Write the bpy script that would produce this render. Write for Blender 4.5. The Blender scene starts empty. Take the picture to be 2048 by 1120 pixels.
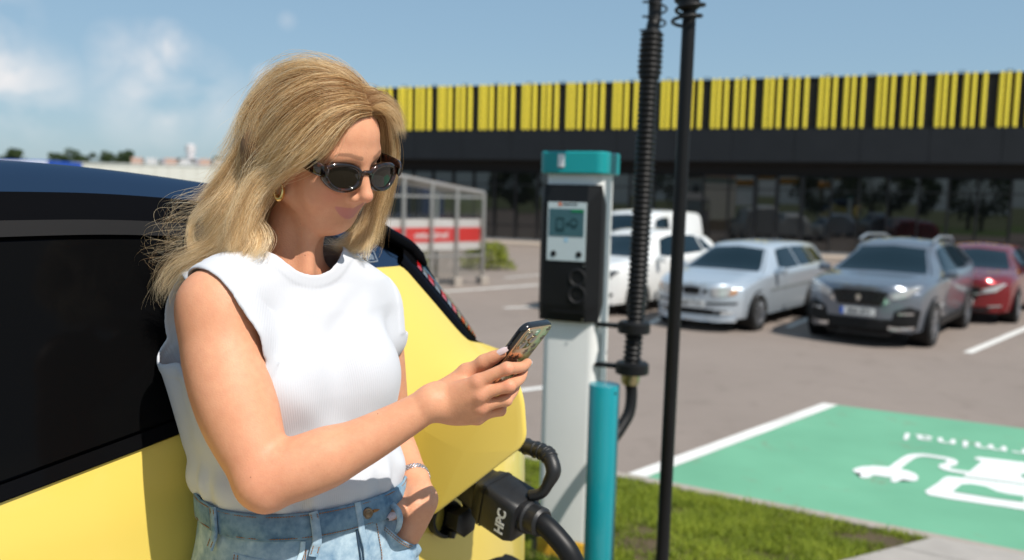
import bpy, bmesh, math, random
import numpy as np
from math import sin, cos, tan, pi, radians, sqrt, atan2
from mathutils import Vector, Matrix, Euler

random.seed(7)
RNG = np.random.default_rng(11)
SC = bpy.context.scene
COL = SC.collection

# ------------------------------------------------------------------ camera
FPX, PITCH, ROLL, CAM_H = 1750.0, math.atan(170 / 1750), 0.024, 2.2
FW = np.array([0, cos(PITCH), -sin(PITCH)])
_up = np.array([0, sin(PITCH), cos(PITCH)])
_rt = np.array([1.0, 0, 0])
RT = cos(ROLL) * _rt + sin(ROLL) * _up
UP = -sin(ROLL) * _rt + cos(ROLL) * _up
CAMPOS = np.array([0, 0, CAM_H])
camd = bpy.data.cameras.new('camera')
cam = bpy.data.objects.new('camera', camd)
COL.objects.link(cam)
SC.camera = cam
camd.sensor_width = 36
camd.lens = FPX / 2048 * 36
camd.clip_start = 0.05
camd.clip_end = 6000
m = Matrix.Identity(4)
for i in range(3):
    m[i][0], m[i][1], m[i][2], m[i][3] = RT[i], UP[i], -FW[i], CAMPOS[i]
cam.matrix_world = m
camd.dof.use_dof = True
camd.dof.focus_distance = 1.36
camd.dof.aperture_fstop = 3.2


def ray(px, py):
    return FW + (px - 1024) / FPX * RT - (py - 560) / FPX * UP


def P(px, py, d):
    """world point seen at a photo pixel (2048 wide) at forward distance d (world y)"""
    r = ray(px, py)
    return CAMPOS + r * (d / r[1])


def G(px, py, z=0.0):
    r = ray(px, py)
    return CAMPOS + r * ((z - CAM_H) / r[2])


def PROJ(p):
    d = np.asarray(p) - CAMPOS
    w = d @ FW
    return 1024 + FPX * (d @ RT) / w, 560 - FPX * (d @ UP) / w


# ------------------------------------------------------------------ sky and sun
SUN_EL, SUN_H = radians(52), np.array([0.68, -0.73])      # the sun stands to the right behind the camera
SUN_H = SUN_H / np.linalg.norm(SUN_H)
SUN_DIR = np.array([SUN_H[0] * cos(SUN_EL), SUN_H[1] * cos(SUN_EL), sin(SUN_EL)])
world = bpy.data.worlds.new('World')
SC.world = world
world.use_nodes = True
wt = world.node_tree
wt.nodes.clear()


def wn(t, **kw):
    n = wt.nodes.new(t)
    for k, v in kw.items():
        setattr(n, k, v)
    return n


w_out = wn('ShaderNodeOutputWorld')
w_bg = wn('ShaderNodeBackground')
sky = wn('ShaderNodeTexSky', sky_type='NISHITA', sun_disc=False)
sky.sun_elevation = SUN_EL
sky.sun_rotation = math.atan2(SUN_DIR[0], SUN_DIR[1])
sky.air_density = 1.0
sky.dust_density = 0.8
sky.ozone_density = 1.0
w_bg.inputs['Strength'].default_value = 0.093
wt.links.new(w_bg.outputs[0], w_out.inputs[0])
# clouds: noise on the sky's direction, thinned towards the zenith, with the heaps seen on the left
tc = wn('ShaderNodeTexCoord')
sepd = wn('ShaderNodeSeparateXYZ')
wt.links.new(tc.outputs['Generated'], sepd.inputs[0])


def wmath(op, a, b=None, c=None, clamp=False):
    n = wn('ShaderNodeMath', operation=op, use_clamp=clamp)
    for i, v in enumerate((a, b, c)):
        if v is None:
            continue
        if isinstance(v, (int, float)):
            n.inputs[i].default_value = v
        else:
            wt.links.new(v, n.inputs[i])
    return n.outputs[0]


mp = wn('ShaderNodeMapping')
mp.inputs['Scale'].default_value = (1, 1, 1.35)
wt.links.new(tc.outputs['Generated'], mp.inputs[0])
nz = wn('ShaderNodeTexNoise')
nz.inputs['Scale'].default_value = 13.0
nz.inputs['Detail'].default_value = 7
nz.inputs['Roughness'].default_value = 0.52
nz.inputs['Distortion'].default_value = 0.25
wt.links.new(mp.outputs[0], nz.inputs[0])
CLOUDS = [((335, 90), .030, 1.0), ((300, 130), .050, .62), ((240, 105), .038, .5), ((350, 125), .04, .5), ((385, 190), .06, .40),
          ((270, 190), .06, .45), ((330, 240), .035, .45), ((430, 205), .05, .32), ((5, 150), .055, .95), ((-60, 120), .07, .9), ((70, 170), .055, .55), ((55, 205), .05, .4),
          ((530, 160), .02, .45), ((575, 42), .012, .22), ((-190, 60), .12, .9), ((-420, 150), .14, 1.), ((-330, 260), .10, .6)]
acc = None
for (cx, cy), rad, amp in CLOUDS:
    v = ray(cx, cy)
    v = v / np.linalg.norm(v)
    dn = wn('ShaderNodeVectorMath', operation='DISTANCE')
    wt.links.new(tc.outputs['Generated'], dn.inputs[0])
    dn.inputs[1].default_value = tuple(v)
    f = wmath('MULTIPLY_ADD', dn.outputs['Value'], -1.0 / rad, 1.0, clamp=True)
    f = wmath('MULTIPLY', wmath('SMOOTH_MIN', f, 1.0, .2), amp)
    acc = f if acc is None else wmath('MAXIMUM', acc, f)
# elsewhere: scattered small clouds all round, low in the sky
nz2 = wn('ShaderNodeTexNoise')
nz2.inputs['Scale'].default_value = 3.1
nz2.inputs['Detail'].default_value = 3
wt.links.new(mp.outputs[0], nz2.inputs[0])
behind = wmath('MULTIPLY_ADD', sepd.outputs['Y'], -3.0, 0.3, clamp=True)
gen = wmath('MULTIPLY', wmath('MULTIPLY_ADD', nz2.outputs['Fac'], 5.0, -2.6, clamp=True), behind)
acc = wmath('MAXIMUM', acc, gen)
dens = wmath('MULTIPLY', acc, wmath('MULTIPLY_ADD', nz.outputs['Fac'], 4.4, -1.60, clamp=True))
dens = wmath('MULTIPLY', wmath('POWER', dens, .9), 1.0, clamp=True)
cmix = wn('ShaderNodeMix', data_type='RGBA')
wt.links.new(dens, cmix.inputs['Factor'])
# a thin milky veil over the blue
veil = wn('ShaderNodeMix', data_type='RGBA')
veil.inputs['Factor'].default_value = 0.62
veil.inputs['B'].default_value = (2.45, 4.0, 5.35, 1)
wt.links.new(sky.outputs[0], veil.inputs['A'])
wt.links.new(veil.outputs['Result'], cmix.inputs['A'])
cmix.inputs['B'].default_value = (8.0, 7.75, 7.7, 1)
wt.links.new(cmix.outputs['Result'], w_bg.inputs['Color'])

sund = bpy.data.lights.new('sun', 'SUN')
sund.energy = 4.2
sund.angle = radians(0.53)
sund.color = (1.0, 0.94, 0.86)
sun = bpy.data.objects.new('sun', sund)
COL.objects.link(sun)
sun.rotation_euler = Vector(SUN_DIR).to_track_quat('Z', 'Y').to_euler()
sun.location = (6, -5, 9)
SC.view_settings.view_transform = 'Standard'
SC.view_settings.look = 'None'
SC.view_settings.exposure = 0.32
SC.view_settings.gamma = 1
SC.view_settings.use_curve_mapping = False
SC.cycles.max_bounces = 8
SC.cycles.transparent_max_bounces = 12
SC.cycles.caustics_reflective = False
SC.cycles.caustics_refractive = False
SC.cycles.use_denoising = True
SC.cycles.sample_clamp_indirect = 6.0

# ------------------------------------------------------------------ materials
MATS = {}


class NT:
    """small node-tree helper"""

    def __init__(self, mat):
        self.t = mat.node_tree
        self.t.nodes.clear()
        self.out = self.n('ShaderNodeOutputMaterial')

    def n(self, typ, **kw):
        nd = self.t.nodes.new(typ)
        for k, v in kw.items():
            if k.startswith('i_'):
                key = k[2:].replace('_', ' ')
                nd.inputs[key].default_value = v
            else:
                setattr(nd, k, v)
        return nd

    def l(self, a, b):
        self.t.links.new(a, b)


def rgba(c):
    return (c[0], c[1], c[2], 1.0)


def mat(name, col, rough=.5, metal=0., spec=.5, var=0., vscale=30., bump=0., bscale=200., coat=0., trans=0., emit=0., ior=1.45, sss=0., coords='Object', aniso=None):
    """Principled material; var mottles the colour, bump adds fine relief"""
    if name in MATS:
        return MATS[name]
    mt = bpy.data.materials.new(name)
    mt.use_nodes = True
    t = NT(mt)
    b = t.n('ShaderNodeBsdfPrincipled')
    b.inputs['Base Color'].default_value = rgba(col)
    b.inputs['Roughness'].default_value = rough
    b.inputs['Metallic'].default_value = metal
    b.inputs['IOR'].default_value = ior
    b.inputs['Specular IOR Level'].default_value = spec
    b.inputs['Coat Weight'].default_value = coat
    b.inputs['Coat Roughness'].default_value = .04
    b.inputs['Transmission Weight'].default_value = trans
    if sss:
        b.inputs['Subsurface Weight'].default_value = sss
        b.inputs['Subsurface Radius'].default_value = (.012, .005, .003)
        b.inputs['Subsurface Scale'].default_value = 1.0
    if emit:
        b.inputs['Emission Color'].default_value = rgba(col)
        b.inputs['Emission Strength'].default_value = emit
    t.l(b.outputs[0], t.out.inputs[0])
    tcn = t.n('ShaderNodeTexCoord')
    if var:
        z = t.n('ShaderNodeTexNoise', i_Scale=vscale, i_Detail=6., i_Roughness=.6)
        t.l(tcn.outputs[coords], z.inputs['Vector'])
        mx = t.n('ShaderNodeMix', data_type='RGBA')
        mx.inputs['A'].default_value = rgba([c * (1 - var) for c in col])
        mx.inputs['B'].default_value = rgba([min(1, c * (1 + var)) for c in col])
        t.l(z.outputs['Fac'], mx.inputs['Factor'])
        t.l(mx.outputs['Result'], b.inputs['Base Color'])
        rr = t.n('ShaderNodeMath', operation='MULTIPLY_ADD')
        rr.inputs[1].default_value = var * .5
        rr.inputs[2].default_value = max(0.02, rough - var * .25)
        t.l(z.outputs['Fac'], rr.inputs[0])
        t.l(rr.outputs[0], b.inputs['Roughness'])
    if bump:
        z2 = t.n('ShaderNodeTexNoise', i_Scale=bscale, i_Detail=4.)
        t.l(tcn.outputs[coords], z2.inputs['Vector'])
        bp = t.n('ShaderNodeBump')
        bp.inputs['Strength'].default_value = bump
        bp.inputs['Distance'].default_value = .002
        t.l(z2.outputs['Fac'], bp.inputs['Height'])
        t.l(bp.outputs[0], b.inputs['Normal'])
    MATS[name] = mt
    return mt


# ------------------------------------------------------------------ object helpers
def tag(o, label=None, cat=None, group=None, kind=None):
    if label: o['label'] = label
    if cat: o['category'] = cat
    if group: o['group'] = group
    if kind: o['kind'] = kind
    return o


def empty(name, loc=(0, 0, 0), rz=0.0, label=None, cat=None, group=None):
    o = bpy.data.objects.new(name, None)
    COL.objects.link(o)
    o.location = Vector([float(v) for v in loc])
    o.rotation_euler = (0, 0, rz)
    o.empty_display_size = .1
    return tag(o, label, cat, group)


def link(name, me, material=None, parent=None, smooth=False):
    o = bpy.data.objects.new(name, me)
    COL.objects.link(o)
    if material is not None:
        for mm in (material if isinstance(material, (list, tuple)) else [material]):
            me.materials.append(mm)
    if parent is not None:
        o.parent = parent
    if smooth:
        me.polygons.foreach_set('use_smooth', [True] * len(me.polygons))
    return o


def pydata(name, v, f, material=None, parent=None, smooth=False):
    me = bpy.data.meshes.new(name)
    me.from_pydata([tuple(map(float, p)) for p in v], [], [tuple(int(i) for i in q) for q in f])
    me.update()
    return link(name, me, material, parent, smooth)


class MB:
    """collects shapes into ONE mesh"""

    def __init__(self):
        self.v, self.f, self.mi, self.cur = [], [], [], 0

    def add(self, v, f):
        n = len(self.v)
        self.v += [tuple(float(c) for c in p) for p in v]
        self.f += [tuple(int(i) + n for i in q) for q in f]
        self.mi += [self.cur] * len(f)
        return self

    def box(self, c, s, rot=None, bev=0.0):
        """c centre, s full size, rot 3x3"""
        hx, hy, hz = s[0] / 2, s[1] / 2, s[2] / 2
        if bev <= 0:
            v = [(x, y, z) for x in (-hx, hx) for y in (-hy, hy) for z in (-hz, hz)]
            f = [(0, 1, 3, 2), (4, 6, 7, 5), (0, 4, 5, 1), (2, 3, 7, 6), (0, 2, 6, 4), (1, 5, 7, 3)]
        else:
            b = min(bev, hx * .95, hy * .95, hz * .95)
            bm = bmesh.new()
            bmesh.ops.create_cube(bm, size=1)
            for q in bm.verts:
                q.co = Vector((q.co.x * s[0], q.co.y * s[1], q.co.z * s[2]))
            bmesh.ops.bevel(bm, geom=list(bm.edges), offset=b, segments=2, affect='EDGES', profile=.6)
            bm.verts.index_update()
            v = [tuple(q.co) for q in bm.verts]
            f = [[q.index for q in fc.verts] for fc in bm.faces]
            bm.free()
        v = np.array(v)
        if rot is not None:
            v = v @ np.asarray(rot).T
        return self.add(v + np.asarray(c), f)

    def tube(self, pts, r, n=10, caps=True, flat=None):
        """swept tube along pts; r number or list"""
        pts = np.asarray(pts, float)
        m = len(pts)
        rr = np.full(m, r, float) if np.isscalar(r) else np.asarray(r, float)
        tan_ = np.gradient(pts, axis=0)
        tan_ /= np.linalg.norm(tan_, axis=1)[:, None] + 1e-12
        ref = np.array([0, 0, 1.0])
        if abs(tan_[0] @ ref) > .9: ref = np.array([1.0, 0, 0])
        u = np.cross(tan_[0], ref)
        u /= np.linalg.norm(u)
        V = []
        a = np.arange(n) * 2 * pi / n
        for i in range(m):
            u = u - tan_[i] * (u @ tan_[i])
            u /= np.linalg.norm(u)
            w = np.cross(tan_[i], u)
            V.append(pts[i] + rr[i] * (np.outer(np.cos(a), u) + np.outer(np.sin(a), w) * (flat or 1)))
        V = np.concatenate(V)
        F = [(i * n + j, i * n + (j + 1) % n, (i + 1) * n + (j + 1) % n, (i + 1) * n + j) for i in range(m - 1) for j in range(n)]
        if caps:
            F += [tuple(range(n))[::-1], tuple((m - 1) * n + j for j in range(n))]
        return self.add(V, F)

    def cyl(self, a, b, r, n=16, r2=None):
        return self.tube([a, b], [r, r if r2 is None else r2], n)

    def lathe(self, prof, n=24, base=(0, 0, 0), axis=None):
        """prof: list of (radius, height); axis 3x3 with columns x,y,z"""
        a = np.arange(n) * 2 * pi / n
        V = []
        for r, h in prof:
            V.append(np.stack([r * np.cos(a), r * np.sin(a), np.full(n, h)], 1))
        V = np.concatenate(V)
        if axis is not None: V = V @ np.asarray(axis).T
        m = len(prof)
        F = [(i * n + j, i * n + (j + 1) % n, (i + 1) * n + (j + 1) % n, (i + 1) * n + j) for i in range(m - 1) for j in range(n)]
        F += [tuple(range(n))[::-1], tuple((m - 1) * n + j for j in range(n))]
        return self.add(V + np.asarray(base), F)

    def prism(self, poly, h0, h1, axis=None, base=(0, 0, 0)):
        """extruded polygon (x,y) from z=h0 to h1, counter-clockwise"""
        n = len(poly)
        V = np.array([(x, y, h0) for x, y in poly] + [(x, y, h1) for x, y in poly], float)
        F = [tuple(range(n))[::-1], tuple(range(n, 2 * n))] + [(i, (i + 1) % n, n + (i + 1) % n, n + i) for i in range(n)]
        if axis is not None: V = V @ np.asarray(axis).T
        return self.add(V + np.asarray(base), F)

    def grid(self, V, closed_u=False, closed_v=False):
        """V[i][j] points"""
        V = np.asarray(V, float)
        a, b = V.shape[:2]
        F = []
        for i in range(a if closed_u else a - 1):
            for j in range(b if closed_v else b - 1):
                i2, j2 = (i + 1) % a, (j + 1) % b
                F.append((i * b + j, i * b + j2, i2 * b + j2, i2 * b + j))
        return self.add(V.reshape(-1, 3), F)

    def build(self, name, material=None, parent=None, smooth=False, auto=None):
        me = bpy.data.meshes.new(name)
        me.from_pydata(self.v, [], self.f)
        me.update()
        o = link(name, me, material, parent, smooth or auto is not None)
        if any(self.mi):
            me.polygons.foreach_set('material_index', self.mi)
        if auto is not None:
            bm = bmesh.new()
            bm.from_mesh(me)
            bm.normal_update()
            for e in bm.edges:
                if len(e.link_faces) == 2 and e.calc_face_angle(0) > radians(auto):
                    e.smooth = False
            bm.to_mesh(me)
            bm.free()
        return o


def frame(xa, za):
    """3x3 with columns x,y,z from approximate x and exact z axes"""
    z = np.asarray(za, float)
    z = z / np.linalg.norm(z)
    x = np.asarray(xa, float)
    x = x - z * (x @ z)
    x = x / np.linalg.norm(x)
    return np.stack([x, np.cross(z, x), z], 1)


def rotz(a):
    return np.array([[cos(a), -sin(a), 0], [sin(a), cos(a), 0], [0, 0, 1.0]])


def spline(pts, n):
    """Catmull-Rom through pts, n samples"""
    pts = np.asarray(pts, float)
    if len(pts) == 2:
        t = np.linspace(0, 1, n)[:, None]
        return pts[0] * (1 - t) + pts[1] * t
    p = np.concatenate([[2 * pts[0] - pts[1]], pts, [2 * pts[-1] - pts[-2]]])
    m = len(pts) - 1
    u = np.linspace(0, m - 1e-6, n)
    i = u.astype(int)
    t = (u - i)[:, None]
    a, b, c, d = p[i], p[i + 1], p[i + 2], p[i + 3]
    return .5 * ((2 * b) + (c - a) * t + (2 * a - 5 * b + 4 * c - d) * t ** 2 + (3 * b - a - 3 * c + d) * t ** 3)


# ------------------------------------------------------------------ signed-distance modelling
def nrm(v):
    return v / np.linalg.norm(v)


class Field:
    """a list of blended primitives; meshed with surface nets"""

    def __init__(self):
        self.pr = []

    def add(self, fn, c, R, k=.01, op='u'):
        self.pr.append((fn, np.asarray(c, float), R, k, op))

    def ell(self, c, r, k=.01, op='u', R=None):
        c, r = np.asarray(c, np.float32), np.asarray(r, np.float32)
        M = None if R is None else np.asarray(R, np.float32)

        def fn(p):
            q = p - c
            if M is not None: q = q @ M
            k0 = np.sqrt(((q / r) ** 2).sum(-1))
            k1 = np.sqrt(((q / (r * r)) ** 2).sum(-1))
            return k0 * (k0 - 1) / np.maximum(k1, 1e-6)
        self.add(fn, c, float(max(r)), k, op)

    def cone(self, a, b, ra, rb, k=.01, op='u', sq=None):
        """rounded cone a-b; sq=(axis, factor): cross-section flattened along axis"""
        a, b = np.asarray(a, np.float32), np.asarray(b, np.float32)
        ab = b - a
        L2 = max(float(ab @ ab), 1e-9)
        ax = None
        if sq is not None:
            ax = nrm(np.asarray(sq[0], np.float32))

        def fn(p):
            q = p - a
            t = np.clip((q @ ab) / L2, 0, 1)
            d = q - t[..., None] * ab
            if ax is not None:
                e = (d @ ax)
                d = d + (e * (1 / sq[1] - 1))[..., None] * ax
            return np.sqrt((d * d).sum(-1)) - (ra + (rb - ra) * t)
        self.add(fn, (a + b) / 2, float(sqrt(L2) / 2 + max(ra, rb)), k, op)

    def chain(self, pts, rs, k=.006, op='u', sq=None, n=None):
        if n:
            rs = np.interp(np.linspace(0, len(rs) - 1, n), range(len(rs)), rs)
            pts = spline(pts, n)
        for i in range(len(pts) - 1):
            self.cone(pts[i], pts[i + 1], rs[i], rs[i + 1], k, op, sq)

    def limb(self, pts, rs, k=.01, n=None, op='u'):
        """one smooth tapered limb along a spline (no bulges at its joints)"""
        n = n or 6 * (len(pts) - 1) + 1
        c = spline(pts, n).astype(np.float32)
        r = spline(np.array(rs)[:, None] * np.ones(3), n)[:, 0].astype(np.float32)
        A, Bv = c[:-1], c[1:] - c[:-1]
        L2 = np.maximum((Bv * Bv).sum(1), 1e-10)

        def fn(p):
            best = rad_ = None
            for i in range(n - 1):
                q = p - A[i]
                t = np.clip((q @ Bv[i]) / L2[i], 0, 1)
                e = q - t[:, None] * Bv[i]
                v = (e * e).sum(1)
                rr = r[i] + (r[i + 1] - r[i]) * t
                if best is None:
                    best, rad_ = v, rr
                else:
                    m_ = v < best
                    best = np.where(m_, v, best)
                    rad_ = np.where(m_, rr, rad_)
            return np.sqrt(best) - rad_
        ctr = (c.min(0) + c.max(0)) / 2
        self.add(fn, ctr, float(np.linalg.norm(c - ctr, axis=1).max() + r.max()), k, op)

    def ev(self, p, idx=None):
        d = None
        for i in (range(len(self.pr)) if idx is None else idx):
            fn, c, R, k, op = self.pr[i]
            q = fn(p)
            if d is None:
                d = q if op == 'u' else np.full(len(p), .5, np.float32)
                continue
            if op == 'u':
                h = np.clip(.5 + .5 * (d - q) / k, 0, 1)
                d = d + (q - d) * h - k * h * (1 - h)
            else:
                q = -q
                h = np.clip(.5 - .5 * (d - q) / k, 0, 1)
                d = d + (q - d) * h + k * h * (1 - h)
        return d

    def mesh(self, lo, hi, vox, B=12, lip=1.5):
        lo, hi = np.asarray(lo, float), np.asarray(hi, float)
        nb = np.ceil((hi - lo) / (vox * B)).astype(int)
        shape = nb * B + 1
        g = np.full(shape, np.nan, np.float32)
        C = np.array([p[1] for p in self.pr])
        Rr = np.array([p[2] + p[3] for p in self.pr])
        rb = vox * B * .87
        off = np.stack(np.meshgrid(*[np.arange(B + 1)] * 3, indexing='ij'), -1).reshape(-1, 3)
        grid = np.stack(np.meshgrid(*[np.arange(n) for n in nb], indexing='ij'), -1).reshape(-1, 3)
        ctr = lo + (grid + .5) * B * vox
        for bi, c in zip(grid, ctr):
            dist = np.linalg.norm(C - c, axis=1) - Rr
            idx = np.nonzero(dist < rb * 2.0)[0]
            if len(idx) == 0: continue
            dc = self.ev(c[None].astype(np.float32), idx)[0]
            if abs(dc) > rb * lip + .006: continue
            o = bi * B
            pts = (lo + (o + off) * vox).astype(np.float32)
            d = self.ev(pts, idx)
            g[o[0]:o[0] + B + 1, o[1]:o[1] + B + 1, o[2]:o[2] + B + 1] = d.reshape(B + 1, B + 1, B + 1)
        return surface_nets(g, lo, vox)


def surface_nets(g, lo, vox):
    s = g < 0
    ok = ~np.isnan(g)
    cellok = ok[:-1, :-1, :-1].copy()
    any_ = s[:-1, :-1, :-1].copy()
    all_ = any_.copy()
    for dx in (0, 1):
        for dy in (0, 1):
            for dz in (0, 1):
                if dx + dy + dz == 0: continue
                sl = (slice(dx, g.shape[0] - 1 + dx), slice(dy, g.shape[1] - 1 + dy), slice(dz, g.shape[2] - 1 + dz))
                cellok &= ok[sl]
                any_ |= s[sl]
                all_ &= s[sl]
    act = cellok & any_ & ~all_
    ii = np.argwhere(act)
    vid = np.full(act.shape, -1, np.int32)
    vid[act] = np.arange(len(ii))
    corner = np.array([(a, b, c) for a in (0, 1) for b in (0, 1) for c in (0, 1)])
    vals = np.stack([g[ii[:, 0] + a, ii[:, 1] + b, ii[:, 2] + c] for a, b, c in corner], 1)
    acc = np.zeros((len(ii), 3))
    cnt = np.zeros(len(ii))
    for i in range(8):
        for j in range(i + 1, 8):
            if np.abs(corner[i] - corner[j]).sum() != 1: continue
            x = (vals[:, i] < 0) != (vals[:, j] < 0)
            t = vals[x, i] / (vals[x, i] - vals[x, j])
            acc[x] += corner[i] + t[:, None] * (corner[j] - corner[i])
            cnt[x] += 1
    V = lo + (ii + acc / cnt[:, None]) * vox
    F = []
    for ax in range(3):
        sl0 = [slice(None)] * 3
        sl1 = [slice(None)] * 3
        sl0[ax] = slice(0, -1)
        sl1[ax] = slice(1, None)
        ch = (s[tuple(sl0)] != s[tuple(sl1)]) & ok[tuple(sl0)] & ok[tuple(sl1)]
        e = np.argwhere(ch)
        o1, o2 = (ax + 1) % 3, (ax + 2) % 3
        e = e[(e[:, o1] > 0) & (e[:, o2] > 0) & (e[:, o1] < act.shape[o1]) & (e[:, o2] < act.shape[o2])]
        q = []
        for a, b in ((0, 0), (1, 0), (1, 1), (0, 1)):
            c = e.copy()
            c[:, o1] -= a
            c[:, o2] -= b
            q.append(vid[c[:, 0], c[:, 1], c[:, 2]])
        q = np.stack(q, 1)
        inside = s[e[:, 0], e[:, 1], e[:, 2]]
        keep = (q >= 0).all(1)
        q, inside = q[keep], inside[keep]
        q[~inside] = q[~inside][:, ::-1]
        F.append(q)
    return V, np.concatenate(F)


def smooth_verts(V, F, it=2, lam=.5, keep=None):
    n = len(V)
    e = np.concatenate([F[:, [0, 1]], F[:, [1, 2]], F[:, [2, 3]], F[:, [3, 0]]])
    for _ in range(it):
        acc = np.zeros((n, 3))
        cnt = np.zeros(n)
        for k in range(3):
            acc[:, k] = np.bincount(e[:, 0], V[e[:, 1], k], n) + np.bincount(e[:, 1], V[e[:, 0], k], n)
        cnt = np.bincount(e[:, 0], minlength=n) + np.bincount(e[:, 1], minlength=n)
        a = acc / np.maximum(cnt, 1)[:, None]
        dv = lam * (a - V)
        if keep is not None: dv *= keep[:, None]
        V = V + dv
    return V


def quads(name, V, F, material, parent=None, attrs=None):
    me = bpy.data.meshes.new(name)
    me.vertices.add(len(V))
    me.vertices.foreach_set('co', np.asarray(V, np.float32).ravel())
    me.loops.add(F.size)
    me.polygons.add(len(F))
    me.loops.foreach_set('vertex_index', F.astype(np.int32).ravel())
    me.polygons.foreach_set('loop_start', np.arange(0, F.size, 4, dtype=np.int32))
    me.polygons.foreach_set('loop_total', np.full(len(F), 4, np.int32))
    me.update(calc_edges=True)
    me.validate()
    o = link(name, me, material, parent, True)
    for an, av in (attrs or {}).items():
        av = np.asarray(av, np.float32)
        if av.ndim == 1:
            a = me.attributes.new(an, 'FLOAT', 'POINT')
            a.data.foreach_set('value', av)
        else:
            a = me.attributes.new(an, 'FLOAT_COLOR', 'POINT')
            a.data.foreach_set('color', np.concatenate([av, np.ones((len(av), 1), np.float32)], 1).ravel())
    return o


def to_mesh_object(name, curve):
    """lettering as a plain mesh object"""
    tmp = bpy.data.objects.new(name, curve)
    COL.objects.link(tmp)
    dg = bpy.context.evaluated_depsgraph_get()
    dg.update()
    me = bpy.data.meshes.new_from_object(tmp.evaluated_get(dg))
    me.name = name
    bpy.data.objects.remove(tmp)
    bpy.data.curves.remove(curve)
    return link(name, me)
# ------------------------------------------------------------------ ground, bay, grass
K0 = G(1252, 950)                                   # bay corner at the grass
E1 = nrm(G(1860, 1068) - G(1240, 946))              # along the grass edge
U1 = nrm(G(1650, 808) - G(1260, 950))               # along the bay's side line
NK = np.array([E1[1], -E1[0], 0.0])
NK = NK if NK[1] < 0 else -NK                       # from the edge towards the camera


def ground_z(x, y):
    t_ = (x - K0[0]) * NK[0] + (y - K0[1]) * NK[1]
    return np.clip(.005 + .132 * np.maximum(t_ - .10, 0), 0, .66)


def asphalt(name, c, sc=1.0):
    mt = bpy.data.materials.new(name)
    mt.use_nodes = True
    t = NT(mt)
    b = t.n('ShaderNodeBsdfPrincipled', i_Roughness=.88)
    b.inputs['Specular IOR Level'].default_value = .3
    tcn = t.n('ShaderNodeTexCoord')
    n1 = t.n('ShaderNodeTexNoise', i_Scale=.35 * sc, i_Detail=5., i_Roughness=.65)
    n2 = t.n('ShaderNodeTexNoise', i_Scale=160., i_Detail=2.)
    n3 = t.n('ShaderNodeTexNoise', i_Scale=1.7 * sc, i_Detail=4., i_Distortion=1.5)
    for q in (n1, n2, n3): t.l(tcn.outputs['Object'], q.inputs['Vector'])
    m1 = t.n('ShaderNodeMix', data_type='RGBA')
    m1.inputs['A'].default_value = rgba([v * .82 for v in c]); m1.inputs['B'].default_value = rgba([v * 1.16 for v in c])
    t.l(n1.outputs['Fac'], m1.inputs['Factor'])
    m2 = t.n('ShaderNodeMix', data_type='RGBA', blend_type='MULTIPLY'); m2.inputs['Factor'].default_value = .5
    r2 = t.n('ShaderNodeValToRGB'); r2.color_ramp.elements[0].position = .3; r2.color_ramp.elements[0].color = (.5, .5, .5, 1); r2.color_ramp.elements[1].position = .7
    t.l(n2.outputs['Fac'], r2.inputs[0]); t.l(m1.outputs['Result'], m2.inputs['A']); t.l(r2.outputs[0], m2.inputs['B'])
    m3 = t.n('ShaderNodeMix', data_type='RGBA', blend_type='MULTIPLY'); m3.inputs['Factor'].default_value = .25
    r3 = t.n('ShaderNodeValToRGB'); r3.color_ramp.elements[0].position = .30; r3.color_ramp.elements[0].color = (.62, .60, .58, 1); r3.color_ramp.elements[1].position = .45
    t.l(n3.outputs['Fac'], r3.inputs[0]); t.l(m2.outputs['Result'], m3.inputs['A']); t.l(r3.outputs[0], m3.inputs['B'])
    t.l(m3.outputs['Result'], b.inputs['Base Color'])
    bp = t.n('ShaderNodeBump', i_Strength=.5, i_Distance=.004)
    t.l(n2.outputs['Fac'], bp.inputs['Height']); t.l(bp.outputs[0], b.inputs['Normal'])
    t.l(b.outputs[0], t.out.inputs[0])
    return mt


far_mat = mat('dry_meadow', (.10, .12, .045), .95, var=.35, vscale=.05)
o = pydata('ground', [(-3000, -3000, -.03), (3000, -3000, -.03), (3000, 3000, -.03), (-3000, 3000, -.03)], [(0, 1, 2, 3)], far_mat)
tag(o, kind='structure')
lot_mat = asphalt('worn_asphalt', (.275, .228, .198))
o = pydata('car_park', [(-60, -45, 0), (70, -45, 0), (70, 70, 0), (-60, 70, 0)], [(0, 1, 2, 3)], lot_mat)
tag(o, kind='structure')


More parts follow.
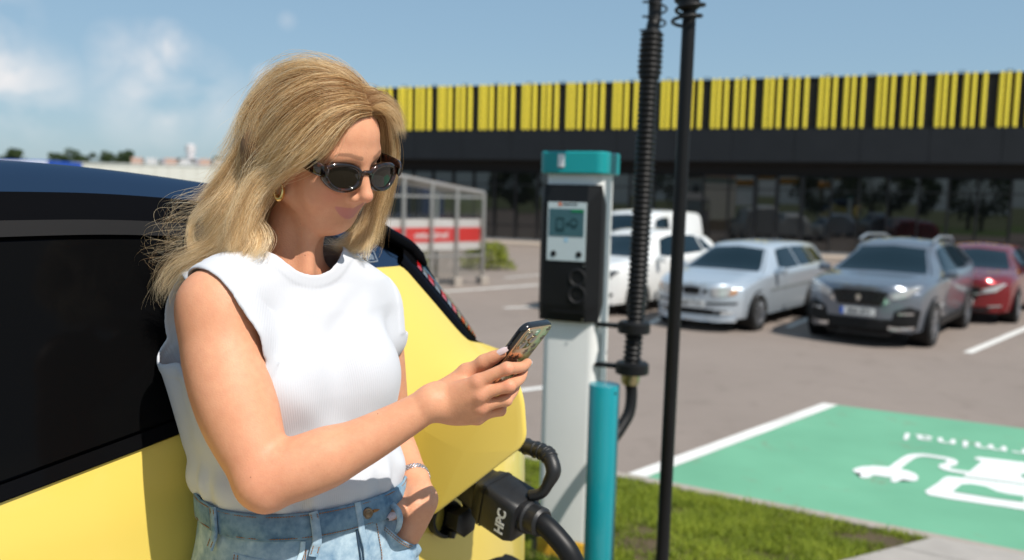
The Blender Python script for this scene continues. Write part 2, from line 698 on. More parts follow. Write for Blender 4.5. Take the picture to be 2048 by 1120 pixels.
def worn_paint(name, c, under, amt=.5, sc=3.):
    mt = bpy.data.materials.new(name)
    mt.use_nodes = True
    t = NT(mt)
    b = t.n('ShaderNodeBsdfPrincipled', i_Roughness=.8)
    b.inputs['Specular IOR Level'].default_value = .25
    tcn = t.n('ShaderNodeTexCoord')
    n1 = t.n('ShaderNodeTexNoise', i_Scale=sc, i_Detail=8., i_Roughness=.7, i_Distortion=.6)
    n2 = t.n('ShaderNodeTexNoise', i_Scale=sc * .45, i_Detail=3.)
    n4 = t.n('ShaderNodeTexNoise', i_Scale=190., i_Detail=2.)
    for q in (n1, n2, n4): t.l(tcn.outputs['Object'], q.inputs['Vector'])
    r1 = t.n('ShaderNodeValToRGB')
    r1.color_ramp.elements[0].position = .58; r1.color_ramp.elements[0].color = (0, 0, 0, 1)
    r1.color_ramp.elements[1].position = .80; r1.color_ramp.elements[1].color = (amt, amt, amt, 1)
    t.l(n1.outputs['Fac'], r1.inputs[0])
    m0 = t.n('ShaderNodeMix', data_type='RGBA')
    m0.inputs['A'].default_value = rgba([v * .82 for v in c]); m0.inputs['B'].default_value = rgba([min(1, v * 1.2 + .02) for v in c])
    t.l(n2.outputs['Fac'], m0.inputs['Factor'])
    m1 = t.n('ShaderNodeMix', data_type='RGBA')
    m1.inputs['B'].default_value = rgba(under)
    t.l(r1.outputs[0], m1.inputs['Factor']); t.l(m0.outputs['Result'], m1.inputs['A'])
    t.l(m1.outputs['Result'], b.inputs['Base Color'])
    bp = t.n('ShaderNodeBump', i_Strength=.35, i_Distance=.003)
    t.l(n4.outputs['Fac'], bp.inputs['Height']); t.l(bp.outputs[0], b.inputs['Normal'])
    t.l(b.outputs[0], t.out.inputs[0])
    return mt


green_m = worn_paint('green_road_paint', (.130, .350, .220), (.21, .16, .12), .9, 2.4)
white_m = worn_paint('white_road_paint', (.66, .65, .62), (.20, .165, .142), .6, 5.)
white2_m = worn_paint('white_bay_print', (.70, .71, .70), (.13, .42, .26), .55, 5.)
BAYL, BAYW = float(np.linalg.norm(G(1650, 808) - K0)), 6.4
EF = nrm(G(2048, 857) - G(1658, 808))
c0, c1 = K0, K0 + U1 * BAYL
c2 = c1 + EF * BAYW
c3 = K0 + E1 * BAYW
bay = pydata('charging_bay', [(*c0[:2], .004), (*c3[:2], .004), (*c2[:2], .004), (*c1[:2], .004)], [(0, 1, 2, 3)], green_m)
tag(bay, kind='structure')
lines = MB()
wl = .155
lines.add([(*(c0 - EF * .0)[:2], .008), (*(c0 + E1 * wl)[:2], .008), (*(c1 + EF * wl)[:2], .008), (*c1[:2], .008)], [(0, 1, 2, 3)])
o = lines.build('bay_line', white_m); tag(o, kind='structure')


def road_line(name, a, b, w):
    a, b = np.array(a), np.array(b)
    d = nrm(b - a); n = np.array([-d[1], d[0], 0]) * w / 2
    o = pydata(name, [(*(a - n)[:2], .005), (*(b - n)[:2], .005), (*(b + n)[:2], .005), (*(a + n)[:2], .005)], [(0, 1, 2, 3)], white_m)
    tag(o, kind='structure')


UD = nrm(np.array([cos(radians(52)), sin(radians(52)), 0]))
road_line('road_line', G(820, 588), G(1078, 570), .16)
road_line('road_line', G(1008, 616), G(1130, 612), .13)
road_line('road_line', G(1010, 785), G(1150, 768), .12)
road_line('road_line', G(1935, 706), G(2120, 628), .13)
road_line('road_line', G(1010, 556), G(1100, 548), .10)
for a, b_ in (((1575, 655), (1640, 628)), ((1300, 648), (1345, 622))):
    road_line('road_line', G(*a), G(*b_), .12)

# the print on the bay: plug, cable, charging post and a word, upside down for someone at the grass


def zp(x, y):     # traced on the ground plane
    return G(1680 + x / 5.09, 840 + y / 5.09)


def ground_poly(name, pts, z, m_, parent):
    pts = [zp(*p) for p in pts]
    me = bpy.data.meshes.new(name)
    bm = bmesh.new()
    vs = [bm.verts.new((float(p[0]), float(p[1]), z)) for p in pts]
    bm.faces.new(vs)
    bmesh.ops.triangulate(bm, faces=bm.faces[:])
    bmesh.ops.recalc_face_normals(bm, faces=bm.faces[:])
    if sum(f.normal.z for f in bm.faces) < 0:
        bmesh.ops.reverse_faces(bm, faces=bm.faces[:])
    bm.to_mesh(me); bm.free()
    return link(name, me, m_, parent)


ground_poly('plug_print', [(125, 518), (160, 500), (220, 483), (340, 475), (510, 490), (600, 505), (700, 530), (770, 558), (797, 590), (787, 625), (740, 634), (640, 615), (600, 632), (560, 648), (510, 632), (532, 597), (340, 570), (300, 597), (250, 602), (198, 590), (217, 555), (150, 540)][::-1], .009, white2_m, bay)


def ground_ribbon(name, pts, w, z, m_, parent):
    c = np.array([zp(*p) for p in pts]); c = spline(c, 40)
    tg = np.gradient(c, axis=0); tg /= np.linalg.norm(tg, axis=1)[:, None]
    n = np.stack([-tg[:, 1], tg[:, 0], 0 * tg[:, 0]], 1) * (w / 2)
    a, b = c + n, c - n
    a[:, 2] = b[:, 2] = z
    return MB().grid(np.stack([a, b], 1)).build(name, m_, parent)


ground_ribbon('cable_print', [(545, 505), (625, 445), (700, 393), (760, 372), (860, 368), (980, 384), (1085, 402), (1140, 424), (1130, 455), (1075, 470), (1060, 492), (1110, 515), (1210, 535), (1340, 552)], .085, .0095, white2_m, bay)
ground_poly('post_print', [(1445, 428), (1400, 416), (1362, 400), (1400, 385), (1873, 440), (2700, 560), (2560, 760), (1873, 660), (1255, 585)], .009, white2_m, bay)
ground_poly('base_print', [(862, 735), (1000, 645), (1050, 600), (1100, 583), (1250, 597), (1873, 668), (2600, 770), (2500, 1010), (1873, 925), (1500, 870), (1130, 815), (900, 772)], .0085, white2_m, bay)
ground_poly('base_gap_print', [(1150, 742), (1238, 668), (1340, 665), (1480, 690), (1600, 742), (1700, 766), (1873, 790), (1873, 852), (1500, 800)], .0130, green_m, bay)
ground_poly('window_print', [(1840, 570), (1880, 556), (2250, 610), (2200, 650), (1860, 600)], .0130, green_m, bay)
tx = bpy.data.curves.new('word_print', 'FONT')
tx.body = 'terminal'
tx.align_x = 'RIGHT'
TXO = G(1806, 867); TXR = G(2040, 899)
run = float(np.linalg.norm(TXR - TXO))
tx.size = run / 2.62
tx.space_character = 1.12
tx.offset = .004
tx.materials.append(white2_m)
to = to_mesh_object('word_print', tx)
xax = nrm(TXO - TXR)
to.matrix_world = Matrix([[xax[0], -xax[1], 0, TXO[0]], [xax[1], xax[0], 0, TXO[1]], [0, 0, 1, .0095], [0, 0, 0, 1]])
to.parent = bay

# kerb along the bay, concrete path and the grassy slope
kerb_m = mat('kerb_concrete', (.34, .30, .26), .9, var=.25, vscale=8, bump=.4, bscale=120)
mb = MB()
pos = -1.0
kr = random.Random(5)
kerb_root = empty('kerb', (*K0[:2], 0)); tag(kerb_root, kind='structure')
while pos < 6.5:
    L_ = .98
    a = K0 + E1 * pos + NK * .075
    c = a + E1 * L_ / 2
    R = np.stack([E1, NK, np.array([0, 0, 1.])], 1)
    b_ = MB().box((0, 0, 0), (L_ - .008, .11, .16), None, .012)
    o = pydata('kerb_stone', np.array(b_.v) @ R.T, b_.f, kerb_m, kerb_root)
    o.location = Vector((float(c[0] - K0[0]), float(c[1] - K0[1]), -.055 + kr.uniform(-.002, .003)))
    pos += L_
# slope
soil = mat('grass_soil', (.085, .060, .030), .95, var=.5, vscale=5., bump=.6, bscale=60)
V = []
nx, ny = 70, 60
org = K0 + NK * .135
for j in range(ny + 1):
    row = []
    for i in range(nx + 1):
        p = org + E1 * (-9 + 16 * i / nx) + NK * (9.0 * j / ny)
        z = ground_z(p[0], p[1]) + .012 * sin(p[0] * 3.1 + p[1] * 2.3) * (j > 0)
        row.append((p[0], p[1], float(z) - .004))
    V.append(row)
o = MB().grid(V).build('grass_bank', soil, None, True); tag(o, kind='structure')
for p_ in (o.data,):
    p_.flip_normals() if p_.polygons[0].normal.z < 0 else None
# concrete path cutting across the grass at the right
pa, pb, pc = G(1868, 1074, .03), G(1700, 1128, .10), G(1600, 1180, .2)
path_m = mat('path_concrete', (.36, .33, .30), .9, var=.22, vscale=6, bump=.4, bscale=140)
pathroot = empty('path', (float(pa[0]), float(pa[1]), 0)); tag(pathroot, kind='structure')


def pathpt(u, v):
    p = K0 + NK * (.14 + v) + E1 * (u)
    return np.array([p[0], p[1], float(ground_z(p[0], p[1])) + .030])


ua = float((pa - K0) @ E1)
ub_ = float((pb - K0) @ E1); vb_ = float((pb - K0) @ NK)
for j in range(7):
    for i in range(7):
        v0, v1 = j * .50, (j + 1) * .50 - .012
        s0 = ua + (ub_ - ua) * (v0 / vb_)
        s1 = ua + (ub_ - ua) * (v1 / vb_)
        u0, u1 = s0 + i * .75, s0 + (i + 1) * .75 - .012
        d_ = s1 - s0
        q = [pathpt(u0, v0), pathpt(u1, v0), pathpt(u1 + d_, v1), pathpt(u0 + d_, v1)]
        lo_ = [a - np.array([0, 0, .06]) for a in q]
        pydata('paving_slab', [a - np.array([pa[0], pa[1], 0]) for a in q + lo_], [(3, 2, 1, 0), (4, 5, 6, 7), (0, 1, 5, 4), (1, 2, 6, 5), (2, 3, 7, 6), (3, 0, 4, 7)], path_m, pathroot)

# unseen pale paving added under car and woman to bounce light onto her
bay_m = mat('pale_bounce_paving', (.44, .42, .39), .9, var=.15, vscale=3, bump=.3, bscale=120)
pad = empty('bounce_paving', (float(K0[0] + NK[0] * 4.7), float(K0[1] + NK[1] * 4.7), .66)); tag(pad, kind='structure')
pr_ = random.Random(2)
for j in range(9):
    for i in range(14):
        q = E1 * (-4.2 + i * .6) + NK * (.35 + j * .6)
        R = np.stack([E1, NK, np.array([0, 0, 1.])], 1)
        b_ = MB().box((0, 0, 0), (.592, .592, .06), None, .006)
        o = pydata('paving_slab', np.array(b_.v) @ R.T, b_.f, bay_m, pad)
        o.location = Vector((float(q[0]), float(q[1]), -.024 + pr_.uniform(-.001, .001)))

# grass blades
gm = bpy.data.materials.new('grass_blades')
gm.use_nodes = True
t = NT(gm)
b = t.n('ShaderNodeBsdfPrincipled', i_Roughness=.6)
b.inputs['Specular IOR Level'].default_value = .25
at = t.n('ShaderNodeAttribute', attribute_name='shade')
cr = t.n('ShaderNodeValToRGB')
cr.color_ramp.elements[0].color = (.085, .120, .012, 1)
cr.color_ramp.elements[1].color = (.430, .470, .055, 1)
e = cr.color_ramp.elements.new(.5); e.color = (.235, .300, .026, 1)
t.l(at.outputs['Fac'], cr.inputs[0]); t.l(cr.outputs[0], b.inputs['Base Color'])
tr = t.n('ShaderNodeBsdfTranslucent'); t.l(cr.outputs[0], tr.inputs[0])
ms = t.n('ShaderNodeMixShader'); ms.inputs[0].default_value = .42
t.l(b.outputs[0], ms.inputs[1]); t.l(tr.outputs[0], ms.inputs[2]); t.l(ms.outputs[0], t.out.inputs[0])
gr = np.random.default_rng(4)
N = 230000
u = gr.uniform(-3.0, 3.6, N); v = gr.uniform(.14, 4.6, N)
px_ = K0[0] + E1[0] * u + NK[0] * v; py_ = K0[1] + E1[1] * u + NK[1] * v
# keep clear of the path, patchy elsewhere
onpath = (u > ua + (ub_ - ua) * (v - .14) / vb_ - .02)


def vnoise(x, y, s, seed):
    r = np.random.default_rng(seed)
    g_ = r.random((64, 64))
    X, Y = x * s + 100, y * s + 100
    i, j = X.astype(int), Y.astype(int)
    fx, fy = X - i, Y - j
    fx, fy = fx * fx * (3 - 2 * fx), fy * fy * (3 - 2 * fy)
    a = lambda p, q: g_[p % 64, q % 64]
    return (a(i, j) * (1 - fx) + a(i + 1, j) * fx) * (1 - fy) + (a(i, j + 1) * (1 - fx) + a(i + 1, j + 1) * fx) * fy


pn = .55 * vnoise(px_, py_, 2.6, 1) + .45 * vnoise(px_, py_, 7., 2)
keep = (~onpath) & (pn + gr.normal(0, .10, N) > .36) & ~((np.abs(px_ - .33) < .2) & (np.abs(py_ - 4.62) < .2))
px_, py_, pn = px_[keep], py_[keep], pn[keep]
n = len(px_)
pz_ = ground_z(px_, py_)
hgt = gr.uniform(.022, .055, n) * (.5 + pn)
az = gr.uniform(0, 2 * pi, n); wd = gr.uniform(.0026, .0052, n); ln = gr.uniform(.5, 1.7, n) * hgt; la = gr.uniform(0, 2 * pi, n)
base = np.stack([px_, py_, pz_ - .004], 1)
sd = np.stack([np.cos(az), np.sin(az), 0 * az], 1) * wd[:, None]
lean = np.stack([np.cos(la), np.sin(la), 0 * la], 1) * ln[:, None]
upv = np.stack([0 * hgt, 0 * hgt, hgt], 1)
Vg = np.stack([base - sd, base + sd, base + sd * .6 + lean * .4 + upv * .6, base - sd * .6 + lean * .4 + upv * .6, base + lean + upv], 1).reshape(-1, 3)
me = bpy.data.meshes.new('grass')
me.vertices.add(len(Vg)); me.vertices.foreach_set('co', Vg.astype(np.float32).ravel())
idx = (np.arange(n) * 5)[:, None]
lv = np.concatenate([idx + 0, idx + 1, idx + 2, idx + 3, idx + 3, idx + 2, idx + 4], 1).astype(np.int32)
me.loops.add(lv.size); me.loops.foreach_set('vertex_index', lv.ravel())
me.polygons.add(2 * n)
ls = np.stack([np.arange(n) * 7, np.arange(n) * 7 + 4], 1).ravel().astype(np.int32)
lt = np.tile(np.array([4, 3], np.int32), n)
me.polygons.foreach_set('loop_start', ls); me.polygons.foreach_set('loop_total', lt)
me.update(calc_edges=True)
a_ = me.attributes.new('shade', 'FLOAT', 'POINT')
a_.data.foreach_set('value', np.repeat(np.clip(.75 * pn + gr.normal(.05, .18, n), 0, 1), 5).astype(np.float32))
o = link('grass', me, gm); tag(o, kind='stuff')
print('grass', n)

# ------------------------------------------------------------------ the shop building
B1, B2 = G(980, 484), G(1650, 514.6)
EB = nrm(B2 - B1); NB = np.array([EB[1], -EB[0], 0.]); NB = NB if NB[1] < 0 else -NB


def FP(px, py, out=0.0):
    """point on the facade plane (moved out from it)"""
    r = ray(px, py)
    t_ = ((B1 + NB * out) - CAMPOS) @ NB / (r @ NB)
    return CAMPOS + r * t_


def fu(px, py, out=0.):   # (along, z)
    p = FP(px, py, out)
    return float((p - B1) @ EB), float(p[2])


UL, UR = fu(655, 170, 1.)[0], fu(2420, 120, 1.)[0]
ZT, ZS, ZF, ZG, ZP = fu(1300, 163, 1.0)[1], fu(1300, 258.5, 1.0)[1], fu(1300, 322, 1.0)[1], fu(1300, 349, .0)[1], fu(1300, 489)[1]
shop = empty('shop_building', (float(B1[0]), float(B1[1]), 0), math.atan2(EB[1], EB[0]),
             'long dark shop with yellow slats along its roof edge and a glass front', 'building')
# local axes: x along, y INTO the building, z up
dark = mat('anthracite_panel', (.013, .015, .018), .5, spec=.3, var=.2, vscale=1.5)
roofm = mat('roof_black', (.008, .008, .009), .7)
mb = MB(); mb.box(((UL + UR) / 2, 4.5 - 1.0 - .02, (ZF + ZS) / 2), (UR - UL, 9, ZS - ZF)); mb.build('fascia', dark, shop)
# joints of the fascia panels, each panel its own piece
x = UL
while x < UR:
    w = min(2.4, UR - x) - .02
    MB().box((x + w / 2 + .01, -1.0 - .03, (ZF + ZS) / 2), (w, .04, ZS - ZF - .02), None, .008).build('panel', dark, shop)
    x += 2.4
MB().box(((UL + UR) / 2, 4.5 - .85, (ZS + ZT) / 2 - .02), (UR - UL - .1, 9, ZT - ZS - .04)).build('parapet', roofm, shop)
MB().box(((UL + UR) / 2, 4.5 - .90, ZT), (UR - UL, 9.05, .05)).build('coping', roofm, shop)
MB().box(((UL + UR) / 2, 4.5 - .7, ZF - .02), (UR - UL - .2, 8.5, .04)).build('soffit', roofm, shop)
MB().box(((UL + UR) / 2, .35, (ZG + ZF) / 2 - .03), (UR - UL - .3, .5, ZF - ZG - .02)).build('lintel', roofm, shop)
conc = mat('plinth_concrete', (.17, .18, .19), .85, var=.2, vscale=3)
MB().box(((UL + UR) / 2, .15, ZP / 2), (UR - UL - .3, .5, ZP), None, .01).build('plinth', conc, shop)
# slats
yel = mat('yellow_slat', (.92, .76, .070), .32, var=.06, vscale=3, coat=.2)
ua1 = [fu(x, 200, 1.12)[0] for x in (1755.3, 1767.8, 1784.6, 1808, 1823.4, 1844, 1874.7, 1887.8, 1906, 1931, 1947, 1969, 2002, 2016, 2036)]
d = np.diff(ua1)
print('slat gaps', np.round(d, 2), 'Z', ZT, ZS, ZF, ZG, ZP, 'U', UL, UR)
per = (ua1[6] - ua1[0] + ua1[12] - ua1[6]) / 2
offs = [0, ua1[1] - ua1[0], ua1[2] - ua1[0], ua1[3] - ua1[0], ua1[4] - ua1[0], ua1[5] - ua1[0]]
sw = .138
prof = [(-sw / 2, 0), (-sw / 2, -.10), (-sw * .36, -.135), (-sw * .12, -.150), (sw * .12, -.150), (sw * .36, -.135), (sw / 2, -.10), (sw / 2, 0)]
V = [(x_, y_, z_) for z_ in (0, ZT - ZS + .02) for x_, y_ in prof]
np_ = len(prof)
Fs_ = [tuple(range(np_))[::-1], tuple(range(np_, 2 * np_))] + [(i, (i + 1) % np_, np_ + (i + 1) % np_, np_ + i) for i in range(np_)]
sl_me = bpy.data.meshes.new('slat'); sl_me.from_pydata(V, [], Fs_); sl_me.update(); sl_me.materials.append(yel)
k = -int((ua1[0] - UL) / per) - 1
while True:
    x0 = ua1[0] + k * per
    if x0 > UR: break
    for q in offs:
        if UL + .1 < x0 + q < UR - .1:
            o = bpy.data.objects.new('slat', sl_me); COL.objects.link(o); o.parent = shop; o.location = (x0 + q, -.85 - .012, ZS + .02)
    k += 1
# small hooks along the roof edge
for x in np.arange(UL + 1, UR, 1.55):
    MB().tube([(x - .16, -.8, ZT + .02), (x - .08, -.8, ZT + .12), (x + .08, -.8, ZT + .12), (x + .16, -.8, ZT + .02)], .018, 6).build('roof_hook', roofm, shop)
# glass front
glassm = mat('dark_shop_glass', (.008, .009, .010), .015, spec=.7, ior=1.7)
frame_m = mat('black_frame', (.012, .012, .013), .4)
mull = [fu(x, 430)[0] for x in (1405, 1455, 1508, 1552, 1602, 1660, 1716, 1773, 1835, 1894, 1952, 2020)]
step = 1.06
xs = list(mull)
x = mull[0] - step
while x > UL + .3:
    xs.insert(0, x); x -= step
x = mull[-1] + 1.25
while x < UR - .3:
    xs.append(x); x += 1.25
for i, x in enumerate(xs):
    wd_ = .16 if any(abs(x - q) < .01 for q in (mull[2], mull[3], mull[4])) else .075
    MB().box((x, -.04, (ZG + ZP) / 2), (wd_, .14, ZG - ZP), None, .008).build('mullion', frame_m, shop)
tilt_r = random.Random(9)
for a, b_ in zip(xs[:-1], xs[1:]):
    g_ = MB().box((0, 0, 0), (b_ - a - .04, .012, ZG - ZP - .02)).build('pane', glassm, shop)
    g_.location = ((a + b_) / 2, .02, (ZG + ZP) / 2)
    g_.rotation_euler = (tilt_r.uniform(-.004, .004), 0, tilt_r.uniform(-.010, .010))
for z_ in (ZP + .62, ZG - .55):
    MB().box(((UL + UR) / 2, -.02, z_), (UR - UL - .6, .05, .05)).build('transom', frame_m, shop)
MB().box(((UL + UR) / 2, 4.6, (ZG) / 2), (UR - UL - .4, 8.6, ZG - .1)).build('interior_block', roofm, shop)
# raised pavement along the shop
pv = mat('shop_pavement', (.40, .33, .27), .9, var=.15, vscale=4)
pw_ = pydata('pavement', [B1 + EB * a - 0 * NB + NB * b_ + np.array([0, 0, z_]) for z_ in (.12, -.05) for a, b_ in ((UL - 5, .05), (UR + 5, .05), (UR + 5, 2.1), (UL - 5, 2.1))],
             [(3, 2, 1, 0), (4, 5, 6, 7), (0, 1, 5, 4), (1, 2, 6, 5), (2, 3, 7, 6), (3, 0, 4, 7)], pv)
tag(pw_, kind='structure')
# ------------------------------------------------------------------ charging post
A_CH = radians(23)
ER, NF = np.array([cos(A_CH), -sin(A_CH), 0]), np.array([-sin(A_CH), -cos(A_CH), 0])
CC = P(1191, 700, 4.45)                         # front right corner line
CHW, CHD = .300, .245
zc = lambda py, px=1191, d=4.45: float(P(px, py, d)[2])
cbase = CC + ER * (-CHW / 2) - NF * CHD / 2
CZ0 = float(ground_z(cbase[0], cbase[1])) - .02
charger = empty('charging_post', (cbase[0], cbase[1], CZ0), -A_CH, 'white charging post with turquoise cap and black screen panel on the grass edge', 'charging post')
# local axes: x right across its front, y to its back, z up


def lz(py): return zc(py) - CZ0


def rr2(w, d, r, n=5, c=(0, 0)):
    return [(x + c[0], y + c[1]) for x, y in rrect(w, d, r, n)]


if 'rrect' not in globals():
    def rrect(w, l, r, n=6):
        out = []
        for cx, cy, a0 in ((w / 2 - r, l / 2 - r, 0), (-w / 2 + r, l / 2 - r, pi / 2), (-w / 2 + r, -l / 2 + r, pi), (w / 2 - r, -l / 2 + r, 1.5 * pi)):
            for i in range(n + 1):
                a = a0 + i * pi / 2 / n
                out.append((cx + r * cos(a), cy + r * sin(a)))
        return out


def rprism(name, w, d, r, z0, z1, m_, parent, c=(0, 0), ch=.004, n=5, auto=35):
    rows = []
    for z_, ins in ((z0, ch), (z0 + ch, 0), (z1 - ch, 0), (z1, ch)):
        rows.append([(x, y, z_) for x, y in rr2(w - 2 * ins, d - 2 * ins, max(r - ins, .001), n, c)])
    mb = MB(); mb.grid(rows, False, True)
    k = len(rows[0]); b0 = len(mb.v) - 4 * k
    mb.f += [tuple(b0 + i for i in range(k))[::-1], tuple(b0 + 3 * k + i for i in range(k))]; mb.mi += [0, 0]
    return mb.build(name, m_, parent, auto=auto)


whitep = mat('white_powder_coat', (.80, .81, .79), .42, var=.04, vscale=6, bump=.08, bscale=600)
teal = mat('turquoise_plastic', (.008, .285, .300), .38, var=.06, vscale=5)
pblk = mat('black_panel_plastic', (.007, .0075, .0085), .42, spec=.3, var=.2, vscale=8)
orange = mat('yellow_base', (.75, .42, .04), .5, var=.1)
rprism('post_body', CHW, CHD, .045, lz(1090), lz(340), whitep, charger)
rprism('post_base', CHW + .012, CHD + .012, .050, 0, lz(1090) - .002, orange, charger)
rprism('cap', CHW + .055, CHD + .060, .050, lz(348), lz(303), teal, charger, c=(.0, -.004), ch=.006, n=8)
# black panel wrapping the front and part of the side
yf = -CHD / 2
z0p, z1p = lz(646), lz(370)
sec = [(-CHW / 2 - .012, yf + .06), (-CHW / 2 - .012, yf - .020), (-CHW / 2 + .01, yf - .042), (CHW / 2 - .055, yf - .042), (CHW / 2 + .006, yf + .012), (CHW / 2 + .006, yf + .085)]
rows = []
for z_, cut in ((z0p, .075), (z0p + .004, .070), (z0p + .085, .004), (z0p + .09, 0), (z1p - .10, 0), (z1p - .095, .004), (z1p - .012, .078), (z1p, .085)):
    rr_ = []
    for i, (x, y) in enumerate(sec):
        yy = y - cut if i >= 5 else y
        x2, y2 = x, y
        if i == 5: y2 = y - cut
        if cut > .06 and i in (1, 2, 3): y2 = y + .010
        rr_.append((x2, y2, z_))
    rows.append(rr_)
mb = MB(); mb.grid(rows, False, True)
k = len(sec); b0 = 0
mb.f += [tuple(range(k))[::-1], tuple((len(rows) - 1) * k + i for i in range(k))]; mb.mi += [0, 0]
mb.build('screen_panel', pblk, charger)
yf2 = yf - .042
# screen
bez = mat('screen_label', (.48, .56, .58), .25, var=.05)
sx0, sx1 = -CHW / 2 + .034, CHW / 2 - .058
sz0, sz1 = lz(524), lz(406)
MB().box(((sx0 + sx1) / 2, yf2 - .002, (sz0 + sz1) / 2), (sx1 - sx0, .006, sz1 - sz0), None, .002).build('label_plate', bez, charger)
lcd = mat('lcd', (.055, .125, .145), .12, var=.15, vscale=12)
lz0, lz1 = lz(474), lz(419)
sc_o = MB().box(((sx0 + sx1) / 2, yf2 - .0055, (lz0 + lz1) / 2), (sx1 - sx0 - .022, .004, lz1 - lz0), None, .001).build('display', lcd, charger)
lf = yf2 - .0085
icon = mat('lcd_ink', (.016, .050, .058), .3)
gbar = mat('lcd_green', (.01, .22, .08), .3)
W_ = sx1 - sx0
MB().box((sx1 - .045, lf, lz1 - .010), (.066, .0015, .012), None, 0).build('status_bar', gbar, sc_o)
cx1 = sx0 + W_ * .34
zc1 = (lz0 + lz1) / 2 - .006
mb = MB()
for dx in (-.019, .019): mb.box((cx1 + dx, lf, zc1 - .004), (.005, .0015, .062))
mb.box((cx1, lf, zc1 + .027), (.043, .0015, .007)); mb.box((cx1, lf, zc1 - .032), (.043, .0015, .014)); mb.build('post_icon', icon, sc_o)
mb = MB()
cx2 = sx0 + W_ * .64
fy = np.stack([np.array([1, 0, 0]), np.array([0, 0, 1.]), np.array([0, -1, 0])], 1)
mb.lathe([(.011, 0), (.011, .0014)], 14, (cx2 - .02, lf + .001, zc1 - .002), fy)
for a in np.arange(0, 2 * pi, pi / 7):
    mb.box((cx2 + .012 + .018 * cos(a), lf, zc1 + .004 + .022 * sin(a)), (.0065, .0014, .0065))
mb.box((cx2 + .012, lf, zc1 - .012), (.02, .0015, .016)); mb.build('plug_icon', icon, sc_o)
MB().box(((sx0 + sx1) / 2 + .0, yf2 - .0056, lz(482)), (.018, .001, .020)).build('blue_mark', mat('pale_blue', (.28, .50, .66), .3), charger)
for px_, r in ((sx0 + W_ * .18, .0125), (sx1 - W_ * .16, .0130)):
    MB().lathe([(r + .003, 0), (r + .003, .002), (r, .004), (r * .8, .003)], 18, (px_, yf2 - .005, lz(510)), fy).build('round_button', pblk, charger, auto=40)
# maker's mark on the label
MB().lathe([(.0105, 0), (.0105, .0012)], 8, (sx0 + W_ * .32, yf2 - .005, sz1 - .0105), fy).build('orange_logo', mat('logo_orange', (.55, .13, .04), .4), charger)


def text(name, body, size, parent, loc, rot, m_, ext=.0006, ax='CENTER', off=0., sx=1.0):
    c = bpy.data.curves.new(name, 'FONT')
    c.body = body; c.size = size; c.align_x = ax; c.align_y = 'CENTER'; c.extrude = ext; c.offset = off
    c.materials.append(m_)
    o = to_mesh_object(name, c)
    o.parent = parent; o.location = loc; o.rotation_euler = rot; o.scale = (sx, 1, 1)
    return o


text('maker_name', 'KEMPOWER', .0145, charger, (sx0 + W_ * .58, yf2 - .0060, sz1 - .0105), (pi / 2, 0, 0), mat('ink', (.05, .06, .07), .5), off=.0003)
# holder sockets
soc = mat('socket_black', (.006, .006, .007), .6)
for zz, r in ((lz(556), .040), (lz(590), .043)):
    MB().lathe([(r + .006, -.004), (r + .006, .004), (r, .007), (r * .86, .003), (r * .80, -.012), (.001, -.012)], 28, (.055, yf2 - .0015, zz), fy).build('plug_socket', soc, charger, auto=40)
for x_, zz in ((CHW / 2 - .062, lz(532)), (CHW / 2 - .062, lz(640))):
    MB().lathe([(.006, 0), (.005, .003)], 10, (x_, yf2 - .001, zz), fy).build('screw', mat('screw_steel', (.4, .4, .42), .3, 1.), charger)
MB().box((.02, yf2 - .003, lz(626)), (CHW * .70, .008, .006), None, .002).build('panel_ridge', pblk, charger)
# side slot, screws, sticker on the cap
MB().box((CHW / 2 + .001, -.050, (lz(672) + lz(1000)) / 2), (.003, .010, lz(672) - lz(1000))).build('side_slot', soc, charger)
fx = np.stack([np.array([0, 1, 0]), np.array([0, 0, 1.]), np.array([1., 0, 0])], 1)
for zz in (lz(476), lz(716)):
    MB().lathe([(.006, 0), (.005, .003)], 10, (CHW / 2 + .0002, .07, zz), fx).build('screw', mat('screw_steel', (.4, .4, .42), .3, 1.), charger)
MB().box((-.055, -(CHD + .060) / 2 - .0048, lz(322)), (.036, .0015, .066), None, 0).build('sticker', mat('sticker_white', (.72, .74, .75), .4), charger)
MB().box((-.055, -(CHD + .060) / 2 - .0060, lz(336)), (.028, .001, .006), None, 0).build('sticker_print', mat('sticker_ink', (.05, .05, .06), .6), charger)
# hose brackets on its right side
HOSE = [P(1310, -160, 4.46), P(1310, 20, 4.44), P(1304, 70, 4.42), P(1294, 230, 4.40), P(1285, 400, 4.40), P(1277, 540, 4.40), P(1270, 650, 4.40), P(1262, 742, 4.40)]
mb_ = pblk
for py, ww in ((654, .098), (735, .102)):
    hp = P(1268 if py < 700 else 1264, py, 4.40)
    loc = (hp - np.array([cbase[0], cbase[1], CZ0])) @ np.stack([ER, -NF, np.array([0, 0, 1.])], 1)
    MB().box(((loc[0] + CHW / 2) / 2, loc[1], loc[2]), (loc[0] - CHW / 2 + .01, .045, .022), None, .006).build('hose_bracket', mb_, charger)
    MB().lathe([(ww * .80, -.030), (ww * .84, -.026), (ww * .84, .020), (ww * .72, .030), (.05, .030)], 28, loc).build('hose_clamp', mb_, charger, auto=40)

# ------------------------------------------------------------------ cable hose, pole, bollard
rub = mat('black_rubber', (.006, .006, .0065), .45, spec=.35, var=.25, vscale=40)
hose_root = empty('cable_hose', HOSE[-1], 0, 'ribbed black hose guiding the charging cable down beside the post', 'cable hose')


def rel(o, root):
    o.parent = root
    o.matrix_parent_inverse = Matrix.Translation(-Vector(root.location))
    return o


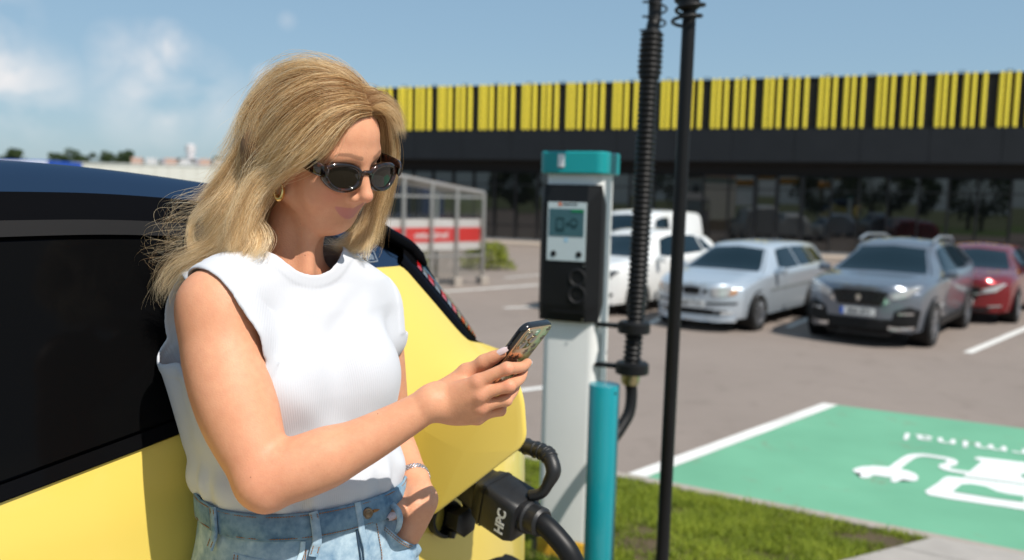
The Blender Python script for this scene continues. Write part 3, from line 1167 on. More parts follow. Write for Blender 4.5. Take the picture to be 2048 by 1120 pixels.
hs = spline(HOSE, 240)
L_ = np.concatenate([[0], np.cumsum(np.linalg.norm(np.diff(hs, axis=0), axis=1))])
LR = L_[-1]
i0 = int(np.argmin(np.abs([PROJ(q)[1] - 62 for q in hs])))
inner = MB().tube(hs[: i0 + 4], .033, 14)
rel(inner.build('cable', rub, None, auto=60), hose_root)
s_ = np.arange(L_[i0], LR, .0042)
pts = np.stack([np.interp(s_, L_, hs[:, j]) for j in range(3)], 1)
fr_ = (s_ - L_[i0]) / (LR - L_[i0])
rad = np.interp(fr_, [0, .004, .035, .10, .13, .135, .78, .8, 1.0], [.044, .052, .0545, .0570, .056, .0475, .0470, .0430, .0430])
rad = rad + .0050 * np.sign(np.sin(s_ * 2 * pi / .0265)) * np.abs(np.sin(s_ * 2 * pi / .0265)) ** .6
rel(MB().tube(pts, rad, 22).build('ribbed_sleeve', rub, None, auto=80), hose_root)
# wire coil round its top end
cw = []
for i in range(150):
    a = i / 149
    q = np.array([np.interp(a, [0, 1], [0, L_[i0]])])
    c = np.array([np.interp(q[0], L_, hs[:, j]) for j in range(3)])
    cw.append(c + np.array([cos(a * 2 * pi * 7.5), sin(a * 2 * pi * 7.5), 0]) * .058)
rel(MB().tube(cw, .0055, 8).build('wire_coil', rub, None, True), hose_root)
gq = HOSE[-1]
ax = frame([1, 0, 0], nrm(HOSE[-2] - HOSE[-1]))
rel(MB().lathe([(.030, -.075), (.040, -.070), (.047, -.055), (.049, -.040), (.049, -.012), (.045, -.010), (.045, .01)], 12, gq, ax).build('cable_gland', mat('brass_gland', (.42, .36, .20), .3, 1.0, var=.2, vscale=60), None, auto=30), hose_root)
tail = spline([gq + np.array([0, 0, -.06]), P(1263, 790, 4.40), P(1258, 826, 4.38), P(1240, 858, 4.34), P(1215, 900, 4.28), P(1190, 1000, 4.18), P(1180, 1130, 4.0)], 40)
rel(MB().tube(tail, .030, 16).build('cable_tail', rub, None, True), hose_root)

p0, p1 = P(1321, 1190, 3.70), P(1379, 20, 3.72)
gz = float(ground_z(p0[0], p0[1]))
d_ = nrm(p1 - p0)
p0 = p0 + d_ * (gz - .05 - p0[2]) / d_[2]
ptop = p1 + d_ * .16
pole = empty('cable_pole', (p0[0], p0[1], gz), 0, 'slim black steel pole standing in the grass, holding the cable arm', 'pole')
rel(MB().tube([p0, p0 * .5 + ptop * .5, ptop], [.0290, .0285, .0280], 24).build('pole_tube', mat('black_steel', (.006, .006, .0065), .42, spec=.3, var=.2, vscale=9, bump=.1, bscale=300), None, auto=50), pole)
ct = P(1376, 40, 3.72)
cw = []
for i in range(160):
    a = i / 159
    cw.append(ct + d_ * (-.02 + .20 * a) + np.array([cos(a * 2 * pi * 4.5 + 1), sin(a * 2 * pi * 4.5 + 1), 0]) * (.056 + .008 * sin(a * 19)))
rel(MB().tube(cw, .0075, 8).build('wire_coil', rub, None, True), pole)
rel(MB().lathe([(.034, 0), (.046, .01), (.046, .085), (.034, .095)], 20, ct + d_ * .04, frame([1, 0, 0], d_)).build('pole_collar', rub, None, auto=40), pole)
arm0, arm1 = ct + d_ * .14, HOSE[0] + np.array([0, 0, .05])
rel(MB().tube([P(1440, -60, 3.72), arm0, (arm0 + arm1) / 2 + np.array([0, 0, .05]), arm1], [.034, .045, .034, .030], 14).build('cable_arm', rub, None, auto=50), pole)

bp_ = P(1209, 768, 3.93)
bz = float(ground_z(bp_[0], bp_[1]))
boll = empty('bollard', (bp_[0], bp_[1], bz - .03), 0, 'round turquoise steel bollard in front of the charging post', 'bollard')
rel(MB().lathe([(.0705, 0), (.0705, bp_[2] - bz + .03 - .004), (.068, bp_[2] - bz + .03), (.0, bp_[2] - bz + .03)], 40, (bp_[0], bp_[1], bz - .03)).build('bollard_post', mat('turquoise_paint', (.006, .235, .275), .26, var=.05, vscale=6, coat=.4), None, auto=40), boll)
sdir = nrm(np.array([.62, -.78, 0]))
rel(MB().lathe([(.0055, 0), (.0055, .003), (.003, .0035)], 10, bp_ + sdir * .0700 + np.array([0, 0, -.030]), frame([0, 0, 1], sdir)).build('screw', soc), boll)

# ------------------------------------------------------------------ trolley shelter
alu = mat('brushed_aluminium', (.52, .49, .45), .38, .85, var=.1, vscale=10)
sglass = bpy.data.materials.new('shelter_glass')
sglass.use_nodes = True
t = NT(sglass)
gl = t.n('ShaderNodeBsdfGlossy', i_Roughness=.03); tp = t.n('ShaderNodeBsdfTransparent'); tp.inputs[0].default_value = (.86, .88, .86, 1)
lw = t.n('ShaderNodeFresnel', i_IOR=1.5); ms = t.n('ShaderNodeMixShader')
t.l(lw.outputs[0], ms.inputs[0]); t.l(tp.outputs[0], ms.inputs[1]); t.l(gl.outputs[0], ms.inputs[2]); t.l(ms.outputs[0], t.out.inputs[0])
S1, S0 = G(965, 568), None
sd_ = nrm(np.array([-.70, -.62, 0]))          # along the wall, towards the camera's left


def spost(px, py=540):
    """where the wall's vertical plane meets a sight line"""
    r = ray(px, py)
    n_ = np.array([-sd_[1], sd_[0], 0])
    t_ = ((S1 - CAMPOS) @ n_) / (r @ n_)
    q = CAMPOS + r * t_
    return np.array([q[0], q[1], 0])


shelter = empty('trolley_shelter', (S1[0], S1[1], 0), 0, 'low aluminium and glass trolley shelter with a red and white panel', 'shelter')
posts = [spost(x) for x in (965, 912, 862, 806, 742)]
tops = [P(px, py, float(q[1]))[2] for (px, py), q in zip(((968, 386), (914, 377), (866, 366), (810, 354), (748, 341)), posts)]
for q, zt_s in zip(posts, tops):
    rel(MB().box(q + np.array([0, 0, zt_s / 2]), (.07, .07, zt_s), rotz(atan2(sd_[1], sd_[0])), .008).build('post', alu, None), shelter)
    rel(MB().box(q + np.array([0, 0, .07]), (.24, .24, .26), rotz(atan2(sd_[1], sd_[0])), .02).build('foot_block', kerb_m, None), shelter)
Rw = rotz(atan2(sd_[1], sd_[0]))
hz = lambda py, q, px: float(P(px, py, float(q[1]))[2])
zpan1, zpan0 = hz(438, posts[0], 965), hz(498, posts[0], 965)
zr1 = hz(395, posts[0], 965)
zbot = hz(510, posts[0], 965)
wr = mat('panel_white', (.72, .66, .66), .5)
rdm = mat('panel_red', (.72, .050, .045), .45)
sgn_txt = None
back = np.array([-sd_[1], sd_[0], 0]); back = back if back[1] > 0 else -back
for a, b_, ta, tb_ in zip(posts[:-1], posts[1:], tops[:-1], tops[1:]):
    mid = (a + b_) / 2; ln_ = np.linalg.norm(b_ - a)
    for zz in (zr1, zpan0 - .06 if False else zbot):
        rel(MB().box(mid + np.array([0, 0, zz]), (ln_ - .075, .045, .05), Rw, .006).build('rail', alu, None), shelter)
    dv = b_ - a
    rel(MB().tube([a + np.array([0, 0, ta]), b_ + np.array([0, 0, tb_])], .04, 8).build('top_rail', alu, None), shelter)
    e = sd_ * .037
    rel(pydata('glass_pane', [a + e + np.array([0, 0, .22]), b_ - e + np.array([0, 0, .22]), b_ - e + np.array([0, 0, tb_ - .05]), a + e + np.array([0, 0, ta - .05])], [(0, 1, 2, 3)], sglass), shelter)
pl0 = posts[0] + sd_ * .05; pl1 = posts[-1]
ln_ = np.linalg.norm(pl1 - pl0); mid = (pl0 + pl1) / 2 + back * .075
hh = zpan1 - zpan0
rel(MB().box(mid + np.array([0, 0, (zpan0 + zpan1) / 2]), (ln_, .02, hh), Rw).build('board', wr, None), shelter)
rel(MB().box(mid - back * .013 + np.array([0, 0, zpan0 + hh * .49]), (ln_ - .02, .006, hh * .47), Rw).build('red_band', rdm, None), shelter)
tcn_ = spost(866, 470) + back * .055
tt = text('board_text', 'ostu kärud', hh * .30, shelter, Vector(tuple(map(float, tcn_ - np.array([S1[0], S1[1], 0]) + np.array([0, 0, zpan0 + hh * .49])))), (pi / 2, 0, atan2(-sd_[1], -sd_[0])), mat('lettering_white', (.80, .76, .76), .5), off=.004)
# its far side and roof
W2 = back * 1.9
for q, zt_s in ((posts[0], tops[0]), (posts[2], tops[2]), (posts[4], tops[4])):
    rel(MB().box(q + W2 + np.array([0, 0, zt_s / 2]), (.07, .07, zt_s), Rw, .008).build('post', alu, None), shelter)
    rel(MB().tube([q + np.array([0, 0, zt_s]), q + W2 + np.array([0, 0, zt_s])], .035, 8).build('roof_beam', alu, None), shelter)
rf = mat('roof_sheet', (.30, .27, .24), .35, var=.1)
rel(pydata('roof_sheet', [posts[0] + np.array([0, 0, tops[0] + .03]), posts[4] + np.array([0, 0, tops[4] + .03]), posts[4] + W2 + np.array([0, 0, tops[4] + .03]), posts[0] + W2 + np.array([0, 0, tops[0] + .03]),
                          posts[0] + np.array([0, 0, tops[0] + .05]), posts[4] + np.array([0, 0, tops[4] + .05]), posts[4] + W2 + np.array([0, 0, tops[4] + .05]), posts[0] + W2 + np.array([0, 0, tops[0] + .05])],
           [(0, 3, 2, 1), (4, 5, 6, 7), (0, 1, 5, 4), (1, 2, 6, 5), (2, 3, 7, 6), (3, 0, 4, 7)], rf), shelter)


# ------------------------------------------------------------------ bushes and trees
def leaf_cloud(name, pts, size, m_, parent=None, seed=1, flat=.0):
    r = np.random.default_rng(seed)
    n_ = len(pts)
    a = r.normal(size=(n_, 3)); a /= np.linalg.norm(a, axis=1)[:, None]
    b_ = np.cross(a, r.normal(size=(n_, 3))); b_ /= np.linalg.norm(b_, axis=1)[:, None]
    s = size * r.uniform(.5, 1.3, n_)[:, None]
    V = np.stack([pts - a * s, pts + b_ * s * .55, pts + a * s, pts - b_ * s * .55], 1).reshape(-1, 3)
    F = np.arange(4 * n_).reshape(n_, 4)
    o = quads(name, V, F, m_, parent, {'shade': np.repeat(np.clip(r.normal(.5, .22, n_), 0, 1), 4)})
    o.data.polygons.foreach_set('use_smooth', [False] * n_)
    return o


def leafmat(name, lo_, hi_):
    mt = bpy.data.materials.new(name)
    mt.use_nodes = True
    t = NT(mt)
    b = t.n('ShaderNodeBsdfPrincipled', i_Roughness=.6)
    at = t.n('ShaderNodeAttribute', attribute_name='shade')
    mx = t.n('ShaderNodeMix', data_type='RGBA'); mx.inputs['A'].default_value = rgba(lo_); mx.inputs['B'].default_value = rgba(hi_)
    t.l(at.outputs['Fac'], mx.inputs['Factor']); t.l(mx.outputs['Result'], b.inputs['Base Color'])
    tr = t.n('ShaderNodeBsdfTranslucent'); t.l(mx.outputs['Result'], tr.inputs[0])
    ms = t.n('ShaderNodeMixShader'); ms.inputs[0].default_value = .25
    t.l(b.outputs[0], ms.inputs[1]); t.l(tr.outputs[0], ms.inputs[2]); t.l(ms.outputs[0], t.out.inputs[0])
    return mt


bushm = leafmat('bush_leaves', (.09, .13, .012), (.34, .37, .035))
treem = leafmat('tree_leaves', (.022, .045, .012), (.075, .115, .030))
barkm = mat('bark', (.09, .065, .045), .9, var=.3, vscale=6)
br = np.random.default_rng(8)


def bush(center, rx, ry, h, n_, label, seed, cat='bush', name='bush', group=None, m_=bushm, size=.045):
    root = empty(name, (*center[:2], 0), 0, label, cat, group)
    r = np.random.default_rng(seed)
    a = r.uniform(0, 2 * pi, n_); z_ = r.uniform(0, 1, n_) ** .9; rr_ = np.sqrt(r.uniform(.25, 1, n_)) * np.sqrt(np.clip(1 - (z_ * .93) ** 1.5, 0, 1))
    lump = 1 + .15 * np.sin(a * 3 + z_ * 5 + seed) + .10 * np.sin(a * 7 - z_ * 9)
    pts = np.stack([rx * rr_ * lump * np.cos(a), ry * rr_ * lump * np.sin(a), h * (z_ * (1 + .08 * np.sin(a * 4))) + .05], 1)
    leaf_cloud('foliage', pts, size, m_, root, seed)
    mb = MB()
    for k in range(7):
        aa = k * .9
        mb.tube([(0, 0, 0), (.3 * rx * cos(aa), .3 * ry * sin(aa), h * .4), (.6 * rx * cos(aa), .6 * ry * sin(aa), h * .75)], [.02, .014, .006], 6)
    mb.build('stems', barkm, root)
    return root


bc = G(975, 542)
bush(bc + np.array([-.02, .6, 0]), .82, .60, .72, 2600, 'yellow-green rounded bush at the right end of the trolley shelter', 21)
hb_ = [spost(940) + back * 3.0, spost(895) + back * 3.0, spost(845) + back * 3.0]
for i, (q, w_) in enumerate(zip(hb_, ('behind the right glass bay of the trolley shelter', 'behind the middle glass bay of the trolley shelter', 'behind the left glass bay of the trolley shelter'))):
    bush(q, .80, .6, 1.05 + .1 * (i % 2), 2200, 'clipped green bush ' + w_, 31 + i, group='bushes behind the trolley shelter')


def tree(px, py_top, d, wpx, label, seed, kind=0, group='trees on the horizon'):
    q = P(px, py_top, d)
    H_ = q[2]
    root = empty('tree', (q[0], q[1], 0), 0, label, 'tree', group)
    r = np.random.default_rng(seed)
    R_ = wpx * .78 * d / FPX
    mb = MB().tube([(0, 0, 0), (.1, 0, H_ * .35), (.0, .1, H_ * .8)], [R_ * .09, R_ * .06, R_ * .02], 8)
    for k in range(6):
        a = k * 1.05 + seed
        z_ = H_ * (.30 + .07 * k)
        mb.tube([(0, 0, z_), (R_ * .35 * cos(a), R_ * .35 * sin(a), z_ + H_ * .12), (R_ * .62 * cos(a), R_ * .62 * sin(a), z_ + H_ * .2)], [R_ * .04, R_ * .025, R_ * .01], 6)
    mb.build('trunk', barkm, root)
    pts = []
    nb_ = 26
    for k in range(nb_):
        a = r.uniform(0, 2 * pi); zz = r.uniform(.22, .96)
        wdt = (1 - abs(zz - .45) / .6) ** .7 if kind == 0 else (1.02 - zz) * 1.1
        c = np.array([cos(a), sin(a), 0]) * R_ * wdt * r.uniform(.35, .85) + np.array([0, 0, H_ * zz])
        cr_ = R_ * r.uniform(.22, .40) * (.55 + .45 * wdt)
        v = r.normal(size=(110, 3)); v /= np.linalg.norm(v, axis=1)[:, None]
        v = v * (r.uniform(.3, 1, 110) ** .5)[:, None] * cr_
        v[:, 2] *= .8
        p = c + v
        p[:, 2] = np.minimum(p[:, 2], H_)
        pts.append(p)
    leaf_cloud('crown', np.concatenate(pts), R_ * .075, treem, root, seed)


for k, (px, py, d, w_, lab, kd) in enumerate((
    (-70, 296, 150, 90, 'dark tree at the far left of the horizon, mostly out of frame', 0),
    (22, 300, 150, 72, 'round tree on the horizon above the left end of the car roof', 0),
    (140, 291, 140, 46, 'tallest pointed tree on the horizon, above the white warehouse', 0),
    (108, 306, 142, 40, 'small tree just left of the tallest tree on the horizon', 0),
    (176, 305, 146, 46, 'small tree just right of the tallest tree on the horizon', 0),
    (218, 303, 150, 44, 'first of the two middle trees above the white warehouse', 0),
    (250, 299, 152, 48, 'second of the two middle trees above the white warehouse', 0),
    (280, 312, 155, 26, 'low shrubby tree between the middle trees and the lone round tree', 0),
    (300, 316, 160, 22, 'smallest lone tree on the horizon left of the white hall', 0),
    (324, 312, 160, 24, 'lone round tree on the horizon just left of the white hall', 0),
    (398, 312, 170, 20, 'tree on the horizon just right of the white tower', 0),
    (432, 314, 165, 40, 'tree on the horizon half hidden by the woman\'s hair', 0),
    (500, 318, 165, 60, 'tree on the horizon behind the woman\'s hair', 0))):
    tree(px, py, d, w_, lab, 60 + k, kd)


def block(name, pxa, pxb, pyt, d, dep, m_, label, extra=None):
    a, b_ = P(pxa, pyt, d), P(pxb, pyt, d)
    h = a[2]
    root = empty(name, ((a[0] + b_[0]) / 2, d, 0), 0, label, 'building')
    w = b_[0] - a[0]
    MB().box((0, dep / 2, h / 2), (w, dep, h)).build('wall', m_, root)
    MB().box((0, dep / 2, h + .06), (w + .3, dep + .3, .16), None, .03).build('roof', mat('pale_roof', (.62, .62, .60), .7), root)
    return root, w, h


whm = mat('white_cladding', (.74, .72, .66), .6, var=.08, vscale=.3)
wh, w, h = block('warehouse', 60, 560, 325, 95, 30, whm, 'long low white warehouse seen over the car roof on the left')
pnl = mat('cladding_panel', (.78, .75, .69), .55, var=.05, vscale=.4)
for k in range(18):
    MB().box((-w / 2 + (k + .5) * w / 18, -.05, h * .5), (w / 18 - .06, .08, h - .1)).build('panel', pnl, wh)
for k in range(9):
    MB().box((-w / 2 + 9 + k * 1.3, 6 + (k % 3), h + .55), (.9, 1.2, .9), None, .05).build('roof_vent', mat('vent_%d' % (k % 3), ((.45, .30, .24), (.5, .5, .5), (.30, .28, .30))[k % 3], .7), wh)
hall, w, h = block('white_hall', 338, 404, 324, 165, 20, mat('white_hall_wall', (.78, .78, .78), .6), 'small white hall with a rounded roof on the horizon left of the hair')
mb = MB()
mb.grid([[(w / 2 * .98 * cos(a), y, h + .1 + .75 * sin(a)) for a in np.linspace(0, pi, 14)] for y in (0, 20)])
mb.build('vault', mat('white_vault', (.82, .82, .82), .5), hall, True)
tw = P(381, 288, 170)
tower = empty('tower', (tw[0], tw[1], 0), 0, 'slender pale tower on the horizon beside the small white hall', 'tower')
MB().lathe([(1.0, 0), (.72, tw[2] * .82), (.95, tw[2] * .84), (.95, tw[2] * .97), (.5, tw[2])], 14, (0, 0, 0)).build('shaft', mat('pale_tower', (.52, .50, .51), .7), tower, auto=40)
# blue and white trailer made up in place of a reflection on the car roof
tr0, tr1 = P(-60, 317, 30), P(96, 322, 30)
standin = empty('box_standin', ((tr0[0] + tr1[0]) / 2, 31.2, 0), 0, 'blue box trailer with white stripes, made up in place of a reflection on the car roof', 'standin')
w, h = tr1[0] - tr0[0], float(tr0[2])
MB().box((0, 0, h / 2 + .35), (w, 2.4, h - .7), None, .04).build('box_body', mat('standin_blue', (.015, .075, .42), .4), standin)
for zz, hh_ in ((h - .10, .12), (h - .42, .08)):
    MB().box((0, -1.215, zz), (w - .02, .02, hh_)).build('white_stripe', mat('standin_white', (.75, .77, .8), .5), standin)
for dx in (-.4, .4):
    for yy in (-.95, .95):
        MB().lathe([(.42, -.13), (.45, -.1), (.45, .1), (.42, .13)], 20, (dx * w * .6, yy, .45), np.stack([np.array([1., 0, 0]), np.array([0, 0, 1.]), np.array([0, -1., 0])], 1)).build('wheel', rub, standin)
# what the shop's glass mirrors, standing behind the camera


def RF(px, py, dist, z=None):
    q = FP(px, py)
    r = ray(px, py); r = r / np.linalg.norm(r)
    r = r - 2 * (r @ NB) * NB
    return q + r * dist


hq = RF(1410, 440, 75)
house = empty('white_house', (hq[0], hq[1], 0), .35, 'white house with small dark windows behind the camera, mirrored in the shop glass', 'house')
MB().box((0, 0, 2.6), (7.5, 6, 5.2)).build('wall', mat('house_white', (.78, .70, .68), .7), house)
MB().prism([(-4, 5.2), (4, 5.2), (0, 7.0)], -3.2, 3.2, np.stack([np.array([1., 0, 0]), np.array([0, 0, 1.]), np.array([0, -1., 0])], 1)).build('roof', mat('roof_brown', (.20, .13, .10), .8), house)
for x in (-2, .4, 2.4):
    for s in (-1, 1):
        MB().box((x, s * 3.01, 3.6), (1.1, .06, 1.2)).build('window', mat('window_dark', (.02, .02, .03), .1), house)
lq = RF(1720, 470, 62)
lw_ = pydata('lawn', [(lq[0] - 30, lq[1] - 22, .02), (lq[0] + 34, lq[1] - 22, .02), (lq[0] + 34, lq[1] + 10, .02), (lq[0] - 30, lq[1] + 10, .02)], [(0, 1, 2, 3)], mat('mown_lawn', (.08, .14, .02), .9, var=.3, vscale=.6))
tag(lw_, kind='structure')
oq = RF(1560, 380, 85)
canopy = empty('fuel_canopy', (oq[0], oq[1], 0), .2, 'orange topped canopy behind the camera, mirrored in the shop glass', 'canopy')
MB().box((0, 0, 5.0), (16, 8, .7), None, .05).build('canopy_roof', mat('canopy_orange', (.85, .36, .03), .5), canopy)
for x in (-6, 6):
    MB().box((x, 0, 2.3), (.4, .4, 4.6)).build('column', whitep, canopy)
rq = np.array([-14., -16., 0])
for k, (px, dd, hh_) in enumerate(((1640, 70, 7), (1720, 80, 8), (1800, 74, 6.5), (1060, 80, 7), (1010, 74, 6), (1940, 70, 7.5), (1340, 90, 9))):
    q = RF(px, 420, dd)
    root = empty('tree', (q[0], q[1], 0), 0, ['broad', 'tall', 'small', 'dense', 'low', 'leafy', 'high'][k] + ' green tree behind the camera, mirrored in the shop glass', 'tree', 'trees behind the camera')
    r = np.random.default_rng(90 + k)
    v = r.normal(size=(2200, 3)); v /= np.linalg.norm(v, axis=1)[:, None]
    lum = 1 + .25 * np.sin(v[:, 0] * 5 + k) * np.sin(v[:, 1] * 6 + v[:, 2] * 4)
    pts = v * lum[:, None] * (r.uniform(.4, 1, 2200) ** .5)[:, None] * np.array([hh_ * .42, hh_ * .42, hh_ * .40]) + np.array([0, 0, hh_ * .58])
    leaf_cloud('crown', pts, .25, treem, root, 90 + k)
    MB().tube([(0, 0, 0), (.1, 0, hh_ * .3), (0, 0, hh_ * .6)], [.22, .18, .08], 8).build('trunk', barkm, root)
# ------------------------------------------------------------------ parked cars
def pch(xs, ys):
    """monotone-ish smooth interpolation"""
    xs, ys = np.asarray(xs, float), np.asarray(ys, float)
    h = np.diff(xs); dl = np.diff(ys) / h
    mm = np.zeros(len(xs))
    mm[0], mm[-1] = dl[0], dl[-1]
    for i in range(1, len(xs) - 1):
        mm[i] = 0 if dl[i - 1] * dl[i] <= 0 else 2 * dl[i - 1] * dl[i] / (dl[i - 1] + dl[i])

    def f(x):
        x = np.clip(x, xs[0], xs[-1])
        i = np.clip(np.searchsorted(xs, x) - 1, 0, len(h) - 1)
        t_ = (x - xs[i]) / h[i]
        return ((1 + 2 * t_) * (1 - t_) ** 2) * ys[i] + t_ * (1 - t_) ** 2 * h[i] * mm[i] + t_ * t_ * (3 - 2 * t_) * ys[i + 1] + t_ * t_ * (t_ - 1) * h[i] * mm[i + 1]
    return f


carglass = mat('car_glass', (.006, .016, .024), .03, spec=.28, ior=1.45)
tyre_m = mat('tyre', (.012, .012, .012), .75)
rim_m = mat('alloy', (.42, .42, .43), .28, .9)
lampg = mat('lamp_glass', (.55, .57, .58), .06, .35, coat=1.)
chrome = mat('chrome', (.70, .70, .72), .12, 1.)
blackp = mat('black_trim', (.006, .006, .0065), .5, spec=.3)
platew = mat('plate_white', (.70, .70, .68), .5)
plateb = mat('plate_blue', (.01, .10, .50), .5)
platek = mat('plate_ink', (.03, .03, .03), .6)
amber = mat('amber_lens', (.50, .24, .10), .15, coat=1.)


class Car:
    def __init__(s, name, label, L, W, top, belt, roofw, paint, wb, wr, cat='car', group='cars parked in front of the shop', sill=.24, fo=.85, bulge=.26, rbulge=.14, cowl=None, nosew=.10):
        """x forward from the front axle (front axle x = 0), y to its left, z up"""
        s.root = empty(name, (0, 0, 0), 0, label, cat, group)
        s.xf, s.xr, s.wb, s.wr = fo, fo - L, wb, wr
        s.W, s.sill, s.bulge, s.rbulge, s.roofw, s.nosew = W, sill, bulge, rbulge, roofw, nosew
        s.T, s.B = pch(*zip(*top)), pch(*zip(*belt))
        s.paint = paint
        n = 64
        xs = np.linspace(s.xr + rbulge, s.xf - bulge, n)
        s.xs = xs
        V = [[s.S(x, v) for v in np.concatenate([-VV[::-1], VV[1:]])] for x in xs]
        mb = MB().grid(V)
        # rounded ends
        for x0, sg, bl in ((xs[-1], 1, s.bulge), (xs[0], -1, s.rbulge)):
            row = np.array([s.S(x0, v) for v in np.concatenate([-VV[::-1], VV[1:]])])
            rows = []
            for k in np.linspace(0, 1, 10):
                q = row.copy()
                q[:, 1] *= (1 - k)
                q[:, 0] += sg * bl * (1 - (1 - k) ** 3.0)
                rows.append(q)
            if sg < 0: rows = rows[::-1]
            mb.grid(rows)
        mb.box(((s.xf + s.xr) / 2, 0, sill + .02), (L * .9, W * .8, .08))
        s.body = mb.build('body', paint, s.root, auto=38)
        s.xface = xs[-1]

    def plan(s, x):
        d1 = max(0, (x - (s.xf - s.bulge - .75)) / .75)
        d2 = max(0, ((s.xr + s.rbulge + .6) - x) / .6)
        return s.W / 2 * (1 - s.nosew * d1 ** 2 - .06 * d2 ** 2)

    def S(s, x, v):
        """surface: v in -1..1 runs from the right sill over the roof to the left sill; |v|=1 sill, .42 shoulder, .2 roof edge, 0 top"""
        sg = 1 if v >= 0 else -1
        a = 1 - abs(v)
        t_, b_ = float(s.T(x)), float(s.B(x))
        b_ = min(b_, t_ - .035)
        w = s.plan(x)
        u = (t_ - b_)
        lean = min(1, max(0, (u - .05) / .35))
        yr = w * (1 - .10) * (1 - lean) + s.roofw / 2 * lean
        zr_ = t_ - (.018 + .035 * lean)
        K = [(0, w * .955, s.sill), (.06, w * .985, s.sill + .10), (.22, w, s.sill + .30), (.40, w * 1.0, b_ - .16), (.54, w * .985, b_ - .03), (.58, w * .965, b_), (.80, yr, zr_ - .02), (.85, yr * .93, zr_ + .012), (1.0, 0, t_)]
        aa = [k[0] for k in K]
        y = float(np.interp(a, aa, [k[1] for k in K])); z = float(np.interp(a, aa, [k[2] for k in K]))
        return (x, sg * y, z)

    def Fx(s, y, extra=0.):
        """x of the front face at y"""
        w = s.plan(s.xface)
        k = 1 - min(1, abs(y) / w)
        return s.xface + s.bulge * (1 - (1 - k) ** 3.0) + extra

    def front(s, name, poly, m_, out=.012, dep=.05, lean=0.):
        """plate lying on the front face; poly (y,z)"""
        # densify so that the plate follows the face's curve
        pl = []
        for (a, b_) in zip(poly, poly[1:] + poly[:1]):
            for k in range(6):
                pl.append((a[0] + (b_[0] - a[0]) * k / 6, a[1] + (b_[1] - a[1]) * k / 6))
        cy = sum(p[0] for p in pl) / len(pl); cz = sum(p[1] for p in pl) / len(pl)
        rows = []
        for sc, o_ in ((1, -dep), (1, out * .6), (.96, out), (.5, out), (.02, out)):
            rows.append([(s.Fx(cy + (y - cy) * sc, o_), cy + (y - cy) * sc, cz + (z - cz) * sc) for y, z in pl])
        return MB().grid(rows, False, True).build(name, m_, s.root, auto=50)

    def patch(s, name, x0, x1, v0, v1, m_, out=.006, nx=14, nv=8, xs0=None, xs1=None):
        """piece of the body surface pushed outwards; x edges may vary with v"""
        V = []
        for i in range(nx + 1):
            row = []
            for j in range(nv + 1):
                v = v0 + (v1 - v0) * j / nv
                a = x0 if xs0 is None else x0 + (xs0 - x0) * j / nv
                b_ = x1 if xs1 is None else x1 + (xs1 - x1) * j / nv
                x = a + (b_ - a) * i / nx
                p = np.array(s.S(x, v)); c = np.array([x, 0, min(.75, p[2] * .7)])
                dx = (np.array(s.S(x + .02, v)) - np.array(s.S(x - .02, v)))
                dv = (np.array(s.S(x, v + .02)) - np.array(s.S(x, v - .02)))
                n = np.cross(dx, dv); n /= np.linalg.norm(n) + 1e-9
                if n @ (p - c) < 0: n = -n
                row.append(p + n * out)
            V.append(row)
        return MB().grid(V).build(name, m_, s.root, True)

    def wheels(s, spokes=5, rimcol=None, arch=True):
        for x in (0, -s.wb):
            for sg in (1, -1):
                w = s.plan(x)
                ax = np.stack([np.array([1., 0, 0]), np.array([0, 0, 1.]), np.array([0, -1., 0])], 1) if sg < 0 else np.stack([np.array([-1., 0, 0]), np.array([0, 0, 1.]), np.array([0, 1., 0])], 1)
                R_ = s.wr
                MB().lathe([(R_ * 1.17, -.30), (R_ * 1.17, -.002), (R_ * 1.10, .008), (R_ * 1.08, -.25)], 36, (x, sg * w, R_ + .02), ax).build('wheel_arch', blackp, s.root)
                wh = MB().lathe([(R_ * .60, -.20), (R_ * .97, -.20), (R_, -.17), (R_, -.01), (R_ * .96, .016), (R_ * .72, .020), (R_ * .66, .006), (R_ * .64, -.06)], 36, (x, sg * w, R_), ax).build('wheel', tyre_m, s.root, auto=40)
                rm = MB()
                rm.lathe([(R_ * .69, -.02), (R_ * .69, .014), (R_ * .64, .014), (R_ * .62, -.05)], 36, (0, 0, 0))
                rm.lathe([(R_ * .15, -.06), (R_ * .15, .004), (R_ * .08, .010), (.001, .010)], 16, (0, 0, 0))
                for k in range(spokes):
                    a = 2 * pi * k / spokes
                    Rk = rotz(a)
                    b_ = MB().box((0, R_ * .38, -.012), (R_ * .17, R_ * .56, .03), None, .008)
                    rm.add(np.array(b_.v) @ Rk.T, b_.f)
                rm.v = [tuple(np.asarray(ax) @ np.array(p) + np.array([x, sg * w, R_])) for p in rm.v]
                rm.build('rim', rimcol or rim_m, wh, auto=40)

    def mirrors(s, x, z, m_, sz=(.13, .20, .13)):
        for sg in (1, -1):
            w = s.plan(x)
            o = MB().box((0, 0, 0), sz, None, .045).build('mirror', m_, s.root, auto=50)
            o.location = (x, sg * (w + .08), z)
            MB().tube([(x, sg * (w * .93), z - .06), (x, sg * (w + .02), z - .04)], .02, 8).build('mirror_arm', blackp, s.root)

    def plate(s, z, txt, w=.52):
        x = s.Fx(0, .03)
        np_ = MB().box((x, 0, z), (.012, w, .112), None, .004).build('number_plate', platew, s.root)
        MB().box((x + .004, -w / 2 + .025, z), (.010, .05, .110)).build('plate_band', plateb, np_)
        text('plate_number', txt, .105, np_, (x + .0085, .02, z), (pi / 2, 0, pi / 2), platek, off=.001)

    def place(s, p, heading):
        """p: ground point under the LEFT front wheel's outer face; heading: direction of travel angle"""
        R = rotz(heading)
        o = np.array([p[0], p[1], 0]) - R @ np.array([0, s.plan(0), 0])
        s.root.location = Vector(tuple(map(float, o)))
        s.root.rotation_euler = (0, 0, heading)


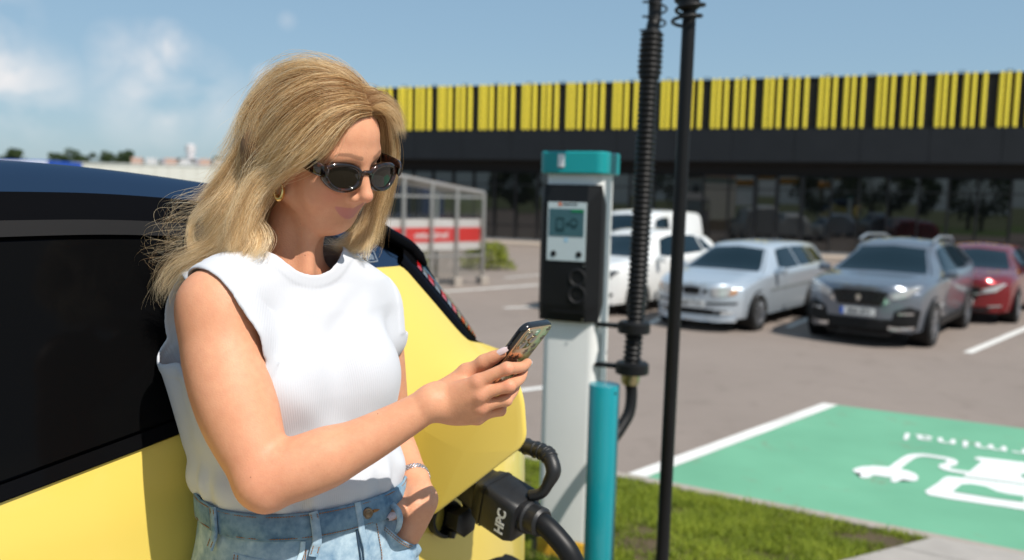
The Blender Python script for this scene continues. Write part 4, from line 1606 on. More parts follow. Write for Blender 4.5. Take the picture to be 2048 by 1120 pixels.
VV = np.concatenate([np.linspace(0, .15, 4), np.linspace(.2, .42, 6)[0:], np.linspace(.46, .60, 4), np.linspace(.68, 1, 8)])


def carpaint(name, c, metal=.5, rough=.32):
    return mat(name, c, rough, metal, var=.03, vscale=3, coat=1.0)


# heading: noses point to the camera's left
HD = radians(180 + 52)
# silver estate
silver_p = carpaint('silver_blue_paint', (.50, .56, .62), .45)
c = Car('estate_car', 'pale silver blue estate car parked between the white car and the grey crossover', 4.65, 1.76,
        [(-3.80, .95), (-3.76, 1.28), (-3.55, 1.40), (-2.9, 1.455), (-1.9, 1.475), (-1.35, 1.44), (-1.10, 1.36), (-.35, .985), (.1, .91), (.55, .80), (.80, .68), (.85, .60)],
        [(-3.80, .98), (-3.0, .99), (-1.5, .96), (-.4, .93), (.2, .86), (.85, .58)], 1.12, silver_p, 2.68, .315, bulge=.34)
c.patch('windscreen', -1.10, -.34, -.17, .17, carglass, xs0=-1.10)
for sg in (1, -1):
    c.patch('front_side_window', -1.98, -.98, sg * .40, sg * .225, carglass, xs1=-1.30)
    c.patch('rear_side_window', -2.86, -2.05, sg * .40, sg * .225, carglass)
    c.patch('load_side_window', -3.52, -2.92, sg * .39, sg * .235, carglass, xs0=-3.38)
    c.patch('side_moulding', -2.5, -.45, sg * .70, sg * .665, mat('grey_moulding', (.20, .22, .23), .5), out=.012)
    c.front('headlight', [(sg * .33, .735), (sg * .36, .60), (sg * .60, .60), (sg * .66, .76), (sg * .55, .775)], lampg, .014)
    c.front('indicator', [(sg * .625, .62), (sg * .615, .66), (sg * .70, .76), (sg * .71, .66)], amber, .018)
    c.front('side_grille', [(sg * .20, .70), (sg * .225, .64), (sg * .28, .66), (sg * .275, .72)], blackp, .016)
    c.front('fog_lamp', [(sg * .50, .30), (sg * .50, .355), (sg * .66, .355), (sg * .66, .31)], lampg, .012)
    c.front('bumper_strip', [(sg * .28, .475), (sg * .28, .50), (sg * .72, .515), (sg * .72, .485)], blackp, .02)
c.front('grille', [(-.155, .735), (-.145, .64), (-.11, .62), (.11, .62), (.145, .64), (.155, .735), (0, .75)], blackp, .016)
c.front('lower_intake', [(-.60, .37), (-.50, .29), (.50, .29), (.60, .37), (.3, .385), (-.3, .385)], blackp, .010)
c.front('bumper_lip', [(-.72, .255), (-.70, .185), (.70, .185), (.72, .255)], silver_p, .05)
c.plate(.475, '868 TTC')
c.wheels(10); c.mirrors(-.72, .985, silver_p)
c.place(G(1517, 661), HD + radians(1))

# grey crossover
grey_p = carpaint('grey_blue_paint', (.17, .19, .225), .55, .28)
c = Car('crossover', 'dark grey crossover with large grille and silver roof rails, nearest of the parked cars', 4.45, 1.86,
        [(-3.57, 1.0), (-3.52, 1.25), (-3.25, 1.50), (-2.6, 1.60), (-1.7, 1.63), (-1.25, 1.58), (-.95, 1.46), (-.20, 1.10), (.30, 1.03), (.65, .94), (.82, .82), (.88, .70)],
        [(-3.57, 1.16), (-2.6, 1.10), (-1.2, 1.05), (-.2, 1.02), (.3, .97), (.88, .68)], 1.22, grey_p, 2.67, .355, fo=.88, sill=.26, bulge=.30)
c.patch('windscreen', -1.02, -.24, -.17, .17, carglass)
for sg in (1, -1):
    c.patch('front_side_window', -1.72, -.82, sg * .40, sg * .225, carglass, xs1=-1.15)
    c.patch('rear_side_window', -2.62, -1.78, sg * .40, sg * .225, carglass)
    c.patch('load_side_window', -3.20, -2.68, sg * .38, sg * .24, carglass, xs0=-2.95)
    c.patch('sill_trim', -2.25, -.45, sg * .99, sg * .90, blackp, out=.02)
    c.front('headlight', [(sg * .42, .83), (sg * .45, .74), (sg * .68, .80), (sg * .84, .96), (sg * .78, .97), (sg * .60, .90)], lampg, .016)
    c.front('lamp_tooth', [(sg * .38, .78), (sg * .36, .66), (sg * .46, .72)], chrome, .022)
    c.front('bumper_corner', [(sg * .52, .58), (sg * .46, .34), (sg * .80, .30), (sg * .84, .60), (sg * .70, .66)], blackp, .014)
    c.front('fog_lamp', [(sg * .56, .555), (sg * .56, .525), (sg * .76, .53), (sg * .76, .565)], chrome, .024)
    c.front('chrome_blade', [(sg * .44, .30), (sg * .44, .35), (sg * .58, .335), (sg * .78, .355), (sg * .78, .315), (sg * .56, .28)], chrome, .03)
    MB().tube([(-3.0, sg * .55, 1.56), (-2.7, sg * .57, 1.632), (-1.6, sg * .59, 1.660), (-1.25, sg * .59, 1.608), (-1.15, sg * .59, 1.575)], .022, 8).build('roof_rail', mat('satin_rail', (.60, .60, .60), .3, .8), c.root)
c.front('grille', [(-.42, .86), (-.32, .64), (.32, .64), (.42, .86), (.2, .88), (-.2, .88)], mat('grille_black', (.008, .008, .009), .35), .014)
for k in range(7):
    zz = .67 + k * .029
    c.front('grille_bar', [(-.30 - .013 * k, zz - .003), (-.30 - .013 * k, zz + .003), (.30 + .013 * k, zz + .003), (.30 + .013 * k, zz - .003)], mat('dark_chrome', (.05, .05, .05), .3, .8), .019, .02)
c.front('badge', [(-.045, .79), (-.03, .73), (0, .70), (.03, .73), (.045, .79), (0, .82)], chrome, .035)
c.front('lower_intake', [(-.52, .45), (-.46, .26), (.46, .26), (.52, .45)], blackp, .010)
c.front('skid_plate', [(-.5, .24), (-.46, .19), (.46, .19), (.5, .24)], blackp, .04)
c.plate(.545, '808 BTI')
c.wheels(5, mat('two_tone_alloy', (.28, .28, .29), .3, .8)); c.mirrors(-.62, 1.09, grey_p)
crossover = c
c.place(G(1866, 692), HD + radians(1))

# red hatchback at the frame's right edge
red_p = carpaint('red_metallic_paint', (.21, .004, .009), .45, .25)
c = Car('hatchback', 'deep red car at the right edge of the picture, behind the grey crossover', 4.45, 1.80,
        [(-3.5, 1.0), (-3.45, 1.18), (-3.1, 1.36), (-2.4, 1.44), (-1.6, 1.455), (-1.2, 1.40), (-.95, 1.31), (-.10, .99), (.4, .92), (.70, .82), (.90, .70), (.95, .60)],
        [(-3.5, 1.0), (-2.4, .99), (-1.0, .95), (-.1, .92), (.4, .86), (.95, .58)], 1.15, red_p, 2.70, .32, fo=.95, bulge=.36)
c.patch('windscreen', -1.02, -.14, -.17, .17, carglass)
for sg in (1, -1):
    c.patch('front_side_window', -1.72, -.78, sg * .40, sg * .225, carglass, xs1=-1.15)
    c.patch('rear_side_window', -2.75, -1.78, sg * .40, sg * .225, carglass, xs0=-2.5)
    c.front('headlight', [(sg * .36, .66), (sg * .40, .60), (sg * .62, .64), (sg * .76, .77), (sg * .70, .78), (sg * .52, .71)], lampg, .016)
    c.front('chrome_wing', [(sg * .24, .575), (sg * .25, .555), (sg * .62, .625), (sg * .62, .645)], chrome, .022)
    c.front('bumper_vent', [(sg * .48, .36), (sg * .50, .33), (sg * .70, .35), (sg * .70, .38)], chrome, .02)
c.front('grille', [(-.36, .70), (-.30, .46), (.30, .46), (.36, .70), (.0, .72)], blackp, .014)
c.front('lower_intake', [(-.55, .33), (-.50, .25), (.50, .25), (.55, .33)], blackp, .012)
c.plate(.43, '395 MKR')
c.wheels(10); c.mirrors(-.66, .99, red_p)
c.place(G(2034, 645), HD + radians(2))

# white crossover behind the hose
white_p = carpaint('white_paint', (.74, .74, .72), .0, .3)
c = Car('white_car', 'white compact car parked behind the ribbed hose and the black pole', 4.38, 1.80,
        [(-3.5, 1.0), (-3.45, 1.25), (-3.15, 1.46), (-2.4, 1.57), (-1.6, 1.59), (-1.2, 1.53), (-.95, 1.42), (-.15, 1.06), (.4, .98), (.68, .88), (.82, .76), (.88, .66)],
        [(-3.5, 1.10), (-2.4, 1.07), (-1.0, 1.02), (-.1, .98), (.4, .92), (.88, .64)], 1.18, white_p, 2.65, .34, fo=.88, bulge=.32)
c.patch('windscreen', -1.02, -.20, -.17, .17, carglass)
for sg in (1, -1):
    c.patch('front_side_window', -1.72, -.80, sg * .40, sg * .225, carglass, xs1=-1.12)
    c.patch('rear_side_window', -2.62, -1.78, sg * .40, sg * .225, carglass)
    c.patch('load_side_window', -3.15, -2.68, sg * .38, sg * .24, carglass, xs0=-2.9)
    c.front('headlight', [(sg * .40, .76), (sg * .44, .66), (sg * .66, .70), (sg * .80, .86), (sg * .70, .87)], mat('smoked_lamp', (.10, .11, .12), .05, .3, coat=1.), .014)
    c.front('lamp_bulb', [(sg * .56, .75), (sg * .56, .70), (sg * .64, .71), (sg * .66, .77)], chrome, .026)
    c.front('fog_lamp', [(sg * .52, .44), (sg * .56, .38), (sg * .70, .38), (sg * .72, .44)], blackp, .014)
    c.front('fog_bulb', [(sg * .60, .43), (sg * .60, .39), (sg * .66, .39), (sg * .66, .43)], chrome, .022)
c.front('grille', [(-.36, .74), (-.32, .62), (.32, .62), (.36, .74)], blackp, .014)
c.front('lower_intake', [(-.50, .42), (-.46, .28), (.46, .28), (.50, .42)], blackp, .012)
c.plate(.52, '217 BLH')
c.wheels(5); c.mirrors(-.62, 1.04, white_p)
c.place(G(1278, 630), HD + radians(-1))

# white van beyond it
van_p = carpaint('van_white_paint', (.70, .72, .72), .0, .4)
c = Car('van', 'white panel van standing furthest back, behind the white compact car', 4.50, 1.84,
        [(-3.62, 1.25), (-3.58, 1.72), (-3.4, 1.86), (-2.4, 1.90), (-1.5, 1.90), (-1.15, 1.84), (-.95, 1.74), (-.10, 1.18), (.35, 1.08), (.66, .96), (.82, .82), (.88, .70)],
        [(-3.62, 1.15), (-2.4, 1.12), (-1.0, 1.08), (-.1, 1.06), (.35, 1.00), (.88, .68)], 1.48, van_p, 2.75, .325, fo=.88, bulge=.30, rbulge=.06)
c.patch('windscreen', -1.00, -.16, -.17, .17, carglass)
for sg in (1, -1):
    c.patch('front_side_window', -1.72, -.72, sg * .40, sg * .235, carglass, xs1=-1.10)
    c.patch('side_panel', -3.3, -1.85, sg * .40, sg * .24, van_p, out=.010)
    c.front('headlight', [(sg * .40, .82), (sg * .42, .70), (sg * .70, .72), (sg * .80, .95), (sg * .66, .93)], lampg, .014)
c.front('grille', [(-.36, .78), (-.32, .66), (.32, .66), (.36, .78)], blackp, .014)
c.front('bumper', [(-.80, .56), (-.74, .28), (.74, .28), (.80, .56)], blackp, .02)
c.plate(.48, '531 FGT')
c.wheels(6); c.mirrors(-.58, 1.14, blackp, (.12, .18, .22))
c.place(P(1272, 560, 21.8) * np.array([1, 1, 0]), HD + radians(-2))
# ------------------------------------------------------------------ the yellow car she leans on
CA = radians(55)
CW = np.array([-.075, 2.05, .65])                  # under the left rear wheel
CXA = np.array([-cos(CA), -sin(CA), 0]); CYA = np.array([-sin(CA), cos(CA), 0]); CZA = np.array([0, 0, 1.])
CM = np.stack([CXA, CYA, CZA], 1)                  # car axes: x forward from the rear axle, y inwards from the left side, z up


def CP(x, y, z): return CW + CM @ np.array([x, y, z])


car = empty('electric_car', CW, 0, 'yellow electric car with black roof and glass, charging flap open, next to the woman', 'car')
car.matrix_world = Matrix([[CXA[0], CYA[0], 0, CW[0]], [CXA[1], CYA[1], 0, CW[1]], [0, 0, 1, CW[2]], [0, 0, 0, 1]])


def inm(o):
    o.parent = car
    return o


yp = bpy.data.materials.new('yellow_car_paint')
yp.use_nodes = True
t = NT(yp)
b = t.n('ShaderNodeBsdfPrincipled', i_Roughness=.36)
b.inputs['Base Color'].default_value = (.74, .56, .110, 1)
b.inputs['Coat Weight'].default_value = .4
b.inputs['Coat Roughness'].default_value = .06
zz = t.n('ShaderNodeTexNoise', i_Scale=900., i_Detail=1.)
tcn = t.n('ShaderNodeTexCoord'); t.l(tcn.outputs['Object'], zz.inputs['Vector'])
bp = t.n('ShaderNodeBump', i_Strength=.03, i_Distance=.001); t.l(zz.outputs['Fac'], bp.inputs['Height']); t.l(bp.outputs[0], b.inputs['Normal'])
t.l(b.outputs[0], t.out.inputs[0])
kp = bpy.data.materials.new('black_gloss_paint')
kp.use_nodes = True
t = NT(kp)
d1_ = t.n('ShaderNodeBsdfDiffuse'); d1_.inputs['Color'].default_value = (.004, .004, .0045, 1)
g1_ = t.n('ShaderNodeBsdfGlossy', i_Roughness=.06); g1_.inputs['Color'].default_value = (.12, .16, .23, 1)  # gloss tinted blue, the deep sky's reflection colour put into it
f1_ = t.n('ShaderNodeFresnel', i_IOR=1.22)
m1_ = t.n('ShaderNodeMixShader')
t.l(f1_.outputs[0], m1_.inputs[0]); t.l(d1_.outputs[0], m1_.inputs[1]); t.l(g1_.outputs[0], m1_.inputs[2]); t.l(m1_.outputs[0], t.out.inputs[0])
kglass = mat('privacy_glass', (.003, .003, .0032), .10, spec=.05)
ktrim = mat('grey_satin_trim', (.012, .0115, .012), .6, spec=.15)

ROOF = pch([-.80, -.55, -.20, .10, .40, .90, 1.5, 2.0, 2.35, 2.70, 2.95, 3.20, 3.42], [1.02, 1.20, 1.38, 1.495, 1.556, 1.592, 1.578, 1.52, 1.40, 1.18, 1.02, .96, .84])


def tumble(z):
    """how far the side leans in at height z"""
    return .018 * max(0, (.62 - z) / .4) ** 2 + .030 * max(0, z - .80) + .42 * max(0, z - 1.02) ** 1.55


XCV = {}


def XC(z):
    k = round(z * 200)
    if k not in XCV:
        tgt = float(np.interp(z, [.25, .5, .9, 1.03, 1.09, 1.13, 1.17, 1.25, 1.33, 1.40, 1.46, 1.52], [1040, 1049, 1049, 1038, 1020, 1000, 966, 924, 880, 842, 800, 740]))
        lo_, hi_ = -.5, .9
        for _ in range(16):
            m_ = (lo_ + hi_) / 2
            mx_ = max(PROJ(CP(x, side_y0(x, z, m_), z))[0] for x in np.linspace(m_, -.62, 26))
            if mx_ > tgt: lo_ = m_
            else: hi_ = m_
        XCV[k] = (lo_ + hi_) / 2
    return XCV[k]


def side_y0(x, z, xc):
    y = tumble(z)
    d = xc - x
    if d > 0: y += .80 * d * d + .3 * max(0, d - .35) ** 2
    y -= .022 * math.exp(-((x - .02) / .34) ** 2 - ((z - .80) / .20) ** 2)
    y += .016 * math.exp(-((x - 1.5) / .7) ** 2 - ((z - .62) / .16) ** 2)
    d2 = x - 2.9
    if d2 > 0: y += .45 * d2 * d2
    return y


def side_y(x, z):
    k = z * 200
    a = math.floor(k)
    xc = XC(a / 200) * (1 - (k - a)) + XC((a + 1) / 200) * (k - a)
    return side_y0(x, z, xc)


def belt(x):
    """upper edge of the yellow"""
    return float(np.interp(x, [-.80, -.165, -.112, -.075, -.03, .105, .125, .27, .34, .46, .60, .74, 1.07, 2.0, 2.55], [.97, 1.165, 1.176, 1.186, 1.222, 1.368, 1.380, 1.384, 1.365, 1.262, 1.185, 1.146, 1.106, 1.03, .99]))


def grid_side(name, xs, z0f, z1f, nz, m_, push=0.0):
    V = []
    for x in xs:
        a, b_ = z0f(x), z1f(x)
        V.append([(x, side_y(x, a + (b_ - a) * k / nz) - push, a + (b_ - a) * k / nz) for k in range(nz + 1)])
    return V


# rear edge of the body in plan: stop where the two sides meet the tailgate
xs_l = np.concatenate([np.linspace(-.62, -.2, 26), np.linspace(-.185, .62, 60), np.linspace(.64, 2.56, 50)])


def arch_z(x):
    r = .338
    return max(.22, .318 + sqrt(max(0, r * r - x * x)) if abs(x) < r else .22)


inm(MB().grid(grid_side('q', xs_l, arch_z, belt, 44, yp)).build('quarter_panel', yp, None, True))


def roofedge(x): return float(ROOF(x)) - .055


xs_u = np.concatenate([np.linspace(-.075, .62, 60), np.linspace(.64, 2.5, 50)])
inm(MB().grid(grid_side('q', xs_u, lambda x: belt(x) + .0, lambda x: max(belt(x) + .004, roofedge(x)), 26, kp, -.004)).build('upper_side', kp, None, True))
# window, frame and trims
win = lambda x: belt(x) + .030
wtop = lambda x: roofedge(x) - .075
xs_w = np.linspace(.50, 2.25, 60)
inm(MB().grid(grid_side('w', xs_w, win, lambda x: max(win(x) + .002, wtop(x)), 16, kglass, .004)).build('side_window', kglass, None, True))
inm(MB().grid(grid_side('w', np.linspace(.30, 2.3, 60), lambda x: wtop(x) + .008, lambda x: wtop(x) + .032, 3, ktrim, .006)).build('window_trim', ktrim, None, True))
inm(MB().grid(grid_side('w', np.linspace(.62, 2.4, 60), lambda x: belt(x) + .004, lambda x: belt(x) + .026, 3, kp, .007)).build('belt_trim', kp, None, True))
# roof: from this side's edge to the other one
WID = 1.80
V = []
for x in np.linspace(-.10, 2.5, 50):
    ze = max(belt(x) + .004, roofedge(x)); ye = side_y(x, ze) + .004
    zt = float(ROOF(x))
    row = []
    for k in range(25):
        s = k / 24
        y = ye + (WID - 2 * ye) * s
        e = 1 - abs(2 * s - 1)
        row.append((x, y, ze + (zt - ze) * (1 - (1 - min(1, e * 2.2)) ** 2.6)))
    V.append(row)
inm(MB().grid(V).build('roof', kp, None, True))
# the other side, tailgate, nose
mirr = lambda V: [[(p[0], WID - p[1], p[2]) for p in row] for row in V][::-1]
inm(MB().grid(mirr(grid_side('q', xs_l, arch_z, belt, 20, yp))).build('quarter_panel', yp, None, True))
inm(MB().grid(mirr(grid_side('q', xs_u, belt, lambda x: max(belt(x) + .004, roofedge(x)), 12, kp))).build('upper_side', kp, None, True))
XE = lambda z: float(np.interp(z, [.2, 1.02, 1.165, 1.18, 1.235, 1.30, 1.372, 1.425, 1.50], [-.62, -.62, -.165, -.128, -.108, -.062, .005, .060, .14]))


def capgrid(za, zb, n, bul):
    V = []
    for z in np.linspace(za, zb, n):
        x = XE(z); ye = min(side_y(x, z), .62)
        V.append([(x - bul * (1 - abs(2 * s - 1) ** 2.2), ye + (WID - 2 * ye) * s, z) for s in np.linspace(0, 1, 17)])
    return V


inm(MB().grid(capgrid(.25, 1.0, 24, .10)).build('tailgate', yp, None, True))
inm(MB().grid(capgrid(1.0, 1.50, 24, .04)).build('rear_window', kglass, None, True))
# bonnet and nose
V = []
for x in np.linspace(2.42, 3.43, 20):
    zt = float(ROOF(x)); zb_ = min(belt(min(x, 2.55)), zt - .03)
    ye = side_y(x, zb_)
    V.append([(x, ye + (WID - 2 * ye) * s, zb_ + (zt - zb_) * (1 - abs(2 * s - 1) ** 3)) for s in np.linspace(0, 1, 17)])
inm(MB().grid(V).build('bonnet', yp, None, True))
for f in (lambda V: V, mirr):
    V = []
    for x in np.linspace(2.5, 3.43, 20):
        zb_ = min(belt(min(x, 2.55)), float(ROOF(x)) - .03)
        d_ = x - 2.58
        a = .318 + sqrt(max(0, .338 ** 2 - d_ * d_)) if abs(d_) < .338 else .22
        V.append([(x, side_y(x, a + (zb_ - a) * k / 16), a + (zb_ - a) * k / 16) for k in range(17)])
    inm(MB().grid(f(V)).build('front_wing', yp, None, True))
V = []
for z in np.linspace(.22, .82, 14):
    ye = side_y(3.43, z)
    V.append([(3.43 + .10 * (1 - abs(2 * s - 1) ** 2.5), ye + (WID - 2 * ye) * s, z) for s in np.linspace(0, 1, 17)])
inm(MB().grid(V).build('front_bumper', yp, None, True))
V = []
for x in np.linspace(1.95, 2.66, 12):
    zt = float(ROOF(x)) + .006
    ye = side_y(x, max(belt(min(x, 2.55)), roofedge(x))) + .02
    V.append([(x, ye + (WID - 2 * ye) * s, zt - .03 * abs(2 * s - 1) ** 3) for s in np.linspace(0, 1, 13)])
inm(MB().grid(V).build('windscreen', kglass, None, True))
inm(MB().box((1.35, WID / 2, .30), (3.6, WID - .30, .16)).build('underbody', blackp, None))
for x in (0, 2.58):
    for yy, sg in ((0, -1), (WID, 1)):
        ax = np.stack([np.array([1., 0, 0]), np.array([0, 0, 1.]), np.array([0, -1., 0])], 1) if sg < 0 else np.stack([np.array([-1., 0, 0]), np.array([0, 0, 1.]), np.array([0, 1., 0])], 1)
        inm(MB().lathe([(.345, -.36), (.345, -.006), (.330, .004), (.326, -.02), (.322, -.34)], 48, (x, yy, .318), ax).build('wheel_arch', blackp, None, auto=40))
        w_ = inm(MB().lathe([(.18, -.22), (.30, -.22), (.312, -.2), (.312, -.05), (.300, -.035), (.25, -.03), (.235, -.045), (.23, -.10)], 48, (x, yy, .312), ax).build('wheel', tyre_m, None, auto=40))
        rm = MB(); rm.lathe([(.24, -.06), (.24, -.034), (.225, -.036), (.22, -.09)], 40); rm.lathe([(.05, -.09), (.05, -.04), (.001, -.035)], 20)
        for k in range(5):
            b_ = MB().box((0, .135, -.055), (.07, .19, .03), None, .008); rm.add(np.array(b_.v) @ rotz(2 * pi * k / 5).T, b_.f)
        rm.v = [tuple(ax @ np.array(p) + np.array([x, yy, .312])) for p in rm.v]
        rm.build('rim', rim_m, w_, auto=40)


# rear lamp strip on the left pillar and its lit segments' red lenses
def sd(x, z, push):
    """point on the side surface pushed outwards along its normal"""
    e = .004
    dx = np.array([2 * e, side_y(x + e, z) - side_y(x - e, z), 0]); dz = np.array([0, side_y(x, z + e) - side_y(x, z - e), 2 * e])
    n = np.cross(dx, dz); n /= np.linalg.norm(n)
    if n[1] > 0: n = -n
    return np.array([x, side_y(x, z), z]) + n * push


def strip(name, A, B, m_, push, nn=24, w=7):
    """lens between two edge curves A and B ((x,z) lists)"""
    A, B = spline([(a[0], a[1], 0) for a in A], nn), spline([(a[0], a[1], 0) for a in B], nn)
    V = []
    for i in range(nn):
        row = []
        for k in range(w):
            s = k / (w - 1)
            p = A[i] * (1 - s) + B[i] * s
            row.append(sd(p[0], p[1], push * (0 if k in (0, w - 1) else 1) + .0005))
        V.append(row)
    return inm(MB().grid(V).build(name, m_, None, True))


lampA = [(.118, 1.385), (.060, 1.325), (-.005, 1.248), (-.055, 1.200), (-.090, 1.182), (-.112, 1.1765)]
lampB = [(.060, 1.425), (.005, 1.372), (-.062, 1.300), (-.108, 1.235), (-.128, 1.200), (-.128, 1.182)]
strip('rear_lamp', lampA, lampB, kp, .006)
mid = lambda u: (np.array(spline([(a[0], a[1], 0) for a in lampA], 60)[int(u * 59)]) * (1 - .62) + np.array(spline([(a[0], a[1], 0) for a in lampB], 60)[int(u * 59)]) * .62)
redl = mat('red_lens', (.50, .012, .014), .12, coat=1.)
clr = mat('grey_lens', (.16, .17, .18), .08, coat=1.)
A_, B_ = spline([(a[0], a[1], 0) for a in lampA], 200), spline([(a[0], a[1], 0) for a in lampB], 200)
for k in range(15):
    u0, u1 = .14 + k * .052, .14 + k * .052 + .040
    V = []
    for u in np.linspace(u0, u1, 4):
        i = int(u * 199)
        V.append([sd(*(A_[i] * (1 - s) + B_[i] * s)[:2], .0085) for s in (.50, .60, .70, .78)])
    inm(MB().grid(V).build('lamp_segment', redl if k % 2 == 0 else clr, None, True))
V = []
for u in np.linspace(.10, .97, 30):
    i = int(u * 199)
    V.append([sd(*(A_[i] * (1 - s) + B_[i] * s)[:2], .0075) for s in (.86, .90, .94)])
inm(MB().grid(V).build('lamp_rim', mat('dark_teal_glass', (.012, .05, .06), .06, coat=1.), None, True))
# spoiler edge above the lamp
sp = [sd(x, z, .012) for x, z in ((.40, 1.490), (.30, 1.488), (.20, 1.470), (.12, 1.440), (.05, 1.412), (.02, 1.385), (.0, 1.365))]
inm(MB().tube(spline(sp, 24), [.016] * 20 + [.013, .010, .008, .004], 12).build('spoiler_edge', kp, None, True))
# the lettering on the pillar
lett = mat('badge_silver', (.55, .58, .60), .25, .7)


def badge(ch, x, z, size, push=.006):
    c = bpy.data.curves.new('badge', 'FONT'); c.body = ch; c.size = size; c.extrude = .0006; c.align_x = 'CENTER'; c.align_y = 'CENTER'; c.materials.append(lett); c.offset = .0004
    o = to_mesh_object('badge', c)
    p = sd(x, z, push)
    n = (sd(x, z, 1.) - sd(x, z, 0.)); n /= np.linalg.norm(n)
    xa = np.array([-1., 0, 0]); xa = xa - n * (xa @ n); xa /= np.linalg.norm(xa)
    ya = np.cross(n, xa)
    o.parent = car
    o.matrix_local = Matrix([[xa[0], ya[0], n[0], p[0]], [xa[1], ya[1], n[1], p[1]], [xa[2], ya[2], n[2], p[2]], [0, 0, 0, 1]])


badge('E', .300, 1.405, .024); badge('X', .281, 1.405, .024)
mb = MB()
for a, b_ in (((.264, 1.416), (.228, 1.416)), ((.264, 1.394), (.228, 1.394)), ((.264, 1.416), (.264, 1.394)), ((.228, 1.416), (.228, 1.394))):
    mb.tube([sd(*a, .007), sd(*b_, .007)], .0011, 6)
inm(mb.build('badge_frame', lett, None))
badge('30', .246, 1.405, .019)

# charging flap, port, cap
HX, HZ0, HZ1 = .272, .875, 1.060
flap_dir = nrm(np.array([-cos(radians(78)), -sin(radians(78)), 0]))
fy_ = np.array([0, 0, 1.])
fn_ = np.cross(fy_, flap_dir); fn_ = fn_ if (CM @ fn_)[1] < 0 else -fn_
F0 = np.array([HX, side_y(HX, .95) - .012, 0])
FL = .285


def flap_pt(u, z, off):
    """u from the hinge outwards; the panel keeps the fender's slight crown"""
    p = F0 + flap_dir * u + fn_ * (.014 * math.sin(pi * min(1, max(0, u / FL))) + off)
    lean_ = 0.
    return np.array([p[0], p[1], 0]) + fn_ * lean_ * .4 + np.array([0, 0, z])


outl = []
cor = []
for q in ((810, 1022), (868, 1030), (1052, 888), (1046, 790), (1030, 752), (812, 852)):
    r = ray(*q); n_ = CM @ fn_
    t_ = ((CP(*F0) - CAMPOS) @ n_) / (r @ n_)
    p = CM.T @ (CAMPOS + r * t_ - CW)
    cor.append((max(.003, float((p - F0)[:2] @ flap_dir[:2])), float(p[2])))
print('flap', np.round(cor, 3))
rr = [.022, .018, .028, .03, .012, .02]
npt = len(cor)
for i in range(npt):
    p, a, c = np.array(cor[i]), np.array(cor[i - 1]), np.array(cor[(i + 1) % npt])
    d0, d1 = nrm(a - p), nrm(c - p)
    for s in np.linspace(0, 1, 7):
        q0, q1 = p + d0 * rr[i], p + d1 * rr[i]
        outl.append((1 - s) ** 2 * q0 + 2 * s * (1 - s) * p + s * s * q1)
outl = np.array(outl)
cen = np.array([.145, float(np.mean([c[1] for c in cor])) - .01])
rows = []
for sc, off in ((.0, 0), (.15, 0), (.3, 0), (.45, 0), (.6, 0), (.75, 0), (.88, 0), (.95, 0), (.985, -.0008), (1.0, -.004), (1.0, -.009), (.97, -.012), (.5, -.012), (.0, -.012)):
    rows.append([flap_pt(*(cen + (q - cen) * sc), off) for q in outl])
fl_o = inm(MB().grid(rows, False, True).build('charging_flap', yp, None, auto=50))
inm(MB().tube([flap_pt(.0, cor[0][1] + .02, -.014), flap_pt(.0, cor[-1][1] - .02, -.014)], .010, 10).build('flap_hinge', blackp, None))
PX, PZ = .085, .955
pw0 = sd(PX, PZ, 0.)
pn = nrm(np.array([.0, -1., .06]))
pf = frame([1, 0, 0], pn)
inm(MB().lathe([(.085, -.02), (.088, .003), (.080, .006), (.072, -.004), (.070, -.05), (.001, -.05)], 32, sd(PX, PZ, .0), pf).build('charging_port', blackp, None, auto=40))

# the plug with its handle, and the cable
HP = mat('plug_plastic', (.014, .014, .015), .42, var=.25, vscale=60, bump=.15, bscale=700)
pa_ = P(895, 935, 1.93)
pc_ = P(1052, 1030, 1.80)
plug = empty('charging_plug', pc_, 0, 'black charging plug with looped handle and white letters, pushed into the yellow car', 'plug')
axp = nrm(pc_ - pa_)
upp = nrm(np.array([.15, -.25, 1.0]) - axp * (np.array([.15, -.25, 1.0]) @ axp))
sdp = np.cross(axp, upp)
PF = np.stack([sdp, upp, axp], 1)


def pl(u, v, w): return pa_ + PF @ np.array([u, v, w])


LP = float(np.linalg.norm(pc_ - pa_))


def rsec(hw, hu, r, n=4): return rrect(2 * hw, 2 * hu, r, n)


rows = []
for w, hw, hu, r, sh in ((-.02, .034, .030, .02, 0), (.02, .036, .032, .02, 0), (.05, .040, .036, .02, 0), (LP * .50, .042, .040, .018, -.002), (LP * .52, .046, .044, .016, -.004), (LP * .60, .049, .050, .016, -.006), (LP * .92, .050, .050, .016, -.008), (LP * .99, .046, .046, .020, -.008), (LP * 1.0, .040, .040, .02, -.008)):
    rows.append([pl(x, y + sh, w) for x, y in rsec(hw, hu, r)])
mb = MB(); mb.grid(rows, False, True); k = len(rows[0])
mb.f += [tuple(range(k))[::-1], tuple((len(rows) - 1) * k + i for i in range(k))]; mb.mi += [0, 0]
rel(mb.build('plug_body', HP, None, auto=35), plug)
